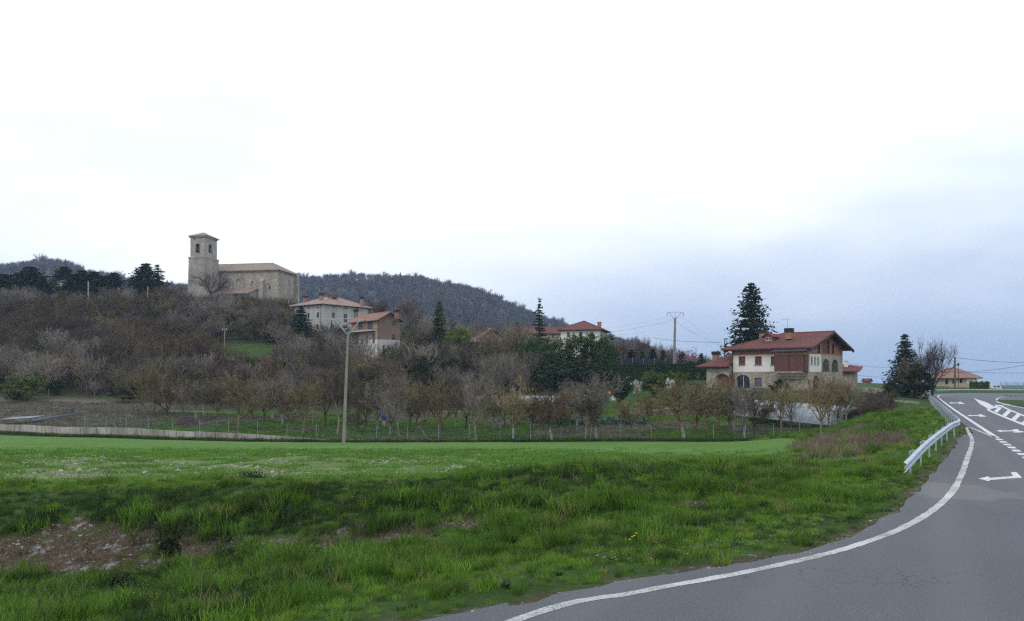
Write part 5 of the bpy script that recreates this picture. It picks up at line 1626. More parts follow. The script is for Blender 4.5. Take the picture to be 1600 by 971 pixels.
BT += [(978, 240, 524, 30, 'grey_tree', 'grey skyline tree nearest the cream house'), (996, 262, 527, 26, 'purple_tree', 'small purple-brown skyline tree left of the bow-armed pole'), (1012, 250, 520, 30, 'brown_tree', 'tall brown skyline tree left of the bow-armed pole'),
       (1030, 270, 531, 26, 'grey_tree', 'low grey skyline tree just left of the bow-armed pole'), (1046, 260, 537, 26, 'purple_tree', 'purple-brown skyline tree behind the bow-armed pole'), (1064, 275, 541, 26, 'grey_tree', 'grey skyline tree just right of the bow-armed pole'),
       (1100, 280, 552, 26, 'purple_tree', 'faint purple-brown skyline tree behind the pink blossom tree'), (878, 300, 497, 24, 'grey_tree', 'small grey skyline tree left of the cream house roof'), (866, 310, 500, 20, 'purple_tree', 'small purple skyline tree right of the thin drooping spruce')]
for px, Y, top, w, key, lab in BT:
    plant('leafless_tree', key, px, Y, top, w, lab, 'tree', 'tall leafless trees')

# ================================================================== the orchard behind the fence
OR = [(262, 652, 590, 60, 'or_brown2'), (286, 648, 588, 56, 'or_olive2'), (340, 656, 584, 66, 'or_brown1'), (412, 662, 584, 60, 'or_olive2'), (442, 664, 578, 60, 'or_grey2'), (508, 668, 574, 62, 'or_brown0'), (545, 664, 586, 56, 'or_olive0'),
      (572, 668, 590, 52, 'or_brown1'), (640, 672, 588, 60, 'or_olive1'), (664, 674, 594, 52, 'or_brown2'), (728, 672, 592, 56, 'or_brown0'), (758, 676, 590, 52, 'or_olive0'), (788, 672, 598, 54, 'or_brown1'), (848, 674, 606, 56, 'or_olive2'), (876, 680, 604, 52, 'or_brown2'), (902, 676, 598, 56, 'or_grey1'),
      (1088, 676, 592, 56, 'or_brown2'), (1140, 680, 596, 56, 'or_olive1'), (1272, 668, 590, 50, 'or_olive2'), (233, 648, 556, 96, 'or_twin'), (307, 655, 590, 62, 'or_grey0'), (318, 650, 596, 44, 'or_grey1'), (372, 674, 571, 96, 'or_olive0'), (395, 655, 588, 60, 'or_brown0'), (426, 656, 588, 66, 'or_grey1'), (456, 676, 600, 56, 'or_brown1'),
      (474, 677, 580, 64, 'or_olive1'), (489, 664, 566, 52, 'or_tall'), (527, 681, 566, 64, 'or_tall'), (558, 677, 638, 34, 'or_brown2'), (591, 672, 598, 56, 'or_grey2'), (609, 680, 610, 50, 'or_grey0'),
      (624, 684, 578, 46, 'or_tall'), (650, 666, 614, 52, 'or_brown0'), (686, 688, 586, 78, 'or_ochre0'), (712, 668, 600, 50, 'or_grey1'), (744, 688, 576, 66, 'or_grey2'), (772, 668, 606, 56, 'or_olive2'), (802, 690, 588, 70, 'or_ochre1'),
      (832, 688, 622, 52, 'or_brown1'), (862, 690, 600, 66, 'or_ochre2'), (890, 670, 606, 56, 'or_olive0'), (915, 688, 604, 52, 'or_ochre1'), (932, 688, 574, 84, 'or_grey0'), (985, 680, 622, 62, 'or_ochre0'), (1019, 677, 606, 56, 'or_olive1'),
      (1069, 689, 583, 92, 'or_ochre2'), (1105, 672, 596, 60, 'or_olive2'), (1123, 673, 588, 64, 'or_olive0'), (1147, 672, 612, 56, 'or_grey1'), (1163, 684, 604, 60, 'or_grey2'), (1178, 680, 600, 60, 'or_brown2'), (1190, 667, 640, 44, 'or_brown0'),
      (1221, 677, 594, 58, 'or_olive1'), (1236, 672, 592, 56, 'or_olive2'), (1283, 684, 586, 62, 'or_ochre0'), (1295, 671, 592, 50, 'or_olive0'), (1309, 668, 592, 56, 'or_brown1'), (1322, 665, 592, 48, 'or_olive1')]
ORD = ('first second third fourth fifth sixth seventh eighth ninth tenth eleventh twelfth thirteenth fourteenth fifteenth sixteenth').split()
LOOK = {'grey': 'pale grey', 'olive': 'olive-brown', 'ochre': 'ochre lichen-covered', 'brown': 'low brown', 'tall': 'tall upright grey', 'twin': 'wide twin-trunked olive-brown'}
marks = [(0, 537, 'left of the concrete pole', -1), (537, 800, 'right of the concrete pole', 1), (800, 1075, 'left of the villa wing', -1), (1075, 1400, 'below the villa', 1)]
cnt = {}
for lo_, hi_, where, sgn in marks:
    grp = sorted([q for q in OR if lo_ <= q[0] < hi_], key=lambda q: q[0] * sgn)
    tot = {}
    for q in grp: tot[LOOK[q[4][3:].rstrip('012')]] = tot.get(LOOK[q[4][3:].rstrip('012')], 0) + 1
    num = {}
    for px, yb, top, w, key in grp:
        lk = LOOK[key[3:].rstrip('012')]
        num[lk] = num.get(lk, 0) + 1
        from_ = {'left of the concrete pole': 'counting left from the pole', 'right of the concrete pole': 'counting right from the pole', 'left of the villa wing': 'counting left from the villa', 'below the villa': 'counting from the left'}[where]
        lab = f'{lk} bare orchard tree, ' + (f'{ORD[num[lk] - 1]} of its colour ' if tot[lk] > 1 else 'only one of its colour ') + where
        g = hit(px, yb, 60, 160)
        plant('orchard_tree', key, px, g[1] if g else 95, top - (7 if px > 1075 else 3), w * 1.06, lab, 'tree', 'bare orchard trees behind the fence')

# ================================================================== hedge, netting, lawn walls
def clump_box(name, P0, P1, h, w, n, size, mat, label, cat, seed, taper=0.0):
    r = random.Random(seed); mb = MB()
    P0, P1 = Vector(P0), Vector(P1); d = (P1 - P0); sdv = d.cross(Vector((0, 0, 1))).normalized()
    for _ in range(n):
        f = r.random(); q = r.choice((0, 1, 2))
        a, b = r.uniform(-.5, .5) * w, r.random() * h
        if q == 0: a = -0.5 * w * r.uniform(.85, 1.05)
        elif q == 1: b = h * r.uniform(.9, 1.04)
        hh = 1 + (0.06 * math.sin(f * 23) + 0.04 * math.sin(f * 61))
        card(mb, P0 + d * f + sdv * -a + Vector((0, 0, b * hh)), (rvec(r, .6) + Vector((0, -1 if q == 0 else 0, .6))).normalized(), rvec(r).normalized(), size * r.uniform(.6, 1.2), size * r.uniform(.8, 1.4))
    core = MB()
    o = thing(name, label, cat, P0)
    mb.obj('foliage', mat, o)
    c0, c1 = P0 + Vector((0, 0, -.3)), P1 + Vector((0, 0, -.3))
    s_ = sdv * w * 0.42
    vs_ = [c0 - s_, c0 + s_, c1 + s_, c1 - s_]; up = Vector((0, 0, h * .93 + .3))
    core.add([tuple(v) for v in vs_] + [tuple(v + up) for v in vs_], ((0, 1, 5, 4), (1, 2, 6, 5), (2, 3, 7, 6), (3, 0, 4, 7), (4, 5, 6, 7)))
    core.obj('inner_branches', mat, o)
    return o
a, b = at(940, 594, 148), at(1102, 592, 140)
clump_box('hedge', a, b, (594 - 570.5) / FPX * 148, 1.4, 9000, 0.16, LF_HEDGE, 'long clipped dark green hedge between the pines and the villa', 'hedge', 3)
a, b = at(1515, 610, 192), at(1546, 610, 190)
clump_box('hedge', a, b, (610 - 597.5) / FPX * 192, 1.6, 2200, 0.22, LF_MID, 'yellow-green hedge behind the guardrail bend', 'hedge', 4)
M_NET = plain('dark_netting', (0.018, 0.022, 0.034), 0.8)
a, b = at(955, 569, 166), at(1075, 570, 160)
nf = thing('netting_fence', 'dark shade-net fence behind the clipped hedge', 'fence', a)
mb = MB(); hh = 1.5; a0, b0 = a - Vector((0, 0, 1.5)), b - Vector((0, 0, 1.5))
mb.add([tuple(a0), tuple(b0), tuple(b + Vector((0, 0, .9))), tuple(a + Vector((0, 0, 1.2))), tuple(a0 + Vector((0, .03, 0))), tuple(b0 + Vector((0, .03, 0))), tuple(b + Vector((0, .03, .9))), tuple(a + Vector((0, .03, 1.2)))], ((0, 1, 2, 3), (7, 6, 5, 4), (3, 2, 6, 7), (0, 3, 7, 4), (1, 5, 6, 2)))
mb.obj('net', M_NET, nf)
for k in range(8):
    p = a.lerp(b, (k + .02) / 7.04); mb = MB(); mb.tube([p - Vector((0, .05, 1.5)), p + Vector((0, -.05, 1.2))], .04, 5); mb.obj('post', M_GALVD, nf)

# ================================================================== concrete wall, mesh fence
def along(line, n):
    P = [np.array(p) for p in line]; ln = [0]
    for p, q in zip(P, P[1:]): ln.append(ln[-1] + np.linalg.norm(q - p))
    s_ = np.linspace(0, ln[-1], n)
    return [(float(np.interp(v, ln, [p[0] for p in P])), float(np.interp(v, ln, [p[1] for p in P]))) for v in s_]
t = NT('stained_concrete', 0.92, 0.1)
c = t.mix(t.rng(t.noise(0.8, detail=5, stretch=(1, 1, .3)), .35, .65), (0.40, 0.38, 0.34), (0.27, 0.245, 0.215))
c = t.mix(t.math('MULTIPLY', t.rng(t.noise(2.6, detail=5, stretch=(1, 1, .18)), .46, .7), .75), c, (0.115, 0.10, 0.088))
hs_ = t.n('ShaderNodeHueSaturation'); t.l(c, hs_.inputs['Color']); t.l(t.rng(t.rand(), 0, 1, .82, 1.15), hs_.inputs['Value']); t.col(hs_.outputs[0])
M_WALLC = t.m
wall_px = catmull([plan(px, Y) for px, Y in FENCE_PX[:6]], 6)
pts = along(wall_px, 34)
cw = thing('concrete_wall', 'low stained concrete panel wall along the left edge of the green field', 'wall', (*pts[16], h1(*pts[16])))
for i in range(33):
    (x0, y0), (x1, y1) = pts[i], pts[i + 1]
    def wt_(i_): return float(np.interp(pts[i_][0], [-70, -59, -40, -26, -17], [1.05, 1.0, 1.0, 0.7, 0.12]))
    e = 0.012; dx, dy = (x1 - x0), (y1 - y0)
    x0, y0, x1, y1 = x0 + dx * e, y0 + dy * e, x1 - dx * e, y1 - dy * e
    nx, ny = -dy / math.hypot(dx, dy) * .1, dx / math.hypot(dx, dy) * .1
    z0, z1 = h1(x0, y0), h1(x1, y1); jz = rj.uniform(-.02, .02)
    mb = MB()
    vs_ = [(x0 - nx, y0 - ny, z0 - .3), (x1 - nx, y1 - ny, z1 - .3), (x1 + nx, y1 + ny, z1 - .3), (x0 + nx, y0 + ny, z0 - .3), (x0 - nx, y0 - ny, z0 + wt_(i) + jz), (x1 - nx, y1 - ny, z1 + wt_(i + 1) + jz), (x1 + nx, y1 + ny, z1 + wt_(i + 1) + jz), (x0 + nx, y0 + ny, z0 + wt_(i) + jz)]
    mb.add(vs_, ((0, 1, 5, 4), (1, 2, 6, 5), (2, 3, 7, 6), (3, 0, 4, 7), (4, 5, 6, 7)))
    mb.obj('panel', M_WALLC, cw)
M_POST = plain('fence_post_paint', (0.19, 0.23, 0.235), .6, .2)
M_WIRE = plain('fence_wire_green', (0.075, 0.115, 0.125), .6, .1)
fl = [(x, y + 0.45) for x, y in catmull([plan(px, Y) for px, Y in FENCE_PX[2:]], 6)] + [plan(1330, 98), plan(1338, 108), plan(1346, 122)]
def mesh_fence(label, line, n, hgt, step_v=0.42, lift=0.0):
    P = along(line, n)
    f = thing('mesh_fence', label, 'fence', (*P[n // 2], h1(*P[n // 2])))
    Z = [h1(*p) for p in P]
    L_ = [float(np.interp(p[0], [-60, -40, -26, -17], [.95, .95, .65, 0])) * lift for p in P]
    for i, p in enumerate(P):
        mb = MB(); hh = hgt * rj.uniform(.94, 1.1)
        mb.tube([(p[0], p[1], Z[i] - .2), (p[0] + rj.uniform(-.05, .05), p[1], Z[i] + L_[i] * .6 + hh)], .034, 5); mb.obj('post', M_POST, f)
    mb = MB(); hw = 0.007
    for i in range(n - 1):
        a, b = Vector((*P[i], Z[i] + L_[i] * .6)), Vector((*P[i + 1], Z[i + 1] + L_[i + 1] * .6))
        for k in range(8):
            z = hgt * (.06 + .9 * k / 7); sag = .02
            mb.tube([a + Vector((0, 0, z)), a.lerp(b, .5) + Vector((0, 0, z - sag)), b + Vector((0, 0, z))], hw, 3, False)
        m = max(2, int((b - a).length / step_v))
        for k in range(m):
            q = a.lerp(b, (k + .5) / m)
            mb.tube([q + Vector((0, 0, .05)), q + Vector((0, 0, hgt * .95))], hw * .8, 3, False)
    o = mb.obj('wire_mesh', M_WIRE, f); o['kind'] = 'stuff'
    return f
mf = mesh_fence('long wire mesh fence on thin posts between the green field and the orchard', fl, 40, 1.55, lift=1.0)
for px in (190, 667):
    p = plan(px, 88 if px > 400 else 91); z = h1(*p); mb = MB()
    mb.tube([(p[0] - .9, p[1], z + 1.5), (p[0] + .1, p[1], z)], .03, 5); mb.obj('brace', M_POST, mf)
# blue-green shade netting on the short return of the fence
M_BLUEN = plain('blue_green_net', (0.10, 0.21, 0.26), .7, .25, 1.5)
P = along([plan(1321, 89.5), plan(1327, 96), plan(1333, 104)], 6)
bn = thing('net_screen', 'blue-green net screen at the right end of the orchard fence', 'screen', (*P[0], h1(*P[0])))
for i in range(5):
    (x0, y0), (x1, y1) = P[i], P[i + 1]; z0, z1 = h1(x0, y0), h1(x1, y1); mb = MB()
    for k in range(14):
        f0, f1 = k / 14, (k + .8) / 14
        mb.add([(x0 + (x1 - x0) * f + o_, y0 + (y1 - y0) * f, z0 + (z1 - z0) * f + z) for o_ in (0, .012) for f, z in ((f0, 0.05), (f1, .05), (f1, 2.0), (f0, 2.0))], ((0, 1, 2, 3), (7, 6, 5, 4), (0, 4, 5, 1), (1, 5, 6, 2), (2, 6, 7, 3), (3, 7, 4, 0)))
    o = mb.obj('net_panel', M_BLUEN, bn); o['kind'] = 'stuff'
for i, p in enumerate(P):
    mb = MB(); mb.tube([(p[0] - .06, p[1], h1(*p) - .2), (p[0] - .06, p[1], h1(*p) + 2.15)], .04, 6); mb.obj('post', M_POST, bn)

# ================================================================== plastic tunnels, shed, small things in the gardens
t = NT('tunnel_plastic', 0.35, 0.4)
t.col(t.mix(t.rng(t.noise(1.1, detail=4), .35, .7), (0.52, 0.58, 0.66), (0.36, 0.42, 0.50)))
tr = t.n('ShaderNodeBsdfTranslucent'); tr.inputs['Color'].default_value = (.6, .65, .7, 1); mx = t.n('ShaderNodeMixShader'); mx.inputs[0].default_value = .25
t.l(t.b.outputs[0], mx.inputs[1]); t.l(tr.outputs[0], mx.inputs[2]); t.l(mx.outputs[0], t.t.nodes['Material Output'].inputs['Surface'])
M_PLASTIC = t.m
def tunnel(label, A_, B_, wdt, hgt, hoops):
    A_, B_ = Vector(A_), Vector(B_); d = (B_ - A_); sd_ = d.cross(Vector((0, 0, 1))).normalized()
    o = thing('plastic_tunnel', label, 'greenhouse', A_)
    def ring(f, e=0.0):
        c_ = A_ + d * f
        return [c_ + sd_ * (math.cos(PI * k / 14) * (wdt / 2 + e)) + Vector((0, 0, -.2 + (hgt + .2 + e) * math.sin(PI * k / 14) ** .75)) for k in range(15)]
    mb = MB(); N_ = hoops * 2 - 1
    R_ = [ring(i / (N_ - 1), -.05 * (i % 2)) for i in range(N_)]
    vs_ = [p for r in R_ for p in r]
    mb.add([tuple(v) for v in vs_], [(i * 15 + k, i * 15 + k + 1, (i + 1) * 15 + k + 1, (i + 1) * 15 + k) for i in range(N_ - 1) for k in range(14)])
    for r in (R_[0], R_[-1]): mb.add([tuple(v) for v in r], (tuple(range(15)),))
    mb.obj('cover', M_PLASTIC, o, True)
    for i in range(hoops):
        mb = MB(); mb.tube(ring(i / (hoops - 1), .02), .025, 4, False); mb.obj('hoop', M_GALVD, o)
gA, gB = [Vector((*q, h1(*q))) for q in (hit(1160, 646, 60, 130), hit(1324, 662, 60, 130))]
tunnel('long white plastic tunnel greenhouse below the villa', gA, gB, 3.6, 1.75, 13)
gA, gB = [Vector((*q, h1(*q))) for q in (hit(812, 630, 60, 160), hit(886, 630, 60, 160))]
tunnel('white plastic tunnel behind the orchard below the round pines', gA, gB, 2.6, 1.15, 8)
gA, gB = [Vector((*q, h1(*q))) for q in (hit(722, 622, 60, 160), hit(806, 623, 60, 160))]
tunnel('low white plastic tunnel behind the pale grey tree, left of the other one', gA, gB, 1.6, .5, 8)
M_ORANGE = plain('orange_roof_paint', (0.52, 0.16, 0.07), .7, .15)
M_PALEB = plain('pale_blue_boards', (0.34, 0.39, 0.44), .7, .15)
q_ = hit(957, 626, 60, 150); g = Vector((*q_, h1(*q_))); w_ = 1.15
sh = thing('garden_shed', 'tiny pale blue shed with orange roof on the slope below the hedge', 'shed', g)
zt = EYE + (HOR - 615.5) / FPX * g.y
mb = MB(); mb.box((g.x, g.y, (g.z + zt) / 2 - .1), (w_ * .75, .8, zt - g.z + .1)); mb.obj('wall', M_PALEB, sh)
mb = MB(); slab(mb, [(g.x - .6, g.y - .6, zt + .0), (g.x + .6, g.y - .6, zt + .0), (g.x + .6, g.y, zt + .3), (g.x - .6, g.y, zt + .3)], .06); slab(mb, [(g.x - .6, g.y, zt + .3), (g.x + .6, g.y, zt + .3), (g.x + .6, g.y + .6, zt), (g.x - .6, g.y + .6, zt)], .06); mb.obj('roof', M_ORANGE, sh)
mb = MB(); mb.box((g.x, g.y - .41, g.z + (zt - g.z) * .4), (.4, .03, (zt - g.z) * .75)); mb.obj('door', M_FRAME, sh)
M_BLUE = plain('blue_plastic', (0.03, 0.14, 0.46), .4, .1)
g = ground(600, 104)
bb = thing('water_barrel', 'bright blue plastic barrel on a pale stand right of the concrete pole', 'barrel', g)
mb = MB(); mb.tube([g + Vector((0, 0, -.1)), g + Vector((0, 0, .75))], .2, 8); mb.obj('stand', M_CONC, bb)
mb = MB(); mb.tube([g + Vector((0, 0, z)) for z in (.752, .8, 1.0, 1.03, 1.3, 1.33, 1.55, 1.6)], [.22, .27, .28, .3, .3, .28, .27, .2], 14); mb.obj('drum', M_BLUE, bb, True)
# vegetable rows between the orchard and the lawn
r_ = random.Random(9); mb = MB()
for k in range(1500):
    px = r_.uniform(845, 1010); Y = r_.choice((101, 103, 105, 107, 109)) + r_.uniform(-.25, .25); g = ground(px, Y) if k % 6 == 0 else Vector(((px - 800) / FPX * Y, Y, g.z))
    card(mb, g + Vector((0, 0, r_.uniform(.1, .6))), (rvec(r_, .6) + Vector((0, -.3, .8))).normalized(), rvec(r_).normalized(), .35, .45)
LF_CAB = leaf('cabbage_leaf', (0.055, 0.105, 0.075), (0.10, 0.16, 0.115))
tag(mb.obj('vegetable_rows', LF_CAB), 'blue-green vegetable rows behind the orchard trees, left of the villa', 'vegetables', None, 'stuff')
# heap of dark earth behind the wall
def heap(name, label, px, Y, w, h_, mat, seed, cat='heap'):
    g = ground(px, Y); n = 26; m = 9; mb = MB(); r = random.Random(seed); vs_ = []
    for i in range(m):
        f = i / (m - 1)
        for k in range(n):
            a = 2 * PI * k / n; q = (1 - f) * w / 2 * (1 + .22 * math.sin(3 * a + seed) + r.uniform(-.08, .08))
            vs_.append((g.x + q * math.cos(a), g.y + q * .6 * math.sin(a), g.z - .15 + (h_ + .15) * (1 - (1 - f) ** 2) * (1 + r.uniform(-.06, .06))))
    mb.add(vs_, [(i * n + k, i * n + (k + 1) % n, (i + 1) * n + (k + 1) % n, (i + 1) * n + k) for i in range(m - 1) for k in range(n)] + [tuple(range((m - 1) * n, m * n))])
    return tag(mb.obj(name, mat), label, cat)
heap('soil_heap', 'rounded heap of dark earth behind the concrete wall', 290, 104, 3.4, 1.3, plain('dark_earth', (.055, .04, .038), .95, .35, 6, bump=.6), 2)
M_SHEET = plain('pale_blue_sheet', (0.17, 0.21, 0.25), .5, .2)
def sheet(label, pts, mat):
    mb = MB(); slab(mb, [tuple(p) for p in pts], .05); return tag(mb.obj('tarpaulin', mat), label, 'tarpaulin')
g1, g2 = ground(0, 106), ground(48, 107); up = Vector((0, 0, 1.05))
sheet('pale blue sheet lying behind the concrete wall at far left', [g1 + up * .9, g2 + up * .85, g2 + up * 1.05 + Vector((.5, 2.5, 0)), g1 + up * 1.05 + Vector((0, 2.5, 0))], M_SHEET)
g1, g2 = ground(48.5, 104), ground(128, 110)
sheet('long grey-blue panel leaning behind the concrete wall', [g1 + up * .75, g2 + up * .8, g2 + up * 1.0, g1 + up * 1.02 + Vector((0, .4, 0))], plain('slate_blue_sheet', (.09, .11, .14), .6, .2))
# stony terraces and field edges right of the villa
M_DRYSTONE = stone('dry_stone', (0.38, 0.31, 0.27), (0.28, 0.25, 0.23), (0.47, 0.42, 0.37), 2.2, (0.12, 0.10, 0.09))
def stone_bank(label, line, h_, w_, seed, size=.32):
    r = random.Random(seed); P = along(line, max(8, int(sum(math.dist(p, q) for p, q in zip(line, line[1:])) / size))); th = thing('stone_wall', label, 'wall', (*P[0], h1(*P[0])))
    mb = MB()
    for p in P:
        z = h1(*p)
        for lv in range(int(h_ / (size * .7))):
            s_ = size * r.uniform(.7, 1.25)
            mb.box((p[0] + r.uniform(-.1, .1), p[1] + r.uniform(-.15, .15), z + (lv + .4) * size * .7), (s_ * 1.2, s_, s_ * .8), r.uniform(-.5, .5))
    o = mb.obj('stones', M_DRYSTONE, th); o['kind'] = 'stuff'
stone_bank('low pinkish stone wall across the grass right of the villa', [plan(1338, 140), plan(1400, 142), plan(1450, 140)], 1.0, .6, 3, .4)
stone_bank('grey line of stones below the strip of grass left of the spruce', [plan(1350, 112), plan(1400, 110), plan(1432, 106)], .45, .5, 4, .35)
stone_bank('thin stone kerb at the foot of the mesh fence', [(x, y + .2) for x, y in along([plan(540, 85.3), plan(680, 85.4), plan(820, 85.4), plan(880, 85.6)], 40)], .22, .3, 5, .26)
stone_bank('rough pale rocks on the terrace under the clipped lawn', [plan(985, 116), plan(1060, 115), plan(1120, 114)], .5, .5, 6, .4)

# ================================================================== poles, wires, lamps
M_POLE = plain('pole_concrete', (0.215, 0.195, 0.175), .9, .2, 1.2)
def tapered(mb, a, b, w0, w1):
    a, b = Vector(a), Vector(b)
    vs_ = [(p.x + sx * w / 2, p.y + sy * w / 2, p.z) for p, w in ((a, w0), (b, w1)) for sx, sy in ((-1, -1), (1, -1), (1, 1), (-1, 1))]
    mb.add(vs_, ((0, 1, 5, 4), (1, 2, 6, 5), (2, 3, 7, 6), (3, 0, 4, 7), (4, 5, 6, 7)))
WIRE_PTS = {}
def power_pole(label, px, Y, top, lean, w0, w1, arm, key, ybase=None):
    g = ground(px, Y); zt = EYE + (HOR - top) / FPX * Y
    o = thing('power_pole', label, 'power pole', g)
    tp = Vector((g.x + lean, g.y, zt)); mb = MB(); tapered(mb, (g.x, g.y, g.z - .3), tp, w0, w1); mb.obj('shaft', M_POLE, o)
    ah, aw = arm
    mb = MB()
    L1, R1_ = tp + Vector((-aw, 0, ah)), tp + Vector((aw, 0, ah))
    for e in (L1 * .75 + (tp + Vector((0, 0, ah))) * .25, R1_ * .75 + (tp + Vector((0, 0, ah))) * .25): mb.tube([tp - Vector((0, 0, .35)), e], .05, 5)
    mb.tube([L1, tp + Vector((0, 0, ah + .12)), R1_], .035, 5); mb.tube([tp + Vector((0, 0, ah + .1)), tp + Vector((0, 0, ah - .75))], .04, 5)
    mb.obj('cross_arm', M_GALVD, o)
    ends = []
    for e in (L1, tp + Vector((0, 0, ah - .7)), R1_):
        mb = MB(); 
        for k in range(5): mb.tube([e - Vector((0, 0, .12 * k)), e - Vector((0, 0, .12 * k + .07))], .065, 6)
        mb.tube([e, e - Vector((0, 0, .75))], .02, 4); mb.obj('insulator', M_SLATE, o); ends.append(e - Vector((0, 0, .75)))
    WIRE_PTS[key] = ends
    return o
g_ = hit(537, 692, 60, 110)
power_pole('near concrete power pole with Y-shaped top at the edge of the green field', 537, (g_[1] if g_ else 83), 519, .42, .31, .18, (1.15, 1.6), 'near')
power_pole('distant power pole with bow-shaped cross-arm behind the hedge', 1053, 156, 497.5, .22, .5, .3, (1.0, 1.45), 'far')
def wire(label, a, b, sag, r=.018):
    a, b = Vector(a), Vector(b); mb = MB()
    mb.tube([a.lerp(b, k / 16) - Vector((0, 0, sag * 4 * (k / 16) * (1 - k / 16))) for k in range(17)], r, 4, False)
    tag(mb.obj('overhead_wire', M_BLACK), label, 'wire', 'overhead wires')
far = WIRE_PTS['far']
names = ('upper', 'middle', 'lower')
for i in range(3):
    wire(f'{names[i]} thin wire running right from the bow-armed pole towards the villa', far[i], at(1150 + i * 8, 548 + 5 * i, 200), .7, .009)
    wire(f'{names[i]} thin wire running left from the bow-armed pole above the wooded skyline', far[i], at(880, 512 + 5 * i, 260), 1.2, .009)
near = WIRE_PTS['near']
wire('faint wire running right from the near concrete pole across the trees', near[2], at(1010, 519, 165), 1.0, .01)
wire('faint wire running left from the near concrete pole across the slope', near[0], at(-60, 486, 190), 1.2, .008)
wire('dark wire crossing the sky behind the bow-armed pole', at(1020, 528, 190), at(1128, 535, 150), .3, .03)
def post(name, label, cat, px, Y, top, r0, r1, mat, base=None):
    g = ground(px, Y); o = thing(name, label, cat, g); mb = MB()
    zt = EYE + (HOR - top) / FPX * Y
    mb.tube([(g.x, g.y, g.z - .2), (g.x, g.y, zt)], [r0, r1], 8); mb.obj('shaft', mat, o)
    return o, Vector((g.x, g.y, zt))
post('wooden_post', 'small pale post among the conifers on the left ridge', 'post', 138, 232, 440, .2, .14, M_CONC)
post('wooden_post', 'slim pale post on the slope left of the church', 'post', 231, 226, 448, .14, .1, M_CONC)
o, tp = post('utility_post', 'thin utility post beside the small meadow below the church', 'post', 351, 176, 513, .12, .09, M_POLE)
for dx in (-.4, .4):
    mb = MB(); mb.tube([tp + Vector((dx, 0, -.3)), tp + Vector((dx, 0, -.05))], .08, 6); mb.obj('insulator', M_FRAME, o)
mb = MB(); mb.tube([tp + Vector((-.5, 0, -.35)), tp + Vector((.5, 0, -.35))], .04, 5); mb.obj('cross_arm', M_GALVD, o)
o, tp = post('street_lamp', 'slim dark street lamp behind the villa wing chimney', 'street lamp', 1126.5, 150, 543, .07, .05, M_BLACK)
mb = MB(); mb.tube([tp + Vector((0, 0, z)) for z in (0, .05, .35, .45)], [.06, .17, .22, .08], 8); mb.obj('lantern', M_GALVD, o, True)
post('utility_post', 'dark wooden post at the left corner of the villa roof', 'post', 1132.3, 152, 532, .1, .08, M_WOOD)
o, tp = post('utility_post', 'wooden utility post in front of the orange-roofed roadside house', 'post', 1492, 184, 558, .2, .17, plain('weathered_pole', (.10, .09, .085), .9))
for z in (-.2, -.5, -.8):
    mb = MB(); mb.tube([tp + Vector((0, -.15, z)), tp + Vector((.28, -.15, z))], .04, 5); mb.obj('bracket', M_GALVD, o)
wr_end = [(1700, 563, 190), (1700, 545, 150), (1700, 583, 210)]
wire('upper wire running right from the roadside utility post', tp + Vector((.28, -.15, -.2)), at(*wr_end[0]), .8, .035)
wire('slanting wire rising to the right edge above the roadside hedge', tp + Vector((.28, -.15, -3.2)), at(*wr_end[1]), 1.0, .03)
wire('lower wire running right from the roadside utility post', tp + Vector((.28, -.15, -3.3)), at(*wr_end[2]), .1, .03)
wire('wire between the villa and the spruce', at(1318, 566, 150), at(1392, 574, 180), .3, .025)
wire('lower wire between the villa and the spruce', at(1320, 584, 150), at(1400, 590, 180), .2, .02)
o, tp = post('street_lamp', 'small dark lamp right of the roadside utility post', 'street lamp', 1497.5, 186, 571, .05, .05, M_BLACK)
mb = MB(); mb.tube([tp + Vector((0, 0, z)) for z in (-.1, 0, .3, .45)], [.1, .2, .24, .05], 8); mb.obj('lantern', M_BLACK, o, True)

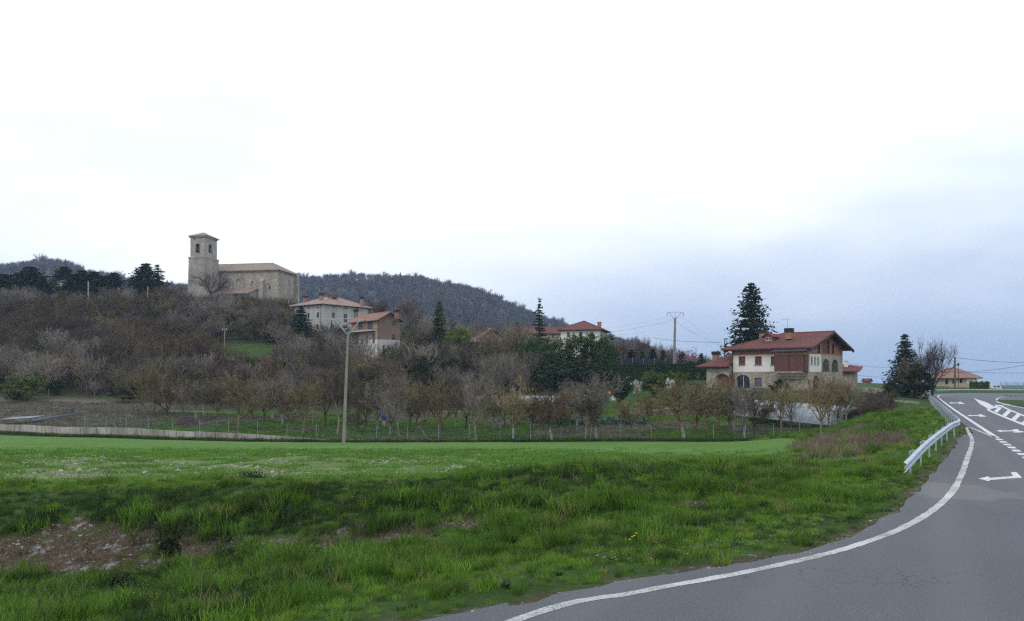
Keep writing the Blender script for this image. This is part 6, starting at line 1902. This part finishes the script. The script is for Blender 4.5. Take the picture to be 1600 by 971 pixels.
# ================================================================== guardrails
def w_beam(name, label, path, zt, side=1, post_step=2.0, drop=None):
    """corrugated beam on posts; path in plan, zt: rail centre height above ground"""
    P = [np.array(p) for p in catmull(path, 10)]
    ln = np.concatenate([[0], np.cumsum([np.linalg.norm(b - a) for a, b in zip(P, P[1:])])])
    T_ = np.array(P)
    def pt(s_):
        return np.array((np.interp(s_, ln, T_[:, 0]), np.interp(s_, ln, T_[:, 1])))
    g = (*P[len(P) // 2], 0); o = thing(name, label, 'guardrail', g)
    prof = [(a_, b_ * .8) for a_, b_ in ((0.0, .155), (.012, .15), (.07, .11), (.075, .06), (.012, .02), (.012, -.02), (.075, -.06), (.07, -.11), (.012, -.15), (0, -.155))]
    tot = ln[-1]; step = 4.0; s0 = 0.0
    def frame(s_):
        p = pt(s_); d = pt(min(s_ + .2, tot)) - pt(max(s_ - .2, 0)); d /= np.linalg.norm(d) + 1e-9
        return p, np.array((d[1], -d[0])) * side
    while s0 < tot - .2:
        s1 = min(s0 + step, tot); mb = MB(); n = 5
        rings = []
        for k in range(n):
            s_ = s0 + (s1 - s0 + (.12 if s1 < tot else 0)) * k / (n - 1); p, nn = frame(min(s_, tot)); zc = zt(s_)
            off = .004 * (int(s0 / step) % 2)
            rings.append([(p[0] + nn[0] * (a + off), p[1] + nn[1] * (a + off), zc + b) for a, b in prof] + [(p[0] + nn[0] * (a + off - .006), p[1] + nn[1] * (a + off - .006), zc + b) for a, b in prof[::-1]])
        m = len(rings[0])
        mb.add([q for r in rings for q in r], [(i * m + k, i * m + (k + 1) % m, (i + 1) * m + (k + 1) % m, (i + 1) * m + k) for i in range(n - 1) for k in range(m)] + [tuple(range(m - 1, -1, -1)), tuple(range((n - 1) * m, n * m))])
        mb.obj('beam', M_GALV, o)
        s0 = s1
    s_ = 2.6
    while s_ < tot:
        p, nn = frame(s_); zc = zt(s_); b = p - nn * .16; gz_ = h1(b[0], b[1]) - .3
        an = math.atan2(nn[1], nn[0])
        mb = MB(); mb.box((b[0], b[1], (gz_ + zc + .08) / 2), (.05, .10, zc + .08 - gz_), an); ps = mb.obj('post', M_GALVD, o)
        mb = MB(); c_ = p - nn * .068; mb.box((c_[0], c_[1], zc), (.12, .08, .22), an); mb.obj('spacer', M_GALVD, ps)
        s_ += post_step
    return o
rp = [plan(1412, 20.6), plan(1427, 22.0), plan(1441, 24.2), plan(1459, 28), plan(1474, 32.4), plan(1487, 37), MR(45.5, 1.85), MR(56, 1.9), MR(75, 1.95), MR(100, 1.95), MR(130, 1.95), MR(160, 2.0), MR(180, 2.6), MR(196, 5.6), MR(203, 11), MR(204, 17), MR(200, 25), MR(190, 33), MR(172, 41), MR(150, 48)]
rc = [np.array(p) for p in catmull(rp, 10)]
rl_ = np.concatenate([[0], np.cumsum([np.linalg.norm(b - a) for a, b in zip(rc, rc[1:])])])
def rz_(s_):
    y = float(np.interp(s_, rl_, [p[1] for p in rc])); base = float(zr(y))
    return base + float(np.interp(s_, [0, .5, 2.2, 5.5, 9], [.40, .44, .54, .61, .62]))
w_beam('guardrail', 'long galvanised guardrail curving along the grassy bank and round the bend', rp, rz_, 1, 3.2)
ip = [gp(1569, 630.0), gp(1590, 631), gp(1640, 634), gp(1720, 640)]
isl_poly = [gp(1556, 627.5), gp(1562, 624.5), gp(1585, 625), gp(1640, 628), gp(1720, 632), gp(1760, 643), gp(1660, 643.5), gp(1600, 636.5), gp(1575, 632)]
w_beam('guardrail', 'short white guardrail on the grass island at the right edge', [gp(1566, 626.5), gp(1585, 627.5), gp(1620, 629.5), gp(1700, 634)], lambda s_: .64 + .1, -1, 2.0)
mb = MB(); mb.poly(catmull(isl_poly + [isl_poly[0]], 3)[:-1], -.05, .13)
o = tag(mb.obj('grass_island', M_GROUND), kind='structure')
for n_ in ('soil', 'scrub', 'dry'): add_attr(o.data, n_, np.zeros(len(o.data.vertices)))
strip('edge_line', catmull([gp(1720, 645), gp(1640, 642), gp(1595, 637.3), gp(1570, 632.5), gp(1558, 628.5), gp(1562, 623.8), gp(1590, 622.5), gp(1660, 623)], 8), .2, parent=road)

# ================================================================== sign, parked vehicles, court fence beyond the bend
Y = 186
g = ground(1459, Y); sg = thing('road_sign', 'grey back of a triangular road sign on a thin pole at the bend', 'road sign', g)
zt = EYE + (HOR - 584.5) / FPX * Y; zl = EYE + (HOR - 597.5) / FPX * Y; hw = 7.5 / FPX * Y
mb = MB(); mb.tube([(g.x, g.y, g.z - .2), (g.x, g.y, zt)], .06, 6); mb.obj('pole', M_GALVD, sg)
M_SIGNB = plain('sign_back', (0.32, 0.37, 0.42), .45, .08, 2, .4, .3)
T0 = [(g.x - hw, g.y + .07, zl), (g.x + hw, g.y + .07, zl), (g.x, g.y + .07, zt)]
mb = MB(); mb.add(T0 + [(x, y + .04, z) for x, y, z in T0], ((0, 1, 2), (5, 4, 3), (0, 3, 4, 1), (1, 4, 5, 2), (2, 5, 3, 0))); mb.obj('plate', M_SIGNB, sg)
M_VAN = plain('white_vehicle_paint', (0.62, 0.66, 0.72), .35, .05, 2, .5)
def van(label, px0, px1, top, Y, mat, name='parked_van'):
    a, b = plan(px0, Y), plan(px1, Y); L_ = b[0] - a[0]; cx = (a[0] + b[0]) / 2; z0 = float(zr(Y)); h_ = EYE + (HOR - top) / FPX * Y - z0
    o = thing(name, label, 'van' if name == 'parked_van' else 'car', (cx, Y, z0)); w_ = 1.8
    car = name == 'parked_car'
    side_ = [(-.5, .16), (.5, .16), (.5, .55), (.40, .62), (.33, .97), (-.46, 1.0), (-.5, .9)] if not car else [(-.5, .2), (.5, .2), (.5, .52), (.32, .6), (.18, .97), (-.22, 1.0), (-.38, .64), (-.5, .58)]
    P0 = [(cx + x * L_, Y - w_ / 2, z0 + z * h_) for x, z in side_]; n = len(P0)
    mb = MB(); mb.add(P0 + [(x, y + w_, z) for x, y, z in P0], [tuple(range(n)), tuple(range(2 * n - 1, n - 1, -1))] + [(i, n + i, n + (i + 1) % n, (i + 1) % n) for i in range(n)]); mb.obj('body', mat, o)
    for k in ((-.34, -.06), (-.02, .28)) if not car else ((-.30, -.04), (-.01, .22)):
        mb = MB(); mb.box((cx + (k[0] + k[1]) / 2 * L_, Y - w_ / 2 - .004, z0 + .78 * h_), ((k[1] - k[0]) * L_ * .9, .02, .24 * h_)); mb.obj('window', M_GLASS, o)
    for k in (-.32, .32):
        mb = MB(); c_ = (cx + k * L_, z0 + .32)
        mb.tube([(c_[0], Y - w_ / 2 - .03, c_[1]), (c_[0], Y - w_ / 2 + .2, c_[1])], .32, 14); wh = mb.obj('wheel', M_BLACK, o)
        mb = MB(); mb.tube([(c_[0], Y - w_ / 2 - .045, c_[1]), (c_[0], Y - w_ / 2 - .028, c_[1])], .18, 10); mb.obj('rim', M_GALVD, wh)
van('white van parked beyond the guardrail bend', 1546, 1563, 602.5, 206, M_VAN)
van('dark car parked right of the white van behind the guardrail', 1575, 1587, 608.6, 205, plain('dark_car_paint', (.02, .022, .03), .3), 'parked_car')
M_COURT = plain('court_fence_blue', (0.22, 0.30, 0.40), .6, .1)
cf = thing('court_fence', 'tall blue-grey sports court fence at the right edge beyond the bend', 'fence', at(1580, 612, 222))
cp = [at(px, 612, 222) for px in (1563, 1573, 1590, 1599, 1616, 1640)]
for p in cp:
    mb = MB(); mb.tube([(p.x, p.y, -.2), (p.x, p.y, EYE + (HOR - 597.5) / FPX * 222)], .07, 5); mb.obj('post', M_COURT, cf)
mb = MB()
for k in range(12): mb.tube([(cp[0].x, cp[0].y, .6 + k * .2), (cp[-1].x, cp[-1].y, .6 + k * .2)], .016, 4, False)
for k in range(70):
    x = cp[0].x + (cp[-1].x - cp[0].x) * k / 69; mb.tube([(x, cp[0].y, .5), (x, cp[0].y, 2.8)], .014, 4, False)
o = mb.obj('wire_mesh', M_COURT, cf); o['kind'] = 'stuff'
mb = MB()
M_TAN = plain('tan_stone_block', (0.42, 0.33, 0.22), .9, .15)
for px0, px1, lab in ((1484, 1500, 'long tan stone block left of the hedge behind the guardrail'), (1511, 1521, 'short tan stone block in the yellow-green hedge behind the guardrail')):
    a, b = at(px0, 609, 196), at(px1, 609, 196); mb = MB(); n = 8
    zt = EYE + (HOR - 600.3) / FPX * 196
    for k in range(n):
        x0, x1 = a.x + (b.x - a.x) * k / n, a.x + (b.x - a.x) * (k + 1) / n
        mb.box(((x0 + x1) / 2, 196 + .05 * (k % 2), zt / 2 + .03 * (k % 3)), (x1 - x0 - .004, .7, zt))
    o = thing('stone_block', lab, 'stone block', (a.x, 196, 0)); q = mb.obj('stones', M_TAN, o); q['kind'] = 'stuff'
# ================================================================== grass
def blades(seed, n, rad, h0, h1_, w, lean=0.35):
    r = random.Random(seed); mb = MB()
    for _ in range(n):
        a, q = r.uniform(0, 6.28), rad * math.sqrt(r.random())
        p = Vector((q * math.cos(a), q * math.sin(a), -.03)); h_ = r.uniform(h0, h1_)
        d = Vector((r.gauss(0, lean), r.gauss(0, lean), 1)).normalized(); b = Vector((math.cos(r.uniform(0, 6.28)), math.sin(r.uniform(0, 6.28)), 0))
        out = Vector((r.gauss(0, 1), r.gauss(0, 1), 0)) * lean * .6
        p1 = p + d * h_ * .55; p2 = p1 + (d + out).normalized() * h_ * .33; p3 = p2 + (d * .5 + out * 1.6 + Vector((0, 0, -.2))).normalized() * h_ * .22
        mb.add([p - b * w / 2, p + b * w / 2, p1 + b * w * .42, p1 - b * w * .42, p2 + b * w * .28, p2 - b * w * .28, p3], ((0, 1, 2, 3), (3, 2, 4, 5), (5, 4, 6)))
    return mb
def grass_mat(name, a, b, c_, dryc):
    t = NT(name, 0.6, 0.25)
    cc = t.mix(t.rng(t.noise(0.45, detail=3), .35, .65), a, b)
    cc = t.mix(t.rng(t.noise(2.6, detail=3), .45, .7), cc, c_)
    cc = t.mix(t.rng(t.rand(), .93, .97), cc, dryc)
    hs = t.n('ShaderNodeHueSaturation'); t.l(cc, hs.inputs['Color']); t.l(t.rng(t.rand(), 0, .8, .5, 1.5), hs.inputs['Value']); t.l(hs.outputs[0], t.b.inputs['Base Color'])
    tr = t.n('ShaderNodeBsdfTranslucent'); t.l(hs.outputs[0], tr.inputs['Color']); mx = t.n('ShaderNodeMixShader'); mx.inputs[0].default_value = .35
    t.l(t.b.outputs[0], mx.inputs[1]); t.l(tr.outputs[0], mx.inputs[2]); t.l(mx.outputs[0], t.t.nodes['Material Output'].inputs['Surface'])
    return t.m
M_GR = grass_mat('verge_grass', (0.082, 0.172, 0.016), (0.050, 0.116, 0.013), (0.116, 0.205, 0.025), (0.15, 0.16, 0.05))
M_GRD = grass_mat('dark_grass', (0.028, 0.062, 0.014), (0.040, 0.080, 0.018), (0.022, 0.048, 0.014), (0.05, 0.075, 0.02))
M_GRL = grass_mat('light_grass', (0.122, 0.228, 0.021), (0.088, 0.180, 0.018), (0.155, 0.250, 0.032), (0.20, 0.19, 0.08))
M_CER = grass_mat('cereal_blades', (0.085, 0.195, 0.024), (0.105, 0.215, 0.028), (0.075, 0.170, 0.022), (0.12, 0.19, 0.04))
M_STRAW = grass_mat('straw', (0.17, 0.125, 0.085), (0.115, 0.080, 0.055), (0.21, 0.17, 0.125), (0.24, 0.20, 0.15))
gsrc = [source('grass_a', blades(1, 60, .26, .10, .26, .011).mesh('grass_a', M_GR)), source('grass_b', blades(2, 60, .26, .12, .30, .011).mesh('grass_b', M_GRL)),
        source('grass_c', blades(3, 70, .22, .18, .42, .012, .28).mesh('grass_c', M_GR)), source('grass_d', blades(4, 55, .24, .12, .30, .013, .45).mesh('grass_d', M_GRD)),
        source('grass_e', blades(5, 34, .24, .06, .22, .009, .8).mesh('grass_e', M_STRAW)), source('grass_f', blades(6, 60, .30, .04, .11, .012, .5).mesh('grass_f', M_GR)),
        source('broad_weed', blades(7, 22, .10, .10, .24, .055, .9).mesh('broad_weed', M_GRD)), source('dry_stalk', blades(8, 7, .12, .45, .75, .007, .25).mesh('dry_stalk', M_STRAW))]
rg = np.random.RandomState(8)
def cast(n, x0, x1, y0, y1): return rg.uniform(x0, x1, n), rg.uniform(y0, y1, n)
X1, Y1 = cast(26000, -17, 14, 5, 27.5)
X2, Y2 = cast(9000, -26, 12, 14, 29)
X3, Y3 = cast(15000, 6, 40, 18, 82)
X_, Y_ = np.concatenate([X1, X2, X3]), np.concatenate([Y1, Y2, Y3])
zone = np.concatenate([np.zeros(len(X1)), np.zeros(len(X2)), np.ones(len(X3))])
d = poly_sd(X_, Y_, RP)
pxs = 800 + FPX * X_ / np.maximum(Y_, 1)
ok = (d > 0.02) & (pxs > -90) & (pxs < 1620) & (Y_ > 5)
ok &= (zone == 0) | ((d < 16) & (X_ * RD[1] - Y_ * RD[0] < 3.5))
fd = poly_sd(X_, Y_, FP)
ok &= (fd > -0.7)
sm = soil_mask(X_, Y_)
ok &= rg.uniform(0, 1, len(X_)) > np.where(d < .5, sm * .55, sm * .82)
X_, Y_, zone, d, fd, sm = (q[ok] for q in (X_, Y_, zone, d, fd, sm))
Z_ = H(X_, Y_)
big = vnoise(X_, Y_, 3.2, 41); tuft = vnoise(X_, Y_, 0.9, 42)
u = rg.uniform(0, 1, len(X_))
ix = np.where(u < .42, 0, np.where(u < .72, 1, 2))
ix = np.where((tuft > .62) & (u < .7), 2, ix)
darkz = smooth(big, .5, .7) * .8 + .12
ix = np.where(rg.uniform(0, 1, len(X_)) < np.clip(darkz + .5 * (fd > 1.2) * (fd < 4.5) * (zone == 0), 0, 1) * .75 * (Y_ < 24), 3, ix)  # more dark tufts on the bank face, putting its shade into the colour
ix = np.where(rg.uniform(0, 1, len(X_)) < .02 + .85 * smooth(sm, .12, .7), 4, ix)
lit = rg.uniform(0, 1, len(X_))
ix = np.where((fd < 1.1) & (fd > -1) & (lit < .75) & (ix != 4), 1, ix)  # crest gets mostly pale tufts: light on the top put into the colour
ix = np.where((fd > 1.4) & (fd < 6.5) & (zone == 0) & (d > 2.5) & (lit > .45) & (ix < 3), 3, ix)  # lush dark tufts that also stand in for shade on the bank face
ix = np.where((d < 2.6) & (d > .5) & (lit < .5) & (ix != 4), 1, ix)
ix = np.where(lit > .955, 6, ix); ix = np.where((lit > .935) & (lit < .947) & (d > 1.2), 7, ix)
ix = np.where((d < .9) & (u < .7), 5, ix)
crest = np.exp(-((fd - .8) / 1.5) ** 2)
scl = rg.uniform(.6, 1.15, len(X_)) * (.62 + .45 * smooth(d, .2, 3.5)) * (.62 + .8 * smooth(tuft, .45, .85)) * (1 - .4 * crest * (zone == 0))
scl = scl * np.where((Y_ < 17) & (zone == 0), .78, .92)
scl = np.where(zone == 1, scl * 1.15, scl)
scl = np.where(ix == 4, np.minimum(scl, 1.0), scl)
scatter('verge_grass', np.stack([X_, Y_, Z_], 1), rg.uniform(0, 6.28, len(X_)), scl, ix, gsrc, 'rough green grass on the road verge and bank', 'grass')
Xl, Yl = cast(9000, -17, 8, 15, 24)
okl = rg.uniform(0, 1, 9000) < soil_mask(Xl, Yl) * .8 * (poly_sd(Xl, Yl, RP) > .3)
Xl, Yl = Xl[okl], Yl[okl]
lsrc = [source('litter_a', blades(41, 40, .3, .05, .2, .008, 1.6).mesh('litter_a', M_STRAW)), source('litter_b', blades(42, 30, .3, .08, .3, .007, 1.3).mesh('litter_b', M_STRAW)), source('litter_c', blades(43, 26, .2, .06, .18, .010, .6).mesh('litter_c', M_GRD))]
scatter('dead_grass', np.stack([Xl, Yl, H(Xl, Yl)], 1), rg.uniform(0, 6.28, len(Xl)), rg.uniform(.5, 1.2, len(Xl)), rg.choice([0, 0, 1, 1, 2], len(Xl)), lsrc, 'dead brown grass and litter on the bare chalky patches of the bank', 'grass')
# ---- young cereal, near rows as blades
csrc = [source('cereal_a', blades(11, 26, .30, .07, .17, .016, .4).mesh('cereal_a', M_CER)), source('cereal_b', blades(12, 30, .34, .06, .14, .018, .5).mesh('cereal_b', M_CER))]
n = 17000
Yc = np.sqrt(rg.uniform(24.5 ** 2, 60 ** 2, n)); pc = rg.uniform(-30, 1290, n); Xc = (pc - 800) / FPX * Yc
okc = poly_sd(Xc, Yc, FP) < .1
st = stony_mask(pc, Yc) * smooth(vnoise(Xc, Yc, 1.6, 61) + .3 * vnoise(Xc, Yc, .6, 62), .42, .75)
okc &= (rg.uniform(0, 1, n) > st * .8) & (rg.uniform(0, 1, n) > smooth(Yc, 38, 59))
Xc, Yc = Xc[okc], Yc[okc]
Zc = H(Xc, Yc, False)
scatter('cereal_shoots', np.stack([Xc, Yc, Zc + .02], 1), rg.uniform(0, 6.28, len(Xc)), rg.uniform(.7, 1.2, len(Xc)) * (1 + .012 * (Yc - 25)), rg.randint(0, 2, len(Xc)), csrc, 'short bright green cereal shoots covering the field', 'crop')
# ---- stones turned up at the edge of the field
M_STONE = stone('field_stone', (0.33, 0.31, 0.28), (0.24, 0.225, 0.20), (0.42, 0.40, 0.37), 5, (0.2, 0.18, 0.16))
def pebble(seed):
    r = random.Random(seed); bm = bmesh.new(); bmesh.ops.create_icosphere(bm, subdivisions=1, radius=.5)
    for v in bm.verts: v.co = Vector((v.co.x * 1.2, v.co.y, v.co.z * .62)) * r.uniform(.75, 1.2)
    me = bpy.data.meshes.new('stone'); bm.to_mesh(me); bm.free(); me.materials.append(M_STONE); return source(f'stone_{seed}', me)
ssrc = [pebble(k) for k in range(3)]
n = 5200
Ys = np.sqrt(rg.uniform(25 ** 2, 46 ** 2, n)); ps = rg.uniform(-60, 860, n); Xs = (ps - 800) / FPX * Ys
st = stony_mask(ps, Ys) * smooth(vnoise(Xs, Ys, 2.4, 71) + .4 * vnoise(Xs, Ys, .7, 72), .45, .95)
oks = rg.uniform(0, 1, n) < st * 1.1
Xs, Ys = Xs[oks], Ys[oks]
Xq, Yq = cast(16000, -17, 8, 15, 24)
okq = rg.uniform(0, 1, 16000) < soil_mask(Xq, Yq) * .5 * (poly_sd(Xq, Yq, RP) > .1)
Xq, Yq = Xq[okq], Yq[okq]
Zs = np.concatenate([H(Xs, Ys, False), H(Xq, Yq) - .03]); nf_ = len(Xs); Xs, Ys = np.concatenate([Xs, Xq]), np.concatenate([Ys, Yq])
scatter('field_stones', np.stack([Xs, Ys, Zs + .02], 1), rg.uniform(0, 6.28, len(Xs)), rg.uniform(.05, .16, len(Xs)) * (1 + .8 * (rg.uniform(0, 1, len(Xs)) > .93)) * np.where(np.arange(len(Xs)) < nf_, 1, .45), rg.randint(0, 3, len(Xs)), ssrc, 'pale stones and clods strewn over the near field edge and bare bank', 'stones')
# ---- grit along the broken edge of the tarmac
Xg, Yg = cast(60000, -6, 26, 6, 40)
dg = poly_sd(Xg, Yg, RP)
okg = (np.abs(dg - .05) < .22) & (rg.uniform(0, 1, 60000) < np.exp(-((dg - .03) / .11) ** 2)) & (vnoise(Xg, Yg, 1.3, 91) > .3)
Xg, Yg, dg = Xg[okg], Yg[okg], dg[okg]
Zg = np.where(dg < 0, .004, H(Xg, Yg))
scatter('edge_grit', np.stack([Xg, Yg, Zg], 1), rg.uniform(0, 6.28, len(Xg)), rg.uniform(.010, .034, len(Xg)), rg.randint(0, 3, len(Xg)), ssrc, 'grit and small stones along the broken edge of the tarmac', 'grit')
# ---- dry weeds on the slope below the guardrail, and brambles behind
dsrc = [source('reed_a', blades(21, 46, .30, .2, .62, .016, .4).mesh('reed_a', LF_DRY)), source('reed_b', blades(22, 40, .34, .15, .5, .016, .5).mesh('reed_b', LF_DRY))]
Xd, Yd = cast(4200, 10, 32, 30, 70)
Zd = H(Xd, Yd, False)
pd_, yd_ = pxy(Xd, Yd, Zd)
den = np.exp(-(((pd_ - 1312) / 42) ** 2 + ((yd_ - 706) / 18) ** 2)) + .9 * np.exp(-(((pd_ - 1345) / 26) ** 2 + ((yd_ - 686) / 12) ** 2)) + .35 * np.exp(-(((pd_ - 1385) / 30) ** 2 + ((yd_ - 692) / 8) ** 2))
okd = (rg.uniform(0, 1, len(Xd)) < den * 1.2) & (poly_sd(Xd, Yd, RP) > 1.5)
Xd, Yd, Zd = Xd[okd], Yd[okd], Zd[okd]
scatter('dry_weeds', np.stack([Xd, Yd, Zd], 1), rg.uniform(0, 6.28, len(Xd)), rg.uniform(.7, 1.25, len(Xd)), rg.randint(0, 2, len(Xd)), dsrc, 'pinkish brown dry weeds on the bank left of the guardrail', 'weeds')
bsrc = [merged('bramble_a', lambda: bare_tree(401, 1.8, .1, .03, 8, 6, 6, 3, 1.25, .06, .022), BK_BROWN), merged('bramble_b', lambda: bare_tree(402, 2.2, .15, .03, 8, 6, 6, 3, 1.1, .08, .022), BK_PURPLE)]
nb = 360
pb = rg.uniform(1325, 1428, nb); Yb = rg.uniform(84, 112, nb); Xb = (pb - 800) / FPX * Yb
okb = (poly_sd(Xb, Yb, RP) > 5); Xb, Yb = Xb[okb], Yb[okb]
scatter('bramble_thicket', np.stack([Xb, Yb, H(Xb, Yb, False)], 1), rg.uniform(0, 6.28, len(Xb)), rg.uniform(.35, .75, len(Xb)), rg.randint(0, 2, len(Xb)), bsrc, 'dark brown bramble thicket between the orchard fence and the grassy bank', 'brambles')
# ---- weeds along the foot of the wall and fence, coarse grass in the orchard
wl = along([(x, y - .9) for x, y in fence_line], 1500)
Xw = np.array([p[0] for p in wl]) + rg.uniform(-.3, .3, 1500); Yw = np.array([p[1] for p in wl]) + rg.uniform(-.9, .5, 1500)
no = 9000
po = rg.uniform(230, 1330, no); Yo = np.sqrt(rg.uniform(87 ** 2, 122 ** 2, no)); Xo = (po - 800) / FPX * Yo
no2 = 2500
p2 = rg.uniform(-30, 260, no2); Y2 = np.sqrt(rg.uniform(103 ** 2, 134 ** 2, no2)); X2 = (p2 - 800) / FPX * Y2
osrc = [source('tuft_a', blades(31, 46, .5, .12, .45, .03, .4).mesh('tuft_a', M_GRD)), source('tuft_b', blades(32, 46, .55, .1, .3, .035, .5).mesh('tuft_b', M_GR)), source('tuft_c', blades(33, 46, .55, .12, .4, .03, .5).mesh('tuft_c', grass_mat('grey_straw', (0.150, 0.138, 0.108), (0.115, 0.105, 0.084), (0.185, 0.172, 0.138), (0.09, 0.11, 0.05))))]
Xa, Ya = np.concatenate([Xw, Xo, X2]), np.concatenate([Yw, Yo, Y2])
dr = smooth(vnoise(Xa, Ya, 7, 12) + .3 * vnoise(Xa, Ya, 2, 13), .72, .9)
ia = np.where(np.arange(len(Xa)) < 1500, 0, np.where(rg.uniform(0, 1, len(Xa)) < dr * .9, 2, 1)); ia[1500 + no:] = 2
scatter('rough_grass', np.stack([Xa, Ya, H(Xa, Ya, False)], 1), rg.uniform(0, 6.28, len(Xa)), rg.uniform(.6, 1.3, len(Xa)), ia, osrc, 'coarse green and straw-coloured grass under the orchard and along the wall', 'grass')
# ---- a few plants of the verge one can tell apart
for px, py, w, h_, lab in ((265, 866, .55, .42, 'round dark green cushion plant on the bare bank at left'), (180, 920, 1.1, .35, 'low spreading dark weed at the lower left of the verge'), (390, 752, 1.3, .30, 'dark low tussock at the crest of the bank')):
    q = hit(px, py); g = Vector((*q, h1(*q)))
    o = thing('weed', lab, 'weed', g); r = random.Random(int(px)); mb = MB()
    for _ in range(900):
        dd = rvec(r).normalized(); p = g + Vector((dd.x * w / 2, dd.y * w / 2, abs(dd.z) * h_)) * r.random() ** .35
        card(mb, p, (dd + Vector((0, 0, .5))).normalized(), rvec(r).normalized(), .035, .07)
    mb.obj('leaves', LF_DARK, o)
M_YEL = plain('yellow_petal', (0.70, 0.58, 0.04), .6, .1); M_DAISY = plain('white_petal', (.75, .75, .73), .6, .05)
r = random.Random(3)
for k, (px, py) in enumerate(((984, 872), (991, 869), (988, 876), (994, 873))):
    q = hit(px, py + 8); z = h1(*q); o = thing('flower', ('leftmost', 'uppermost', 'lowest', 'rightmost')[k] + ' of four small yellow flowers in the verge grass', 'flower', (*q, z), 0, 'yellow verge flowers'); c_ = Vector((q[0], q[1], z + .32 + .03 * k))
    mb = MB(); mb.tube([(q[0], q[1], z), c_], .004, 4); mb.obj('stem', M_GR, o)
    mb = MB()
    for j in range(7):
        a = 2 * PI * j / 7; dd = Vector((math.cos(a), math.sin(a), .5)) * .022; sdv = Vector((-math.sin(a), math.cos(a), 0)) * .008
        mb.add([c_, c_ + dd * .6 + sdv, c_ + dd, c_ + dd * .6 - sdv], ((0, 1, 2, 3),))
    mb.obj('petals', M_YEL, o)
mb = MB()
for _ in range(90):
    s_ = r.choice(((1255, 842, 26, 7), (1180, 860, 40, 6), (955, 882, 14, 4), (330, 905, 60, 14), (215, 925, 40, 14), (1060, 880, 30, 6)))
    q = hit(r.gauss(s_[0], s_[2]), r.gauss(s_[1], s_[3]))
    if not q or poly_sd(np.array([q[0]]), np.array([q[1]]), RP)[0] < .2: continue
    c_ = Vector((*q, h1(*q) + r.uniform(.08, .2)))
    for j in range(3):
        a = r.uniform(0, 6.28); dd = Vector((math.cos(a), math.sin(a), .2)) * .009; sdv = Vector((-math.sin(a), math.cos(a), 0)) * .006
        mb.add([c_ - dd, c_ + sdv, c_ + dd, c_ - sdv], ((0, 1, 2, 3),))
tag(mb.obj('daisies', M_DAISY), 'tiny white daisies sprinkled through the verge grass', 'flowers', None, 'stuff')

# ================================================================== damp air
hz = NT('haze', 1, 0)
pv = hz.n('ShaderNodeVolumePrincipled')
pv.inputs['Color'].default_value = (0.52, 0.70, 1.0, 1)
pv.inputs['Density'].default_value = 0.0002
pv.inputs['Anisotropy'].default_value = 0.2
hz.t.nodes.remove(hz.b)
hz.l(pv.outputs[0], hz.t.nodes['Material Output'].inputs['Volume'])
mb = MB(); mb.box((0, 800, 96), (3020, 2220, 203))
tag(mb.obj('haze', hz.m), 'pale damp haze over the valley', 'haze', None, 'stuff')
